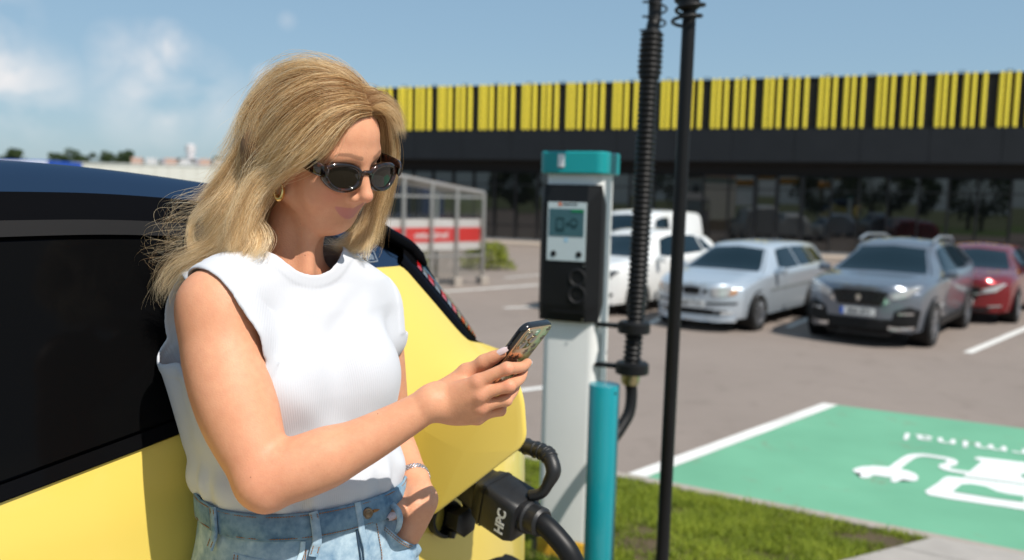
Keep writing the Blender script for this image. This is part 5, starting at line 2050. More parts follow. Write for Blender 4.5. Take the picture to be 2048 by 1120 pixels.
# seam band round the body
rel(MB().grid([[pl(x, y - .007, w) for x, y in rsec(.0512, .0518, .017)] for w in (LP * .60, LP * .605, LP * .625, LP * .63)], False, True).build('seam_band', HP, None), plug)
h0, h1, h2, h3, h4 = P(1005, 868, 1.93), P(1046, 890, 1.87), P(1100, 917, 1.80), P(1107, 942, 1.785), P(1084, 985, 1.79)
h5 = P(1060, 992, 1.80)
hp = spline([P(975, 868, 1.96), h0, h1, P(1088, 905, 1.82), h2, h3, P(1098, 964, 1.785), h4, h5], 60)
rel(MB().tube(hp, np.interp(np.linspace(0, 1, 60), [0, .5, .62, .8, 1], [.0170, .0165, .0165, .0120, .0120]), 14).build('plug_handle', HP, None, True), plug)
rb = MB()
for s in np.linspace(.10, .50, 10):
    i = int(s * 59)
    d_ = nrm(hp[i + 1] - hp[i - 1])
    rb.tube([hp[i] - d_ * .0028, hp[i], hp[i] + d_ * .0028], [.0165, .0190, .0165], 14)
rel(rb.build('grip_rib', HP, None, True), plug)
# second, shorter bridge joining handle and body at the car's end
rel(MB().tube(spline([P(975, 868, 1.96), P(950, 890, 1.97), P(925, 925, 1.97)], 16), .018, 12).build('handle_root', HP, None, True), plug)
# strain relief and cable
cdir = nrm(P(1085, 1046, 1.765) - P(1050, 1030, 1.80))
rel(MB().lathe([(.036, -.012), (.036, .010), (.031, .014), (.031, .040), (.026, .046), (.02, .046)], 24, P(1055, 1032, 1.797), frame([0, 0, 1.], cdir)).build('strain_relief', HP, None, auto=35), plug)
cb = spline([P(1060, 1035, 1.79), P(1085, 1047, 1.765), P(1115, 1076, 1.745), P(1143, 1116, 1.73), P(1162, 1180, 1.73), P(1165, 1300, 1.76), P(1200, 1400, 1.95)], 50)
rel(MB().tube(cb, .0225, 18).build('plug_cable', rub, None, True), plug)
# letters on the flank that faces the camera
side_n = sdp if sdp @ (CAMPOS - pc_) > 0 else -sdp
lm = mat('white_print', (.80, .80, .80), .5)
c_ = bpy.data.curves.new('plug_letters', 'FONT'); c_.body = 'HPC'; c_.size = .030; c_.align_x = 'CENTER'; c_.align_y = 'CENTER'; c_.extrude = .0003; c_.offset = .0011; c_.materials.append(lm)
o = to_mesh_object('plug_letters', c_)
xa = upp * 1.0; na = side_n
xa = xa - na * (xa @ na); xa = nrm(xa); ya = np.cross(na, xa)
pp = pl(0, -.010, LP * .88) + side_n * .0512
o.matrix_world = Matrix([[xa[0], ya[0], na[0], pp[0]], [xa[1], ya[1], na[1], pp[1]], [xa[2], ya[2], na[2], pp[2]], [0, 0, 0, 1]])
bpy.context.view_layer.update()
rel(o, plug)
# the port's cap hanging below the flap
q0 = P(890, 1036, 1.90)
dcap = nrm(np.array([.55, -.80, .10]))
cf = frame([0, 0, 1.], dcap)
capo = inm(MB().lathe([(.034, -.045), (.041, -.040), (.043, .012), (.040, .018), (.034, .018), (.032, -.020), (.001, -.022)], 30, CM.T @ (q0 - CW), CM.T @ cf).build('port_cap', HP, None, auto=40))
q1 = P(926, 1043, 1.885)
mb = MB()
mb.lathe([(.030, -.03), (.032, .012), (.026, .016), (.001, .016)], 6, CM.T @ (q1 - CW), CM.T @ frame([0, .3, 1.], nrm(np.array([.7, -.7, .0]))))
mb.tube([CM.T @ (P(905, 1064, 1.885) - CW), CM.T @ (P(904, 1077, 1.88) - CW)], [.010, .006], 8)
mb.tube(spline([CM.T @ (P(936, 1026, 1.90) - CW), CM.T @ (P(930, 1000, 1.93) - CW), CM.T @ (P(915, 975, 1.96) - CW)], 10), .010, 8)
inm(mb.build('cap_tether', HP, None, auto=40))
# ------------------------------------------------------------------ the woman
GROUND_W = 0.66
wroot_loc = P(600, 1000, 1.46)
person = empty('person', (wroot_loc[0], wroot_loc[1], GROUND_W), 0,
               'blonde woman in white sleeveless top and jeans leaning on the yellow car with a phone', 'person')
PINV = Matrix.Translation(-Vector((wroot_loc[0], wroot_loc[1], GROUND_W)))


def own(o, parent=person):
    """parent a world-space mesh to the person without moving it"""
    o.parent = parent
    o.matrix_parent_inverse = PINV
    return o


HROT_P = [radians(59.5), radians(18.5), radians(7)]
HPOS = np.array([-.3085, 1.400, 2.2505])


def head_rot(yaw, pit, rol):
    f = np.array([sin(yaw), -cos(yaw), 0]); s = np.array([cos(yaw), sin(yaw), 0]); u = np.array([0, 0, 1.])
    cp, sp = cos(pit), sin(pit)
    f, u = cp * f - sp * u, sp * f + cp * u
    cr, sr = cos(rol), sin(rol)
    s, u = cr * s + sr * u, -sr * s + cr * u
    return np.stack([s, f, u], 1)


HR = head_rot(*HROT_P)


def H(s, f, u):
    return HPOS + HR @ np.array([s, f, u])


class HeadField(Field):
    """adds primitives given in head coordinates (s = her left, f = forward, u = up)"""

    def hell(self, c, r, k=.01, op='u', mir=False, tilt=None):
        for sg in ((1, -1) if mir else (1,)):
            Rm = HR
            if tilt is not None:
                a = tilt * sg
                Rm = HR @ np.array([[cos(a), 0, sin(a)], [0, 1, 0], [-sin(a), 0, cos(a)]])
            self.ell(H(c[0] * sg, c[1], c[2]), r, k, op, Rm)

    def hcone(self, a, b, ra, rb, k=.01, op='u', mir=False):
        for sg in ((1, -1) if mir else (1,)):
            self.cone(H(a[0] * sg, a[1], a[2]), H(b[0] * sg, b[1], b[2]), ra, rb, k, op)


def build_head(F):
    h, c = F.hell, F.hcone
    h((0, -.012, .046), (.072, .096, .079), .02)                    # cranium
    h((0, .030, -.012), (.0585, .060, .078), .03)                   # face core
    h((0, .028, .052), (.061, .061, .052), .02)                     # forehead
    c((.049, -.004, -.050), (.018, .039, -.0890), .019, .016, .03, mir=True)  # jaw line
    h((0, .0430, -.0895), (.0235, .0185, .017), .022)                   # chin
    h((.040, .050, -.014), (.023, .022, .018), .028, mir=True)       # cheek bones
    h((.040, .048, -.040), (.022, .020, .022), .028, mir=True)       # smiling cheeks
    h((0, .030, -.076), (.036, .042, .020), .03)                     # under the chin
    c((.012, .0825, .030), (.046, .066, .030), .0085, .008, .018, mir=True)  # brow
    h((.032, .094, .009), (.017, .014, .011), .014, 's', mir=True)   # eye sockets
    h((.032, .0705, .010), (.0135, .0135, .0125), .004, mir=True)    # eyes
    h((0, .0330, -.062), (.038, .0230, .027), .02)                     # muzzle
    c((0, .085, .018), (0, .1045, -.023), .0072, .0090, .014)        # nose
    h((0, .1050, -.0275), (.0100, .0095, .0088), .008)
    h((.0115, .0905, -.0335), (.0068, .0095, .0068), .007, mir=True)
    h((.0055, .0945, -.0425), (.0030, .0050, .0030), .002, 's', mir=True)
    c((0, 0.0900, -.040), (0, 0.0640, -.0500), .0050, .0035, .010)       # philtrum
    # lips
    def sym(pts, rs, k_, op='u'):
        full = [(-a, b_, u) for a, b_, u in pts] + [(a, b_, u) for a, b_, u in pts[:-1][::-1]]
        F.limb([H(*q) for q in full], list(rs) + list(rs[:-1][::-1]), k_, None, op)

    sym([(0.0335, 0.0400, -0.0500), (.0200, 0.0505, -0.0542), (.0095, 0.0565, -0.0560), (0, 0.0572, -0.0572)], [.0018, .0036, .0045, .0041], .003)
    sym([(0.0330, 0.0395, -0.0517), (.0190, 0.0495, -0.0615), (.0090, 0.0548, -0.0662), (0, 0.0558, -0.0668)], [.0018, .0046, .0056, .0058], .0035)
    sym([(0.0365, 0.0410, -0.0503), (.0200, 0.0542, -0.0579), (.0090, 0.0606, -0.0611), (0, 0.0620, -0.0615)], [.0026, .0023, .0021, .0020], .0015, 's')
    c((0.0375, 0.0410, -0.0460), (0.0390, 0.0370, -0.0570), .0014, .0014, .006, 's', mir=True)  # mouth corners
    # ears
    h((.073, -.018, .000), (.007, .019, .030), .006, mir=True, tilt=.25)
    h((.0725, -.007, -.025), (.0055, .009, .011), .006, mir=True)
    h((.080, -.015, .002), (.004, .010, .016), .004, 's', mir=True)


# torso frame
TY = radians(43)
TS, TF = np.array([cos(TY), sin(TY), 0]), np.array([sin(TY), -cos(TY), 0])
TD = 1.445
SECT = []           # z, centre x, centre y, half width s, half depth f
for py, px, a, b, dd in ((470, 578, .060, .060, -.015), (520, 585, .100, .075, -.01), (560, 580, .150, .092, 0), (610, 578, .166, .108, 0), (680, 574, .170, .124, 0), (760, 580, .168, .136, 0),
                         (850, 594, .164, .138, 0), (930, 604, .160, .138, 0), (1000, 612, .164, .144, 0), (1060, 616, .174, .152, 0), (1150, 612, .188, .160, 0), (1300, 606, .194, .160, 0)):
    q = P(px, py, TD + dd)
    SECT.append((q[2], q[0], q[1], a, b))
SECT = np.array(sorted(SECT))


def sect_at(z):
    return [np.interp(z, SECT[:, 0], SECT[:, i]) for i in range(1, 5)]


def torso_sdf(off=0.0, pw=2.25, zlo=-9, zhi=9):
    ts, tf = TS.astype(np.float32), TF.astype(np.float32)

    def fn(p):
        z = p[:, 2]
        cx, cy, a, b = sect_at(z)
        dx, dy = p[:, 0] - cx, p[:, 1] - cy
        s = np.abs(dx * ts[0] + dy * ts[1]) / (a + off)
        f = np.abs(dx * tf[0] + dy * tf[1]) / (b + off)
        r = (s ** pw + f ** pw) ** (1 / pw)
        d = (r - 1) * np.minimum(a, b)
        d = np.maximum(d, np.maximum(z - zhi, zlo - z))
        return d.astype(np.float32)
    return fn


def TP(s, f, z):
    """point in torso coordinates at height z"""
    cx, cy, a, b = sect_at(z)
    return np.array([cx, cy, 0]) + s * TS + f * TF + np.array([0, 0, z])


zpx = lambda px, py, d=TD: P(px, py, d)[2]

# joints
SR, EL_R, WR = P(441, 612, 1.300), P(529, 960, 1.215), P(862, 806, 1.245)
SL, EL_L, WL = P(742, 612, 1.560), P(778, 868, 1.640), P(826, 956, 1.500)

# phone frame
PH_L = nrm(np.array([.52, 0, .79]) + np.array([0, -.33, 0]))
PH_W = np.array([.61, .78, .06]); PH_W = nrm(PH_W - PH_L * (PH_W @ PH_L))
PH_B = np.cross(PH_W, PH_L); PH_B = PH_B if PH_B[1] < 0 else -PH_B      # back faces the camera's right
PH_SZ = (.0745, .151, .0115)
PH_TOP = P(1084, 651, 1.262)                                   # middle of the back's top edge
PH_C = PH_TOP - PH_L * PH_SZ[1] / 2 - PH_B * PH_SZ[2] / 2


def PHP(w, l, b):
    """phone coordinates: w across (right edge +), l along from the centre (top +), b out of the back"""
    return PH_C + PH_W * w + PH_L * l + PH_B * b


BW = []     # finger data for nails: (tip, direction, normal)


def build_body(F):
    # neck, shoulders, chest
    nb = P(572, 566, 1.44)
    F.limb([H(0, -.034, -.025), H(0, -.028, -.085), P(583, 500, 1.428), nb], [.058, .050, .0485, .056], .02)
    F.cone(H(-.022, .018, -.075), P(612, 545, 1.385), .012, .010, .02)
    F.cone(nb + .005 * TF, SR + np.array([.03, .03, -.012]), .034, .036, .03)
    F.cone(nb + .01 * TF, SL + np.array([-.03, -.01, -.01]), .050, .050, .04)
    F.add(torso_sdf(-.016, zlo=zpx(600, 1020), zhi=zpx(600, 590)), P(600, 800, TD), .36, .03)
    # right arm
    F.limb([SR, SR * .70 + EL_R * .30 + np.array([-.014, 0, 0]), SR * .36 + EL_R * .64 + np.array([-.012, 0, 0]), EL_R], [.0565, .0600, .0575, .0405], .02)
    F.ell(SR + np.array([-.002, -.004, -.004]), (.056, .055, .055), .03)
    F.cone(EL_R, P(537, 996, 1.205), .030, .017, .018)
    fa = lambda t: EL_R * (1 - t) + WR * t - np.array([0, 0, .011]) * math.sin(pi * t)
    F.limb([EL_R, fa(.18), fa(.34), fa(.58), fa(.82), WR], [.0425, .0440, .0420, .0355, .0285, .0240], .014)
    F.cone(fa(.10) + np.array([.008, 0, .008]), fa(.36) + np.array([0, 0, .004]), .026, .030, .03)
    # right hand: palm
    kn = {'i': P(956, 764, 1.228), 'm': P(960, 790, 1.228), 'r': P(962, 815, 1.236), 'l': P(955, 836, 1.248)}
    F.limb([WR, P(900, 792, 1.246), kn['i']], [.0195, .0175, .0112], .012)
    F.limb([WR, P(905, 806, 1.244), kn['m']], [.0195, .0160, .0115], .012)
    F.limb([WR, P(905, 820, 1.250), kn['r']], [.0195, .0145, .0108], .012)
    F.limb([WR, P(903, 830, 1.256), kn['l']], [.0190, .0135, .0098], .012)
    F.ell(P(915, 800, 1.262), (.040, .017, .030), .016)
    hb = PH_SZ[2] / 2
    # the four fingers lie across the phone's back, tips at its right edge
    tips = {'i': PHP(.026, .002, hb + .0078), 'm': PHP(.034, -.016, hb + .0070), 'r': PHP(.031, -.034, hb + .0070), 'l': PHP(.010, -.051, hb + .0068)}
    pips = {'i': P(1014, 737, 1.222), 'm': P(1018, 772, 1.225), 'r': P(1012, 800, 1.236), 'l': P(1001, 821, 1.250)}
    rad = {'i': (.0112, .0094, .0082, .0068), 'm': (.0115, .0096, .0083, .0070), 'r': (.0108, .0090, .0079, .0067), 'l': (.0098, .0080, .0070, .0060)}
    for q in 'imrl':
        a, b, t = kn[q], pips[q], tips[q]
        dip = b * .42 + t * .58 + PH_B * .0045
        mid = a * .5 + b * .5 + np.array([0, -.0008, .0012])
        r = rad[q]
        F.limb([a, mid, b], [r[0], r[1] * .96, r[1]], .005)
        F.limb([b, dip, t], [r[1], r[2], r[3]], .004)
        BW.append((t, nrm(t - dip), PH_B, r[3]))
    # thumb along the phone's left edge
    tb = [P(886, 792, 1.268), P(934, 746, 1.272), P(968, 725, 1.262), P(1003, 707, 1.252)]
    F.limb([WR + np.array([.01, .012, .004]), tb[0], tb[1]], [.022, .0205, .0142], .014)
    F.limb([tb[1], (tb[1] + tb[2]) / 2, tb[2]], [.0140, .0112, .0112], .006)
    F.limb([tb[2], tb[2] * .5 + tb[3] * .5, tb[3]], [.0112, .0104, .0074], .005)
    BW.append((tb[3], nrm(tb[3] - tb[2]), nrm(np.array([-.15, -.75, .75])), .0078))
    # left arm and hand in the pocket
    F.limb([SL, SL * .5 + EL_L * .5, EL_L], [.052, .047, .040], .02)
    F.limb([EL_L, EL_L * .6 + WL * .4, WL], [.040, .036, .0255], .018)
    hk = P(846, 997, 1.462)
    hm = P(834, 1010, 1.455)
    F.limb([WL, P(836, 978, 1.482), P(838, 1000, 1.462)], [.0245, .0215, .0215], .016)
    for (kx, ky, kd), (fx, fy, fd), r in (((858, 996, 1.448), (822, 1082, 1.425), .0112), ((852, 1004, 1.436), (812, 1090, 1.410), .0115),
                                           ((840, 1006, 1.428), (803, 1092, 1.400), .0108), ((828, 1006, 1.424), (796, 1088, 1.395), .0098)):
        F.limb([P(834, 975, 1.480), P(kx, ky, kd), P((kx * .5 + fx * .5) + 4, ky * .5 + fy * .5, kd * .5 + fd * .5), P(fx, fy, fd)], [.016, .0150, r * 1.1, r], .014)
    lt = [P(822, 984, 1.462), P(806, 1006, 1.430), P(797, 1021, 1.402), P(785, 1031, 1.388)]
    F.limb(lt, [.016, .0125, .0108, .0085], .008)
    BW.append((lt[3], nrm(lt[3] - lt[2]), nrm(np.array([.3, -.8, .45])), .0085))


body = HeadField()
build_head(body)
build_body(body)
import time as _t
_t0 = _t.time()
Vb, Fb = body.mesh((-.80, 1.10, 1.30), (.12, 1.72, 2.42), .0020)
Vb = smooth_verts(Vb, Fb, 2, .45)
print('body', len(Vb), _t.time() - _t0)

# local tints carried by the skin: lips, brows, blush
Lh = (Vb - HPOS) @ HR
s_, f_, u_ = np.abs(Lh[:, 0]), Lh[:, 1], Lh[:, 2]


def sm(x, a, b):
    t = np.clip((x - a) / (b - a), 0, 1)
    return t * t * (3 - 2 * t)


lip_top = np.interp(s_, [0, .004, .010, .018, .034], [-.0536, -.0524, -.0526, -.0512, -.0486])
lip_bot = np.interp(s_, [0, .010, .020, .034], [-.0738, -.0720, -.0655, -.0515])
lips = sm(u_, lip_bot - .0008, lip_bot + .0012) * (1 - sm(u_, lip_top - .0010, lip_top + .0008)) * (1 - sm(s_, .0320, .0345)) * (f_ > .04)
bl = np.interp(s_, [.010, .020, .034, .048, .054], [.0315, .0330, .0365, .0350, .0305])
bw = np.interp(s_, [.010, .014, .030, .046, .054], [.0020, .0038, .0036, .0024, .0008])
brow = (1 - sm(np.abs(u_ - bl), bw * .55, bw * 1.25)) * sm(s_, .009, .013) * (1 - sm(s_, .050, .055)) * (f_ > .03)
blush = np.exp(-(((s_ - .045) / .020) ** 2 + ((u_ + .028) / .020) ** 2)) * (f_ > 0)
blush = np.maximum(blush, .8 * np.exp(-((s_ / .012) ** 2 + ((u_ + .030) / .012) ** 2)) * (f_ > .085))
for j, r in ((EL_R, .06),):
    blush = np.maximum(blush, .7 * np.exp(-(((Vb - j) ** 2).sum(1) / r ** 2)))
for q in [P(956, 764, 1.222), P(960, 790, 1.222), P(962, 815, 1.23), P(1014, 737, 1.216), P(1018, 772, 1.22)]:
    blush = np.maximum(blush, .8 * np.exp(-(((Vb - q) ** 2).sum(1) / .010 ** 2)))
tint = np.stack([lips, brow, blush], 1)

skin = bpy.data.materials.new('skin')
skin.use_nodes = True
MATS['skin'] = skin
t = NT(skin)
b = t.n('ShaderNodeBsdfPrincipled', i_Roughness=.52)
b.inputs['Specular IOR Level'].default_value = .30
b.inputs['Subsurface Weight'].default_value = .18
b.inputs['Subsurface Radius'].default_value = (1.0, .38, .20)
b.inputs['Subsurface Scale'].default_value = .008
tcn = t.n('ShaderNodeTexCoord')
z1 = t.n('ShaderNodeTexNoise', i_Scale=14., i_Detail=4.)
t.l(tcn.outputs['Object'], z1.inputs['Vector'])
m1 = t.n('ShaderNodeMix', data_type='RGBA')
m1.inputs['A'].default_value = (.620, .278, .148, 1)
m1.inputs['B'].default_value = (.745, .390, .240, 1)
t.l(z1.outputs['Fac'], m1.inputs['Factor'])
z3 = t.n('ShaderNodeTexNoise', i_Scale=75., i_Detail=5., i_Roughness=.7)
t.l(tcn.outputs['Object'], z3.inputs['Vector'])
r3 = t.n('ShaderNodeMapRange'); r3.inputs['From Min'].default_value = .35; r3.inputs['From Max'].default_value = .70
t.l(z3.outputs['Fac'], r3.inputs['Value'])
at = t.n('ShaderNodeAttribute', attribute_name='tint')
sp = t.n('ShaderNodeSeparateColor')
t.l(at.outputs['Color'], sp.inputs[0])


def over(prev, fac, col, amt):
    mm = t.n('ShaderNodeMath', operation='MULTIPLY')
    mm.inputs[1].default_value = amt
    t.l(fac, mm.inputs[0])
    mx = t.n('ShaderNodeMix', data_type='RGBA')
    t.l(mm.outputs[0], mx.inputs['Factor'])
    t.l(prev, mx.inputs['A'])
    mx.inputs['B'].default_value = (*col, 1)
    return mx.outputs['Result']


c_ = over(m1.outputs['Result'], r3.outputs['Result'], (.56, .225, .130), .38)
c_ = over(c_, sp.outputs['Blue'], (.680, .250, .170), .5)
c_ = over(c_, sp.outputs['Red'], (.560, .200, .185), .80)
c_ = over(c_, sp.outputs['Green'], (.150, .080, .048), .60)
# a few moles
vo = t.n('ShaderNodeTexVoronoi', i_Scale=34.)
t.l(tcn.outputs['Object'], vo.inputs['Vector'])
lt_ = t.n('ShaderNodeMath', operation='LESS_THAN')
lt_.inputs[1].default_value = .040
t.l(vo.outputs['Distance'], lt_.inputs[0])
gt_ = t.n('ShaderNodeMath', operation='GREATER_THAN')
gt_.inputs[1].default_value = .58
sc_ = t.n('ShaderNodeSeparateColor')
t.l(vo.outputs['Color'], sc_.inputs[0])
t.l(sc_.outputs['Red'], gt_.inputs[0])
ml_ = t.n('ShaderNodeMath', operation='MULTIPLY')
t.l(lt_.outputs[0], ml_.inputs[0])
t.l(gt_.outputs[0], ml_.inputs[1])
c_ = over(c_, ml_.outputs[0], (.28, .10, .06), .75)
t.l(c_, b.inputs['Base Color'])
zb = t.n('ShaderNodeTexNoise', i_Scale=420., i_Detail=3.)
t.l(tcn.outputs['Object'], zb.inputs['Vector'])
bp = t.n('ShaderNodeBump', i_Strength=.38, i_Distance=.0010)
t.l(zb.outputs['Fac'], bp.inputs['Height'])
t.l(bp.outputs[0], b.inputs['Normal'])
t.l(b.outputs[0], t.out.inputs[0])
own(quads('body', Vb, Fb, skin, None, {'tint': tint}))
# ------------------------------------------------------------------ her top
DZW = .040          # the waist sits this much above the pixel rows used below
Z_TUCK = zpx(600, 1012) + DZW


class ShirtField(HeadField):
    """outer surface of the cloth, hollowed to a shell and opened at neck, arms and hem"""

    def setup(self):
        self.nc = P(586, 496, 1.425)
        self.nr = np.array([.070, .084, .062])
        self.nR = frame(TS, nrm(np.array([0, 0, 1.0]) + TF * .10))

    def openings(self, p):
        q = (p - self.nc) @ self.nR
        k0 = np.sqrt(((q / self.nr) ** 2).sum(1)); k1 = np.sqrt(((q / self.nr ** 2) ** 2).sum(1))
        neck = k0 * (k0 - 1) / np.maximum(k1, 1e-6)              # negative inside the hole
        pl = self.nc[2] + .004 - p[:, 2]
        h = np.clip(.5 + .5 * (neck - pl) / .02, 0, 1)
        neck = neck + (pl - neck) * h - .02 * h * (1 - h)
        z = p[:, 2]
        cx, cy, a, b = sect_at(z)
        s = (p[:, 0] - cx) * TS[0] + (p[:, 1] - cy) * TS[1]
        f = (p[:, 0] - cx) * TF[0] + (p[:, 1] - cy) * TF[1]
        r = .362 + .148 * f - .252 * z - np.clip(1.948 - z, 0, 1) * 1.3
        fr = np.clip((f + .05) / .07, 0, 1)
        r = r - (.012 * np.clip((z - 1.93) / .03, 0, 1) + .014 * np.clip((z - 1.985) / .05, 0, 1)) * fr
        armr = (s - r) * .95
        armr = np.where(z > zpx(600, 790), armr, .1)
        arml = (.205 - s)
        arml = np.where(z > zpx(600, 680), arml, .1)
        return neck, armr, arml

    def ev(self, p, idx=None):
        d = super().ev(p, idx)
        neck, armr, arml = self.openings(p)
        z = p[:, 2]
        # turned edges: collar band and armhole bands stand a little proud
        band = np.maximum(sm(neck, .0190, .0175), np.maximum(sm(armr, .0200, .0188), sm(arml, .0200, .0188)))
        d = d - .0016 * band
        # soft folds
        cx, cy, a, b = sect_at(z)
        s = (p[:, 0] - cx) * TS[0] + (p[:, 1] - cy) * TS[1]
        f = (p[:, 0] - cx) * TF[0] + (p[:, 1] - cy) * TF[1]
        up = z - zpx(600, 760)
        front = sm(f, -.02, .05)
        w = np.sin((s * .80 - up * .55) * 118 + 3.0 * np.sin(up * 14 + s * 9)) * np.exp(-((s - .035) / .06) ** 2 - ((up - .11) / .055) ** 2)
        w += .7 * np.sin((s * .65 + up * .75) * 92 + 1.0 + 2 * np.sin(s * 21)) * np.exp(-((s + .10) / .05) ** 2 - ((up + .005) / .07) ** 2)
        low = np.exp(-((z - zpx(600, 925) - DZW) / .055) ** 2)
        w += 1.1 * np.sin(s * 58 + up * 46 + 2.2 * np.sin(s * 17 + up * 11)) * low
        w += .7 * np.sin(s * 33 - up * 75 + 1.6 * np.sin(s * 25)) * np.exp(-((z - zpx(600, 860)) / .05) ** 2)
        th = np.arctan2(f, s)
        w2 = np.sin(th * 15 + up * 14 + 1.5 * np.sin(th * 6)) * np.exp(-((z - zpx(600, 975) - DZW) / .028) ** 2)
        w = w * sm(f, -.06, .0)
        d = d - (.0016 * w * (1 - band) + .0034 * w2).astype(np.float32)
        sh = np.maximum(d, -(d + .0052))
        for h_ in (neck, armr, arml):
            k = .003
            q = -h_
            hh = np.clip(.5 - .5 * (sh - q) / k, 0, 1)
            sh = sh + (q - sh) * hh + k * hh * (1 - hh)
        sh = np.maximum(sh, Z_TUCK - z)
        return sh.astype(np.float32)


def blouse_torso():
    base = torso_sdf(.004)
    z0, z1 = zpx(600, 972) + DZW, zpx(600, 1004) + DZW

    def fn(p):
        d = base(p)
        z = p[:, 2]
        d = d - .010 * np.exp(-((z - z0) / .030) ** 2) * sm(z, z1 - .03, z1 + .005)
        return d.astype(np.float32)
    return fn


shirt = ShirtField()
shirt.setup()
zt = zpx(600, 560)
shirt.add(blouse_torso(), P(600, 800, TD), .36, .03)
for sg in (1, -1):
    shirt.ell(TP(.072 * sg, .098, zpx(600, 742)), (.070, .064, .076), .045, 'u', np.stack([TS, TF, np.array([0, 0, 1.])], 1))
shirt.limb([P(568, 548, 1.435), P(500, 566, 1.37), SR + np.array([0, 0, -.002]), SR * .80 + EL_R * .20 + np.array([-.004, 0, 0])], [.055, .058, .0705, .071], .03)
shirt.limb([P(590, 548, 1.44), P(680, 566, 1.50), SL, SL + np.array([.012, 0, -.05])], [.055, .052, .056, .055], .03)
# the loose back of the armhole stands away from her back
shirt.limb([P(400, 585, 1.38), P(356, 640, 1.41), P(352, 690, 1.42), P(385, 770, 1.42), P(425, 860, 1.43)], [.040, .036, .034, .040, .05], .03)
shirt.ell(P(424, 957, 1.41), (.030, .035, .024), .03)
_t0 = _t.time()
Vs, Fs = shirt.mesh((-.72, 1.10, 1.55), (.0, 1.78, 2.22), .0024, lip=3.0)
Vs = smooth_verts(Vs, Fs, 4, .5)
edge_ = np.min(np.abs(np.stack(shirt.openings(Vs.astype(np.float32)))), axis=0)
Vs = smooth_verts(Vs, Fs, 10, .5, (edge_ < .005).astype(float))
print('shirt', len(Vs), _t.time() - _t0)
shirt_mat = bpy.data.materials.new('white_rib_knit')
shirt_mat.use_nodes = True
t = NT(shirt_mat)
b = t.n('ShaderNodeBsdfPrincipled', i_Roughness=.9)
b.inputs['Base Color'].default_value = (.57, .585, .62, 1)
b.inputs['Sheen Weight'].default_value = .15
b.inputs['Subsurface Weight'].default_value = .0
b.inputs['Specular IOR Level'].default_value = .2
ra = t.n('ShaderNodeAttribute', attribute_name='rib')
sx = t.n('ShaderNodeMath', operation='SINE')
mu = t.n('ShaderNodeMath', operation='MULTIPLY')
mu.inputs[1].default_value = 2 * pi / .0027
t.l(ra.outputs['Fac'], mu.inputs[0]); t.l(mu.outputs[0], sx.inputs[0])
tcn = t.n('ShaderNodeTexCoord')
zn = t.n('ShaderNodeTexNoise', i_Scale=700., i_Detail=2.)
t.l(tcn.outputs['Object'], zn.inputs['Vector'])
ad = t.n('ShaderNodeMath', operation='MULTIPLY_ADD')
ad.inputs[1].default_value = .8
t.l(zn.outputs['Fac'], ad.inputs[0]); t.l(sx.outputs[0], ad.inputs[2])
bp = t.n('ShaderNodeBump', i_Strength=.18, i_Distance=.0006)
t.l(ad.outputs[0], bp.inputs['Height']); t.l(bp.outputs[0], b.inputs['Normal'])
t.l(b.outputs[0], t.out.inputs[0])
MATS['shirt'] = shirt_mat
cx, cy, a_, b_ = sect_at(Vs[:, 2])
sS = (Vs[:, 0] - cx) * TS[0] + (Vs[:, 1] - cy) * TS[1]
sF = (Vs[:, 0] - cx) * TF[0] + (Vs[:, 1] - cy) * TF[1]
rib = np.arctan2(sS, sF + .05) * .17
own(quads('sleeveless_top', Vs, Fs, shirt_mat, None, {'rib': rib}))

# ------------------------------------------------------------------ her jeans
jeans = HeadField()
jeans.add(torso_sdf(.0075, pw=2.2, zhi=zpx(600, 1022) + DZW), P(600, 1080, TD), .40, .02)
HIPZ = zpx(600, 1150)
jeans.limb([TP(-.085, .01, HIPZ), TP(-.095, .0, HIPZ - .25), TP(-.09, -.01, 1.15), TP(-.085, -.02, .76)], [.105, .100, .072, .055], .03)
jeans.limb([TP(.085, .01, HIPZ), TP(.10, .03, HIPZ - .25), TP(.10, .03, 1.15), TP(.10, .02, .76)], [.105, .100, .072, .055], .03)
jeans.limb([P(830, 1100, 1.425), P(812, 1102, 1.41), P(800, 1126, 1.40), P(790, 1165, 1.40)], [.012, .022, .026, .024], .02)     # pocket bulging over the hand
Vj, Fj = jeans.mesh((-.70, 1.10, .70), (.05, 1.80, 1.78), .006)
Vj = smooth_verts(Vj, Fj, 1, .5)
denim = bpy.data.materials.new('washed_denim')
denim.use_nodes = True
t = NT(denim)
b = t.n('ShaderNodeBsdfPrincipled', i_Roughness=.85)
b.inputs['Specular IOR Level'].default_value = .2
tcn = t.n('ShaderNodeTexCoord')
n1 = t.n('ShaderNodeTexNoise', i_Scale=16., i_Detail=5., i_Roughness=.6)
n2 = t.n('ShaderNodeTexNoise', i_Scale=95., i_Detail=4.)
t.l(tcn.outputs['Object'], n1.inputs['Vector']); t.l(tcn.outputs['Object'], n2.inputs['Vector'])
wv = t.n('ShaderNodeTexWave', wave_type='BANDS', bands_direction='DIAGONAL', i_Scale=330., i_Distortion=1.2)
t.l(tcn.outputs['Object'], wv.inputs['Vector'])
ra_ = t.n('ShaderNodeValToRGB')
ra_.color_ramp.elements[0].position = .32; ra_.color_ramp.elements[0].color = (.130, .235, .345, 1)
ra_.color_ramp.elements[1].position = .66; ra_.color_ramp.elements[1].color = (.480, .605, .670, 1)
mx0 = t.n('ShaderNodeMix', data_type='FLOAT'); mx0.inputs['Factor'].default_value = .35
t.l(n1.outputs['Fac'], mx0.inputs['A']); t.l(n2.outputs['Fac'], mx0.inputs['B'])
t.l(mx0.outputs['Result'], ra_.inputs[0])
mx1 = t.n('ShaderNodeMix', data_type='RGBA', blend_type='MULTIPLY'); mx1.inputs['Factor'].default_value = .35
t.l(ra_.outputs['Color'], mx1.inputs['A'])
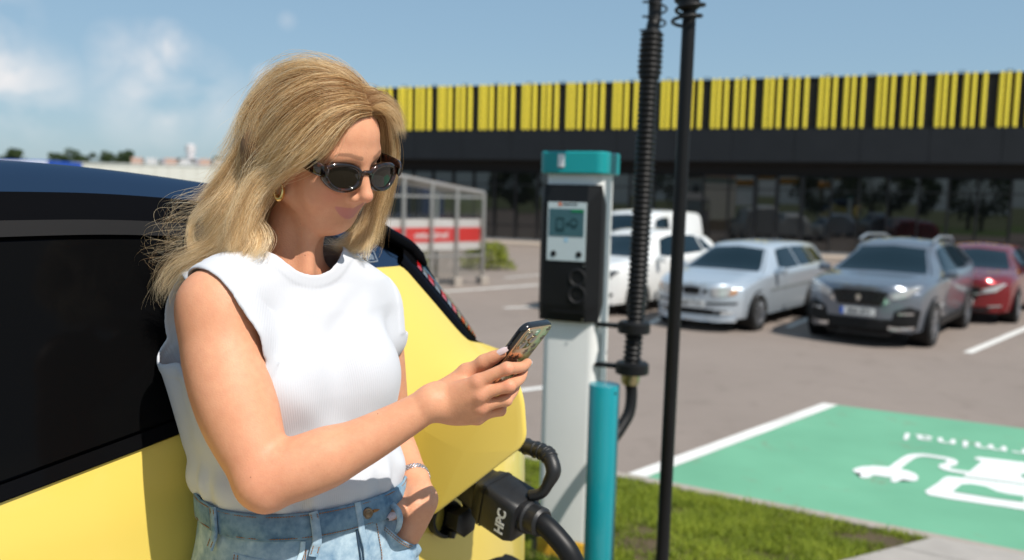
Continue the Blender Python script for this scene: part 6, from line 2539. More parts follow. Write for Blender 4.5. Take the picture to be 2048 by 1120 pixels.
cr = t.n('ShaderNodeValToRGB'); cr.color_ramp.elements[0].color = (.55, .6, .66, 1)
t.l(wv.outputs['Fac'], cr.inputs[0]); t.l(cr.outputs[0], mx1.inputs['B'])
t.l(mx1.outputs['Result'], b.inputs['Base Color'])
bp = t.n('ShaderNodeBump', i_Strength=.4, i_Distance=.001)
t.l(n2.outputs['Fac'], bp.inputs['Height']); t.l(bp.outputs[0], b.inputs['Normal'])
t.l(b.outputs[0], t.out.inputs[0])
denim_shaded = denim.copy()  # waistband copy of the denim, the forearm's shade put into its colour
denim_shaded.name = 'waistband_denim_shaded'
for nd in denim_shaded.node_tree.nodes:
    if nd.type == 'VALTORGB' and nd.color_ramp.elements[0].position > .3:
        nd.color_ramp.elements[0].color = (.060, .135, .225, 1)
        nd.color_ramp.elements[1].color = (.270, .400, .490, 1)
jo = own(quads('jeans', Vj, Fj, denim))


def ring(z, th, off):
    """point on the jeans' surface at height z and angle th (0 = front, + = her left)"""
    cx, cy, a, b = sect_at(z)
    a, b = a + .0075 + off, b + .0075 + off
    c, s = cos(th), sin(th)
    r = (abs(s) ** 2.2 + abs(c) ** 2.2) ** (-1 / 2.2)
    return np.array([cx, cy, 0]) + a * r * s * TS + b * r * c * TF + np.array([0, 0, z])


def ringgrid(pts, w, thick, off0=.0, n=None):
    """strip of cloth lying on the jeans: pts (z, theta) centre line, w width along the second tangent"""
    V = []
    for k in range(len(pts)):
        z, th = pts[k]
        k0, k1 = max(0, k - 1), min(len(pts) - 1, k + 1)
        dz, dt = pts[k1][0] - pts[k0][0], (pts[k1][1] - pts[k0][1]) * .16
        L = sqrt(dz * dz + dt * dt) + 1e-9
        nz_, nt = dt / L, -dz / L
        row = []
        for e, o_ in ((-.5, 0), (-.5, .7), (-.42, 1), (.42, 1), (.5, .7), (.5, 0)):
            row.append(ring(z + nz_ * e * w, th + nt * e * w / .16, off0 + thick * o_))
        V.append(row)
    return np.array(V)


def lift(o):
    o.parent = jo
    return o


# the pieces of the jeans
def ownj(o):
    o.parent = jo
    return o


ZW0, ZW1 = zpx(600, 1003) + DZW, zpx(600, 1058) + DZW
zt_, zb_ = ZW0 + .000, ZW0 - .041
ths = np.linspace(-pi, pi, 97)
mb = MB()
prof = [(zt_ - .002, .001), (zt_, .0028), (zt_ - .0015, .0050), ((zt_ + zb_) / 2, .0052), (zb_ + .0015, .0050), (zb_, .0030), (zb_ + .001, .000)]
rngw = random.Random(3)
wob = [rngw.uniform(-.0012, .0012) for _ in ths]
mb.grid([[ring(z, th, o_ + .0015 + wob[i] * (k in (2, 3, 4))) for k, (z, o_) in enumerate(prof)] for i, th in enumerate(ths)])
ownj(mb.build('waistband', denim_shaded, None, True))
thread = mat('orange_thread', (.30, .13, .035), .8)
wash = mat('pale_denim_edge', (.46, .60, .68), .9, var=.25, vscale=220)


def stitch(pts, off, r=.00075, dash=.0042):
    """dashed line of stitches following (z, theta) points"""
    pts = np.array(pts)
    out = MB()
    W = np.array([ring(z, th, off) for z, th in pts])
    seg = np.linalg.norm(np.diff(W, axis=0), axis=1)
    L = np.concatenate([[0], np.cumsum(seg)])
    x = 0.
    while x + dash * .7 < L[-1]:
        zz = np.interp([x, x + dash * .7], L, pts[:, 0]); tt = np.interp([x, x + dash * .7], L, pts[:, 1])
        out.tube([ring(zz[0], tt[0], off), ring(zz[1], tt[1], off)], r, 5)
        x += dash
    return out


for zz in (zt_ - .004, zb_ + .004):
    mbs = stitch([(zz, th) for th in np.linspace(-2.2, 1.0, 60)], .0067)
    ownj(mbs.build('stitching', thread))
TH = lambda px: None


def th_of(px, z):
    """angle on the camera side of the ring whose point appears nearest to photo column px"""
    best = None
    for th in np.linspace(-1.9, .85, 300):
        q = PROJ(ring(z, th, .006))[0]
        if best is None or abs(q - px) < best[0]: best = (abs(q - px), th)
    return best[1]


for px, dx in ((634, -8), (432, -10)):
    th = th_of(px, zb_)
    th2 = th_of(px + dx, zb_ - .025)
    pl = [(zt_ + .001, th - .01), (zt_ - .01, th), (zb_, th), (zb_ - .012, (th + th2) / 2), (zb_ - .024, th2)]
    pl = spline([(a, b_) for a, b_ in pl], 12)
    V = ringgrid(pl, .0125, .0035, .0068)
    V[3:8] += (TF * .4 - TS * .3 + np.array([0, -.4, 0]))[None, None] * .0035
    ownj(MB().grid(V).build('belt_loop', denim, None, True))
    for e in (-.0042, .0042):
        ownj(stitch([(z, tq + e / .16) for z, tq in pl[1:-1]], .0115, .0007, .0036).build('stitching', thread))
# fly, placket seams and pockets
thf = th_of(722, zb_)
ownj(MB().grid(ringgrid([(zt_ + .001, thf), (zb_ - .002, thf), (zb_ - .03, thf + .02), (zb_ - .09, thf + .03)], .010, .0022, .0062)).build('fly_placket', denim, None, True))
ownj(MB().tube([ring(z, thf - .035, .0022) for z in np.linspace(zb_, zb_ - .10, 12)], .0014, 6).build('fly_seam', mat('dark_seam', (.03, .06, .10), .9)))
ownj(stitch([(z, thf + .19 + (.0 if z > zb_ - .06 else .0)) for z in np.linspace(zb_ - .002, zb_ - .09, 14)], .0022).build('stitching', thread))
bn = ring((zt_ + zb_) / 2, thf + .085, .0072)
fr = frame([0, 0, 1.], TF * .9 - np.array([0, .3, 0]))
ownj(MB().lathe([(.0095, -.002), (.0095, .0012), (.0082, .0026), (.0058, .0022), (.0050, .0032), (.002, .0038)], 20, bn, fr).build('button', mat('old_brass', (.22, .17, .12), .35, 1.0, var=.3, vscale=300), None, auto=40))
ownj(MB().tube([bn + fr[:, 0] * 0 + v * TS + np.array([0, 0, .001]) for v in (.010, .016, .023)], [.0028, .0024, .0005], 8).build('buttonhole', thread))
# coin pocket, front pocket curve (her right)
tA, tB, tC = th_of(447, zb_ - .03), th_of(600, zb_ - .01), th_of(548, zb_ - .05)
curve = [(zb_ - .003, th_of(606, zb_)), (zb_ - .02, th_of(602, zb_)), (zb_ - .045, th_of(585, zb_ - .04)), (zb_ - .058, th_of(560, zb_ - .05)), (zb_ - .064, th_of(520, zb_ - .06)), (zb_ - .064, th_of(470, zb_ - .06)), (zb_ - .060, th_of(425, zb_ - .06))]
cv = spline(curve, 30)
ownj(MB().grid(ringgrid(cv, .007, .0026, .0003)).build('pocket_edge', wash, None, True))
for e in (.009, .016):
    ownj(stitch([(z - e * .8, tq + e * .22 / .16) for z, tq in cv[:20]], .0018).build('stitching', thread))
cp = [(zb_ - .022, th_of(462, zb_ - .02)), (zb_ - .066, th_of(452, zb_ - .06))], [(zb_ - .030, th_of(556, zb_ - .03)), (zb_ - .058, th_of(548, zb_ - .05))]
Vc = []
for i in range(8):
    u = i / 7
    top = (cp[0][0][0] * (1 - u) + cp[1][0][0] * u, cp[0][0][1] * (1 - u) + cp[1][0][1] * u)
    bot = (cp[0][1][0] * (1 - u) + cp[1][1][0] * u, cp[0][1][1] * (1 - u) + cp[1][1][1] * u)
    Vc.append([ring(top[0] * (1 - v) + bot[0] * v, top[1] * (1 - v) + bot[1] * v, .0022 if 0 < v < 1 else .0005) for v in (0, .04, .35, .7, 1.)])
ownj(MB().grid(Vc).build('coin_pocket', denim, None, True))
for k in (0, 1):
    for e in (.004, .010) if k == 0 else (-.004, -.010):
        ownj(stitch([(cp[k][0][0] * (1 - v) + cp[k][1][0] * v, cp[k][0][1] * (1 - v) + cp[k][1][1] * v + e / .16) for v in np.linspace(.05, .95, 6)], .0030).build('stitching', thread))
ownj(MB().lathe([(.0045, -.001), (.0045, .001), (.003, .002), (.001, .0024)], 14, ring(zb_ - .060, th_of(438, zb_ - .06), .003), frame([0, 0, 1], [-.5, -.8, .1])).build('rivet', mat('copper_rivet', (.42, .22, .10), .35, 1.), None, auto=40))
# her left pocket: the hem the hand goes into, and the loop caught by the thumb
hem = spline([P(771, 1051, 1.376), P(786, 1064, 1.371), P(802, 1077, 1.374), P(816, 1085, 1.384), P(827, 1089, 1.402)], 16)
V = []
for i, q in enumerate(hem):
    dn = nrm(np.array([-.42, .06, -.9]))
    o_ = nrm(np.array([.35, -.85, .25])) * .0026
    V.append([q - o_ * .8, q + o_ * .6, q + o_, q + dn * .009 + o_, q + dn * .0095, q + dn * .034 - o_ * 2.4])
ownj(MB().grid(V).build('pocket_edge', denim, None, True))
for e in (.0035, .0072):
    dn = nrm(np.array([-.42, .06, -.9])); o_ = nrm(np.array([.35, -.85, .25])) * .0029
    mbq = MB()
    for i in range(0, 15):
        a_, b2 = hem[i] + dn * e + o_, hem[i + 1] + dn * e + o_
        mbq.tube([a_, a_ * .35 + b2 * .65], .0007, 5)
    ownj(mbq.build('stitching', thread))
lp = spline([P(778, 1004, 1.400), P(788, 1012, 1.385), P(797, 1024, 1.372), P(800, 1042, 1.370), P(795, 1060, 1.374), P(788, 1070, 1.380)], 18)
V = []
for i, q in enumerate(lp):
    wd = nrm(np.array([.9, .45, .25])) * .0052
    o_ = nrm(np.array([.25, -.9, .1])) * .0022
    V.append([q - wd, q - wd + o_, q + wd + o_, q + wd])
ownj(MB().grid(V).build('belt_loop', denim, None, True))

# ------------------------------------------------------------------ nails
nail = mat('pale_pink_nail', (.74, .58, .58), .16, coat=.6)
for tip, dr, nv, r in BW:
    nv = nrm(nv - dr * (nv @ dr))
    side = np.cross(dr, nv)
    V = []
    for i in range(9):
        u = i / 8
        wv_ = r * .86 * (1 - .55 * max(0, (u - .55) / .45) ** 2) * (.90 + .1 * min(1, u * 4))
        row = []
        for j in range(7):
            a = (j / 6 - .5) * 2.0
            row.append(tip + dr * (-r * .95 + u * r * 2.75) + side * wv_ * sin(a) + nv * (r * .94 * cos(a) + .0006 - .0028 * max(0, u - .45) ** 2))
        V.append(row)
    V = np.array(V)
    V2 = V - nv * .0011
    mb = MB()
    mb.grid(V)
    mb.grid(V2[::-1])
    edge = np.concatenate([V[0], V[1:, -1], V[-1, ::-1][1:], V[::-1, 0][1:]])
    edge2 = np.concatenate([V2[0], V2[1:, -1], V2[-1, ::-1][1:], V2[::-1, 0][1:]])
    mb.grid(np.stack([edge2, edge], 1))
    own(mb.build('fingernail', nail, None, True))
# ------------------------------------------------------------------ what she wears and holds
tort = bpy.data.materials.new('tortoiseshell')
tort.use_nodes = True
t = NT(tort)
b = t.n('ShaderNodeBsdfPrincipled', i_Roughness=.09)
b.inputs['Coat Weight'].default_value = .5
tcn = t.n('ShaderNodeTexCoord')
n1 = t.n('ShaderNodeTexNoise', i_Scale=75., i_Detail=3., i_Distortion=1.0)
t.l(tcn.outputs['Object'], n1.inputs['Vector'])
cr = t.n('ShaderNodeValToRGB')
cr.color_ramp.elements[0].position = .52; cr.color_ramp.elements[0].color = (.008, .005, .004, 1)
cr.color_ramp.elements[1].position = .78; cr.color_ramp.elements[1].color = (.085, .022, .007, 1)
t.l(n1.outputs['Fac'], cr.inputs[0]); t.l(cr.outputs[0], b.inputs['Base Color'])
t.l(b.outputs[0], t.out.inputs[0])
lensm = mat('dark_brown_lens', (.012, .010, .007), .03, spec=.5, coat=.5)

GL0 = H(0, .092, .006)
glasses = empty('sunglasses', GL0, 0, 'chunky tortoiseshell sunglasses with dark oval lenses on the woman\'s nose', 'sunglasses')
GINV = Matrix.Translation(-Vector(GL0))


def wear(o, root):
    o.parent = root
    o.matrix_parent_inverse = Matrix.Translation(-Vector(root.location))
    return o


LC, LW, LH = (.0370, .0955, .0015), .0338, .0240      # lens centre, half width, half height of the rim's outside


GA = radians(12)


def GH(s_, f_, u_):
    """head coordinates of the glasses, whose front sits turned a little on the nose"""
    return H(s_ * cos(GA), f_ + s_ * sin(GA) * min(1, max(0, (f_ - .045) / .035)), u_)


def rimpt(sg, a, k, dpt, kk=1.0):
    """rim point: angle a, k fraction of the outer size, dpt depth in front of the lens plane"""
    ca, sa = cos(a), sin(a)
    x = LC[0] + LW * k * math.copysign(abs(ca) ** .97, ca)
    up = LH * k * math.copysign(abs(sa) ** 1.0, sa)
    if sa > 0: up *= .93
    up += .0050 * max(0., ca) ** 2 * (k)             # a little upswept at the outer ends
    f = LC[1] - .0125 * (abs(x) / .07) ** 2.2 + dpt + (up * -.10)
    return GH(x * sg, f, LC[2] + up)


fm = MB()
for sg in (-1, 1):
    rows = []
    for i in range(56):
        a = 2 * pi * i / 56
        rows.append([rimpt(sg, a, .70, -.0005), rimpt(sg, a, .715, .0032), rimpt(sg, a, .78, .0052), rimpt(sg, a, .93, .0045), rimpt(sg, a, 1.0, .0015), rimpt(sg, a, 1.0, -.0020), rimpt(sg, a, .95, -.0040), rimpt(sg, a, .72, -.0030)])
    if sg < 0: rows = rows[::-1]
    fm.grid(rows, True, True)
# bridge and end pieces
fm.tube([GH(-.0085, .0965, .0070), GH(-.004, .0985, .0100), GH(.004, .0985, .0100), GH(.0085, .0965, .0070)], [.0042, .0040, .0040, .0042], 12)
for sg in (-1, 1):
    fm.tube([GH(.0115 * sg, .093, -.004), GH(.0095 * sg, .0865, -.010), GH(.0105 * sg, .084, -.017)], [.003, .0035, .002], 8)
wear(fm.build('frame', tort, None, True), glasses)
for sg in (-1, 1):
    lm = MB()
    rows = [[rimpt(sg, 2 * pi * i / 48, k, .0012 + .0016 * (1 - k)) for k in (.72, .5, .25, .0)] for i in range(48)]
    if sg < 0: rows = rows[::-1]
    lm.grid(rows, True)
    wear(lm.build('lens', lensm, None, True), glasses)
    tm = MB()
    V = []
    for f, up, w, hh in ((.0940, .0085, .0030, .0075), (.0870, .0110, .0042, .0100), (.0800, .0125, .0044, .0108), (.0720, .0133, .0042, .0110), (.062, .0135, .0034, .0108), (.035, .0132, .0032, .0098), (.005, .0120, .0030, .0072), (-.020, .008, .003, .006), (-.040, -.010, .003, .005), (-.050, -.025, .003, .004)):
        x = .0775 - .004 * max(0, (.05 - f)) / .1 - .0095 * max(0, (f - .074) / .020) ** 1.5
        c = [(x + w * math.copysign(abs(cos(a)) ** .6, cos(a)), up + hh * math.copysign(abs(sin(a)) ** .6, sin(a))) for a in np.arange(12) * 2 * pi / 12]
        V.append([GH(q[0] * sg, f, q[1]) for q in c])
    tm.grid(V, False, True)
    tm.f += [tuple(range(12)), tuple(range(len(V) * 12 - 12, len(V) * 12))]
    tm.mi += [0, 0]
    wear(tm.build('temple', tort, None, True), glasses)

# earring
gold = mat('polished_gold', (.75, .50, .18), .14, 1.0)
e0 = H(-.0775, -.0050, -.030)
ear = empty('earring', e0, 0, 'chunky gold teardrop hoop earring hanging from the woman\'s ear lobe', 'earring')
V = []
fe = frame(HR @ np.array([.35, .9, 0]), HR @ np.array([.9, -.4, .0]))
for i in range(40):
    a = 2 * pi * i / 40
    cen = np.array([.0072 * sin(a), 0, 0]) * (1) + np.array([0, 0, 0])
    px_, pz_ = .0078 * sin(a) * (.75 + .25 * (1 - cos(a)) / 2), -.0135 + .0150 * cos(a)
    r = .0020 + .0042 * ((1 - cos(a)) / 2) ** 1.3
    rad_ = nrm(np.array([px_, pz_ + .0135]) + 1e-6)
    row = []
    for j in range(12):
        bb = 2 * pi * j / 12
        o2 = rad_ * r * cos(bb) * .8
        row.append(e0 + fe[:, 0] * (px_ + o2[0]) + np.array([0, 0, 1.]) * (pz_ + o2[1]) + fe[:, 2] * r * 1.1 * sin(bb))
    V.append(row)
wear(MB().grid(V, True, True).build('hoop', gold, None, True), ear)
wear(MB().tube([e0 + np.array([0, 0, .001]), e0 + np.array([0, 0, .006])], .0012, 8).build('hook', gold), ear)

# phone
phone = empty('phone', PH_C, 0, 'phone in a gold case printed with small dark flowers, held up by the woman', 'phone')
pw, pl, pt = PH_SZ


def rrect(w, l, r, n=6):
    out = []
    for cx, cy, a0 in ((w / 2 - r, l / 2 - r, 0), (-w / 2 + r, l / 2 - r, pi / 2), (-w / 2 + r, -l / 2 + r, pi), (w / 2 - r, -l / 2 + r, 1.5 * pi)):
        for i in range(n + 1):
            a = a0 + i * pi / 2 / n
            out.append((cx + r * cos(a), cy + r * sin(a)))
    return out


PHF = np.stack([PH_W, PH_L, np.cross(PH_W, PH_L)], 1)
sgn = 1.0 if PHF[:, 2] @ PH_B > 0 else -1.0


def slab(mb, w, l, r, z0, z1, ch=.0008, c=(0, 0)):
    """rounded slab in phone coordinates, z towards the back"""
    rows = []
    for (dz, ins) in ((z0, ch), (z0 + ch * math.copysign(1, z1 - z0), 0), (z1 - ch * math.copysign(1, z1 - z0), 0), (z1, ch)):
        rows.append([PHP(x + c[0], y + c[1], dz) for x, y in rrect(w - 2 * ins, l - 2 * ins, max(r - ins, .0004))])
    n = len(rows[0])
    V = np.array(rows)
    mb.grid(V, False, True)
    base = len(mb.v) - 4 * n
    mb.f += [tuple(base + i for i in range(n))[::-1], tuple(base + 3 * n + i for i in range(n))]
    mb.mi += [mb.cur] * 2
    return mb


blk = mat('black_case', (.012, .013, .016), .18, coat=.4)
bump_ = MB(); slab(bump_, pw, pl, .0135, -pt / 2, pt / 2 - .0006, .0016)
wear(bump_.build('bumper', blk, None, auto=50), phone)
bk = MB(); slab(bk, pw - .004, pl - .004, .0120, pt / 2 - .0012, pt / 2 + .0003, .0003)
wear(bk.build('back_plate', mat('rose_gold_mirror', (.66, .43, .27), .22, .85, var=.08, vscale=20), None, auto=50), phone)
sc_ = MB(); slab(sc_, pw - .006, pl - .006, .0110, -pt / 2 - .0004, -pt / 2 + .0005, .0002)
wear(sc_.build('screen', mat('phone_glass', (.02, .02, .025), .05), None, auto=50), phone)
cw, cl = .0385, .0400
cc = (-pw / 2 + .0045 + cw / 2, pl / 2 - .0045 - cl / 2)
isl = MB(); slab(isl, cw, cl, .0100, pt / 2, pt / 2 + .0018, .0006, cc)
wear(isl.build('camera_plate', mat('champagne_glass', (.40, .37, .27), .08, .6), None, auto=50), phone)
ringm = mat('gold_ring', (.55, .45, .30), .15, 1.0)
for lx, ly in ((-.0088, .0095), (-.0088, -.0095), (.0092, .0)):
    o_ = PHP(cc[0] + lx, cc[1] + ly, pt / 2 + .0016)
    ax = np.stack([PH_W, np.cross(PH_B, PH_W), PH_B], 1)
    ob = wear(MB().lathe([(.0078, 0), (.0078, .0018), (.0070, .0024), (.0064, .0022)], 24, o_, ax).build('camera_lens', ringm, None, auto=40), phone)
    g = MB().lathe([(.0063, .0018), (.0063, .0025), (.004, .0027)], 20, o_, ax).build('lens_glass', mat('lens_glass', (.20, .13, .09), .04, .3, coat=1.), None, auto=40)
    wear(g, ob)
    wear(MB().lathe([(.0030, .0024), (.0030, .00285), (.001, .0029)], 14, o_, ax).build('lens_pupil', mat('lens_pupil', (.03, .025, .03), .03, coat=1.)), ob)
for lx, ly, r in ((.0098, .0125, .0032), (.0105, -.0135, .0022)):
    wear(MB().lathe([(r, 0), (r, .0006), (r * .6, .0008)], 16, PHP(cc[0] + lx, cc[1] + ly, pt / 2 + .0017), np.stack([PH_W, np.cross(PH_B, PH_W), PH_B], 1)).build('flash', mat('flash_glass', (.55, .70, .58), .1)), phone)
fl = mat('printed_flower', (.085, .060, .050), .3)
for fx, fy, r in ((.028, .066, .0062), (.030, .047, .0060), (.0215, .031, .0064), (.031, .018, .0058), (.010, .021, .0062), (-.006, .012, .006), (.022, -.004, .006), (-.024, .016, .006), (-.016, -.010, .006), (.005, -.025, .006), (.028, -.03, .006), (-.022, -.04, .006), (.012, -.055, .006)):
    pts_ = []
    for i in range(40):
        a = 2 * pi * i / 40
        rr_ = r * (.72 + .28 * cos(5 * a + fx * 90))
        x_, y_ = fx + rr_ * cos(a), fy + rr_ * sin(a)
        x_ = min(max(x_, -pw / 2 + .003), pw / 2 - .003); y_ = min(y_, pl / 2 - .003)
        pts_.append((x_, y_))
    ring_ = [(fx + (x - fx) * .28, fy + (y - fy) * .28) for x, y in pts_]
    mb = MB()
    mb.grid([[PHP(x, y, pt / 2 + .00045) for x, y in pts_], [PHP(x, y, pt / 2 + .00047) for x, y in ring_]], False, True)
    wear(mb.build('printed_flower', fl), phone)
for bx, by, ln in ((-pw / 2, .038, .006), (-pw / 2, .024, .011), (-pw / 2, .010, .011)):
    wear(MB().box(PHP(bx - .0002, by, 0), (.0016, ln, .0032), PHF, .0006).build('side_button', blk), phone)

# wristwatch on her left wrist
axw = nrm(WL - P(840, 990, 1.462))
wc = P(826, 957, 1.4995)
watch = empty('wristwatch', wc, 0, 'small silver link bracelet watch on the woman\'s left wrist', 'watch')
silver = mat('brushed_silver', (.62, .62, .64), .22, 1.0)
fw_ = frame([0, -1, .0], axw)
lk = MB()
NL = 30
ra, rb_ = .0300, .0290
for i in range(NL):
    a = 2 * pi * i / NL
    for j, zo in enumerate((-.0038, 0, .0038)):
        a2 = a + (pi / NL if j == 1 else 0)
        c = wc + fw_ @ np.array([ra * cos(a2), rb_ * sin(a2), zo])
        R = fw_ @ rotz(a2)
        mb = MB().box((0, 0, 0), (.0024, .0050, .0034), None, .0008)
        lk.add(np.array(mb.v) @ R.T + c, mb.f)
wear(lk.build('link_bracelet', silver, None, True), watch)
tocam = nrm(CAMPOS - wc)
a = math.atan2(fw_[:, 1] @ nrm(np.array([-.45, -.8, .3])), fw_[:, 0] @ nrm(np.array([-.45, -.8, .3])))
R = fw_ @ rotz(a)
c = wc + R @ np.array([ra + .0008, 0, 0])
wear(MB().box(c, (.0058, .0150, .0135), R, .0016).build('watch_case', silver, None, auto=40), watch)
wear(MB().box(c + R @ np.array([.0029, 0, 0]), (.0012, .0110, .0095), R, .0004).build('watch_face', mat('watch_face', (.16, .15, .16), .05, .5, coat=1.)), watch)
# ------------------------------------------------------------------ her hair
def hull_depth(px, py, grow=0.0):
    """depth at which the line of sight meets the head with its hair"""
    r = ray(px, py)
    o = (CAMPOS - H(0, -.012, .022)) @ HR
    d = r @ HR
    R = np.array([.086, .107, .120]) + grow
    o, d = o / R, d / R
    a, bq, c = d @ d, o @ d, o @ o - 1
    disc = bq * bq - a * c
    tt = (-bq - sqrt(disc)) / a if disc > 0 else -bq / a
    return tt * r[1]


def guide(pts, off=0.0, n=26):
    out = []
    for q in pts:
        d = q[2] if len(q) > 2 else hull_depth(q[0], q[1]) + off
        out.append((q[0], q[1], d))
    s = spline(out, n)
    return np.array([P(*q) for q in s])


hair_rng = np.random.default_rng(5)
STR = []    # (points, tone)


def family(gs, locks, per, lock_r=.10, spread=.0035, wave=.006, fly=.06, len0=.78, tone=(.0, 1.), depth_j=.006, tipspread=1.6):
    gs = np.array(gs)
    m, n = gs.shape[:2]
    tt = np.linspace(0, 1, n)
    for L in range(locks):
        vc = hair_rng.uniform(0, m - 1)
        ph = hair_rng.uniform(0, 2 * pi, 4)
        fr_ = hair_rng.uniform(.8, 2.0, 2)
        wv_ = np.stack([np.sin(ph[0] + tt * 2 * pi * fr_[0]), np.sin(ph[1] + tt * 2 * pi * fr_[1]), np.sin(ph[2] + tt * 2 * pi * fr_[0])], 1) * (tt ** 1.1)[:, None] * wave * hair_rng.uniform(.3, 1.2)
        tn = float(np.clip(hair_rng.choice([.12, .5, .88], p=[.24, .40, .36]) + hair_rng.normal(0, .10), 0, 1))
        dj = hair_rng.uniform(-depth_j, depth_j)
        offL = hair_rng.normal(0, 1, 3) * spread * .8
        lenL = hair_rng.uniform(len0, 1.0)
        for k in range(per):
            v = np.clip(vc + hair_rng.normal(0, lock_r), 0, m - 1.001)
            i = int(v); f = v - i
            p = gs[i] * (1 - f) + gs[i + 1] * f
            o = hair_rng.normal(0, 1, 3) * spread
            env = (.25 + .75 * np.minimum(1, tt * 3)) * (1 + (tipspread - 1) * tt)
            p = p + wv_ + (o + offL)[None] * env[:, None] + np.array([0, dj, 0])[None] * np.minimum(1, tt * 4)[:, None]
            if hair_rng.random() < fly:
                ph2 = hair_rng.uniform(0, 2 * pi, 3)
                a_ = hair_rng.uniform(.006, .022)
                p = p + np.stack([np.sin(ph2[j] + tt * hair_rng.uniform(3, 8)) for j in range(3)], 1) * (tt ** 1.6)[:, None] * a_
            cut = lenL * hair_rng.uniform(.88, 1.0)
            tcut = tt * cut
            p = np.stack([np.interp(tcut, tt, p[:, j]) for j in range(3)], 1)
            STR.append((p, np.clip(tn + hair_rng.normal(0, .12), 0, 1) * (tone[1] - tone[0]) + tone[0]))


A = [guide(g, o) for g, o in (
    ([(698, 162), (652, 146), (602, 145), (553, 166), (515, 206), (490, 256), (462, 305), (430, 350), (392, 385)], .0),
    ([(714, 168), (672, 156), (612, 166), (555, 204), (514, 262), (484, 320), (455, 372), (420, 415), (388, 440)], -.004),
    ([(729, 190), (688, 184), (630, 196), (572, 240), (525, 305), (490, 368), (455, 425, 1.36), (420, 470, 1.37), (380, 500, 1.38)], -.007),
    ([(737, 208), (700, 206), (650, 222), (604, 260), (566, 307), (536, 352), (502, 402, 1.345), (474, 452, 1.345), (446, 492, 1.35), (405, 512, 1.36)], -.008),
    ([(740, 220), (706, 222), (668, 240), (634, 274), (600, 308), (556, 338), (514, 382, 1.338), (494, 440, 1.335), (474, 490, 1.33), (470, 518, 1.32)], -.008),
    ([(741, 229), (714, 231), (690, 244), (666, 268), (642, 297), (606, 322), (568, 332, 1.340), (526, 344, 1.344), (488, 388, 1.340), (468, 440, 1.33), (464, 488, 1.325), (470, 518, 1.315)], -.004),
)]
family(A, 190, 56, .075, .0030, .010, .10, .86)
family(A[3:], 60, 45, .06, .0026, .011, .10, .84, (.2, 1.1))
family(A, 60, 9, .30, .0055, .018, .35, .72, (.3, 1.15), .004)
# the crown, combed back from the parting
B = [guide(g, o) for g, o in (
    ([(744, 224), (720, 186), (672, 153), (612, 139), (552, 156), (511, 202), (481, 258), (452, 312)], .012),
    ([(746, 224), (730, 190), (690, 157), (640, 141), (582, 147), (532, 178), (498, 230), (472, 292)], .035),
    ([(748, 224), (742, 194), (710, 163), (668, 147), (612, 142), (562, 158), (522, 196), (492, 252)], .062),
)]
G_ = [guide(g) for g in (
    [(743, 222, 1.350), (764, 216, 1.365), (788, 236, 1.395), (800, 276, 1.42)],
    [(736, 205, 1.352), (762, 204, 1.375), (786, 228, 1.405), (800, 272, 1.43)],
    [(722, 188, 1.365), (754, 195, 1.395), (780, 218, 1.425), (797, 266, 1.445)],
    [(700, 168, 1.385), (740, 179, 1.42), (772, 208, 1.45), (792, 262, 1.465)],
)]
family(G_, 50, 40, .15, .003, .003, .03, .85, (.0, .8))
family(B, 60, 45, .12, .0035, .004, .10, .75, (.0, .75))
# wind-blown ends over her shoulder
C = [guide(g) for g in (
    [(739, 228, 1.375), (692, 238, 1.37), (636, 280, 1.36), (592, 322, 1.36), (556, 352, 1.355), (515, 402, 1.345), (468, 452, 1.35), (415, 490, 1.36), (365, 508, 1.37), (330, 532, 1.38), (313, 562, 1.38), (318, 590, 1.38), (340, 596, 1.38)],
    [(735, 222, 1.38), (680, 226, 1.375), (620, 262, 1.365), (576, 318, 1.365), (540, 362, 1.36), (502, 415, 1.35), (470, 470, 1.35), (425, 508, 1.36), (380, 530, 1.37), (350, 560, 1.38), (334, 590, 1.38), (330, 615, 1.385)],
    [(730, 216, 1.385), (670, 212, 1.38), (604, 244, 1.37), (556, 306, 1.37), (524, 366, 1.36), (495, 430, 1.35), (482, 480, 1.345), (446, 512, 1.345), (410, 530, 1.35), (380, 552, 1.36), (352, 585, 1.375), (338, 622, 1.385)],
)]
family(C, 34, 30, .16, .0046, .010, .12, .72)
C2 = [guide(g) for g in (
    [(738, 226, 1.38), (660, 216, 1.375), (600, 270, 1.37), (540, 326, 1.37), (470, 380, 1.37), (425, 405, 1.38), (392, 432, 1.385), (376, 462, 1.385), (378, 492, 1.38), (396, 514, 1.37), (420, 524, 1.36)],
    [(738, 225, 1.385), (655, 210, 1.38), (595, 260, 1.38), (535, 318, 1.38), (462, 366, 1.39), (420, 392, 1.40), (396, 420, 1.40), (388, 450, 1.40), (396, 480, 1.39), (416, 502, 1.38), (440, 512, 1.37)],
)]
family(C2, 6, 30, .25, .0016, .004, .10, .9, (.35, 1.))
C3 = [guide(g) for g in (
    [(540, 300, 1.40), (470, 360, 1.41), (410, 380, 1.42), (370, 392, 1.42), (345, 420, 1.42), (352, 460, 1.42), (385, 480, 1.41)],
    [(540, 380, 1.40), (470, 440, 1.40), (410, 470, 1.41), (350, 492, 1.42), (300, 506, 1.43), (285, 520, 1.43)],
    [(540, 400, 1.40), (480, 470, 1.39), (420, 505, 1.40), (350, 520, 1.41), (310, 512, 1.42), (275, 500, 1.43)],
)]
family(C3, 26, 5, .6, .006, .022, .9, .6)
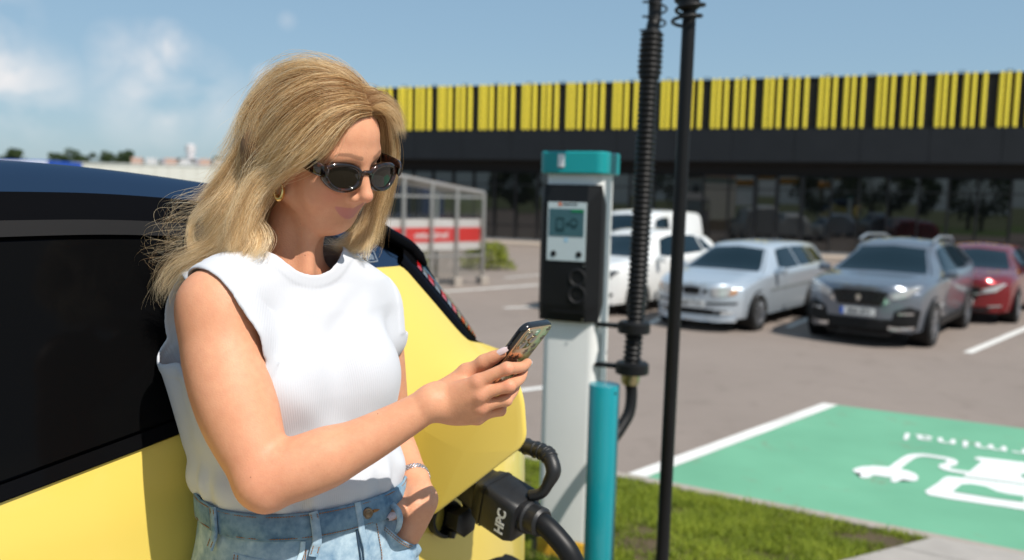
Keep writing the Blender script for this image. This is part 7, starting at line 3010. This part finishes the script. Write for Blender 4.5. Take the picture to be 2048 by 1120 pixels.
# locks falling in front of neck and shoulder
D = [guide(g) for g in (
    [(545, 350, 1.372), (508, 380, 1.372), (512, 425, 1.364), (534, 466, 1.345), (538, 494, 1.330), (526, 516, 1.318), (500, 520, 1.312)],
    [(540, 354, 1.372), (500, 392, 1.37), (500, 440, 1.358), (508, 480, 1.340), (508, 508, 1.322), (500, 524, 1.315)],
    [(536, 356, 1.365), (500, 410, 1.365), (488, 455, 1.355), (484, 490, 1.335), (478, 512, 1.32), (470, 522, 1.315)],
)]
family(D, 22, 30, .10, .0024, .007, .10, .8, (.1, 1.))
D2 = [guide(g) for g in (
    [(556, 360, 1.41), (545, 400, 1.41), (538, 440, 1.41), (535, 480, 1.395), (528, 510, 1.37)],
    [(540, 350, 1.42), (520, 400, 1.42), (500, 450, 1.42), (485, 500, 1.41), (470, 520, 1.40)],
    [(500, 330, 1.45), (480, 390, 1.45), (460, 450, 1.45), (440, 500, 1.44), (430, 525, 1.43)],
)]
family(D2, 60, 40, .15, .004, .006, .05, .8, (.0, .35))
# the far side, seen past her face
E_ = [guide(g) for g in (
    [(744, 226, 1.356), (772, 222, 1.376), (779, 246, 1.404), (784, 284, 1.429), (781, 325, 1.444), (770, 372, 1.459), (756, 416, 1.469), (744, 456, 1.474), (739, 488, 1.474), (729, 504, 1.464), (699, 510, 1.454)],
    [(743, 227, 1.356), (766, 230, 1.382), (770, 258, 1.409), (773, 300, 1.434), (769, 345, 1.454), (757, 390, 1.469), (742, 432, 1.479), (731, 470, 1.479), (709, 494, 1.469), (690, 500, 1.459), (664, 492, 1.454)],
    [(742, 228, 1.360), (755, 238, 1.389), (763, 266, 1.419), (763, 310, 1.449), (756, 355, 1.469), (743, 400, 1.484), (727, 440, 1.489), (705, 470, 1.484), (679, 484, 1.474), (662, 482, 1.464), (642, 468, 1.459)],
)]
family(E_, 56, 40, .10, .0026, .008, .10, .74, (.1, 1.))
E2 = [g + np.array([.012, .025, 0]) * np.linspace(0, 1, 26)[:, None] for g in E_]
family(E2, 24, 30, .15, .004, .006, .06, .7, (.0, .6))
# the back of the head
zb0 = H(0, -.03, .125)
Bk = []
for az in np.linspace(radians(95), radians(265), 7):
    q = []
    for k, (rr_, uu) in enumerate(((.02, .128), (.070, .105), (.104, .055), (.112, .0), (.110, -.05), (.110, -.10), (.120, -.15))):
        q.append(H(sin(az) * rr_ * .86, cos(az) * rr_ * 1.05 - .014, uu))
    Bk.append(spline(q, 26))
family(Bk, 90, 40, .15, .004, .008, .05, .8, (.0, .8))
# flyaways off the crown
Fw = [guide(g, .03) for g in (
    [(720, 190), (680, 150), (620, 124), (570, 126), (530, 150), (505, 190), (490, 230)],
    [(740, 200), (700, 150), (650, 124), (600, 118), (550, 140), (500, 200), (470, 262)],
    [(760, 220), (740, 180), (690, 140), (640, 122), (585, 128), (540, 160), (480, 240)],
)]
family(Fw, 70, 2, .5, .004, .007, .8, .45)

total = sum(len(p) for p, _ in STR)
hc = bpy.data.hair_curves.new('hair')
hc.add_curves([len(p) for p, _ in STR])
allp = np.concatenate([p for p, _ in STR]).astype(np.float32)
hc.attributes['position'].data.foreach_set('vector', allp.ravel())
ra_ = hc.attributes.get('radius') or hc.attributes.new('radius', 'FLOAT', 'POINT')
rad = np.concatenate([np.interp(np.linspace(0, 1, len(p)), [0, .1, .7, 1], [.00012, .00017, .00015, .00004]) for p, _ in STR]).astype(np.float32)
ra_.data.foreach_set('value', rad)
ta = hc.attributes.new('tone', 'FLOAT', 'CURVE')
ta.data.foreach_set('value', np.array([t_ for _, t_ in STR], np.float32))
hair_o = bpy.data.objects.new('hair', hc)
COL.objects.link(hair_o)
own(hair_o)
hm_ = bpy.data.materials.new('blonde_hair')
hm_.use_nodes = True
t = NT(hm_)
hb_ = t.n('ShaderNodeBsdfHairPrincipled')
hb_.parametrization = 'MELANIN'
hb_.inputs['Roughness'].default_value = .30
hb_.inputs['Radial Roughness'].default_value = .45
hb_.inputs['Melanin Redness'].default_value = .62
hb_.inputs['Random Roughness'].default_value = .0
hi = t.n('ShaderNodeHairInfo')
ta_ = t.n('ShaderNodeAttribute', attribute_name='tone')
# pigment: light ends, darker lowlights, brown roots
pm = t.n('ShaderNodeMapRange'); pm.inputs['To Min'].default_value = .20; pm.inputs['To Max'].default_value = .018
t.l(ta_.outputs['Fac'], pm.inputs['Value'])
rt_ = t.n('ShaderNodeMapRange')
rt_.inputs['From Min'].default_value = .03; rt_.inputs['From Max'].default_value = .46
rt_.inputs['To Min'].default_value = .20; rt_.inputs['To Max'].default_value = .0
t.l(hi.outputs['Intercept'], rt_.inputs['Value'])
ad_ = t.n('ShaderNodeMath', operation='ADD')
t.l(pm.outputs['Result'], ad_.inputs[0]); t.l(rt_.outputs['Result'], ad_.inputs[1])
t.l(ad_.outputs[0], hb_.inputs['Melanin'])
hb_.inputs['Tint'].default_value = (1.0, .84, .64, 1)
# part of the light scatters right through the dry, bleached strands
df_ = t.n('ShaderNodeBsdfDiffuse')
dc_ = t.n('ShaderNodeValToRGB')
dc_.color_ramp.elements[0].position = 0.; dc_.color_ramp.elements[0].color = (.300, .150, .065, 1)
dc_.color_ramp.elements[1].position = 1.; dc_.color_ramp.elements[1].color = (1.0, .830, .560, 1)
e = dc_.color_ramp.elements.new(.5); e.color = (.860, .620, .340, 1)
sb_ = t.n('ShaderNodeMath', operation='MULTIPLY_ADD')
sb_.inputs[1].default_value = -2.6
t.l(rt_.outputs['Result'], sb_.inputs[0]); t.l(ta_.outputs['Fac'], sb_.inputs[2])
t.l(sb_.outputs[0], dc_.inputs[0]); t.l(dc_.outputs[0], df_.inputs['Color'])
mx_ = t.n('ShaderNodeMixShader'); mx_.inputs[0].default_value = .55
t.l(hb_.outputs[0], mx_.inputs[1]); t.l(df_.outputs[0], mx_.inputs[2])
t.l(mx_.outputs[0], t.out.inputs[0])
hc.materials.append(hm_)
print('hair', len(STR), total)

# the mass of hair under the loose strands
und = HeadField()
und.hell((0, -.018, .043), (.0740, .0970, .0800), .02)
und.hell((0, -.052, -.030), (.062, .042, .070), .03)
und.limb([H(-.055, -.055, .0), P(520, 410, 1.43), P(500, 470, 1.43), P(478, 510, 1.42)], [.045, .036, .028, .012], .03)
und.limb([H(.06, -.02, .02), H(.072, -.03, -.05), H(.075, -.035, -.12)], [.03, .03, .02], .03)
und.hell((0, .110, -.015), (.085, .088, .100), .02, 's')          # the face stays free
und.hell((-.085, .055, -.06), (.045, .06, .075), .02, 's')
und.hell((0, .05, -.10), (.07, .08, .06), .03, 's')
Vu, Fu = und.mesh((-.60, 1.25, 1.95), (-.05, 1.70, 2.45), .004)
ub = mat('hair_underlayer', (.22, .115, .050), .7, var=.3, vscale=60)
own(quads('hair_underlayer', Vu, Fu, ub))
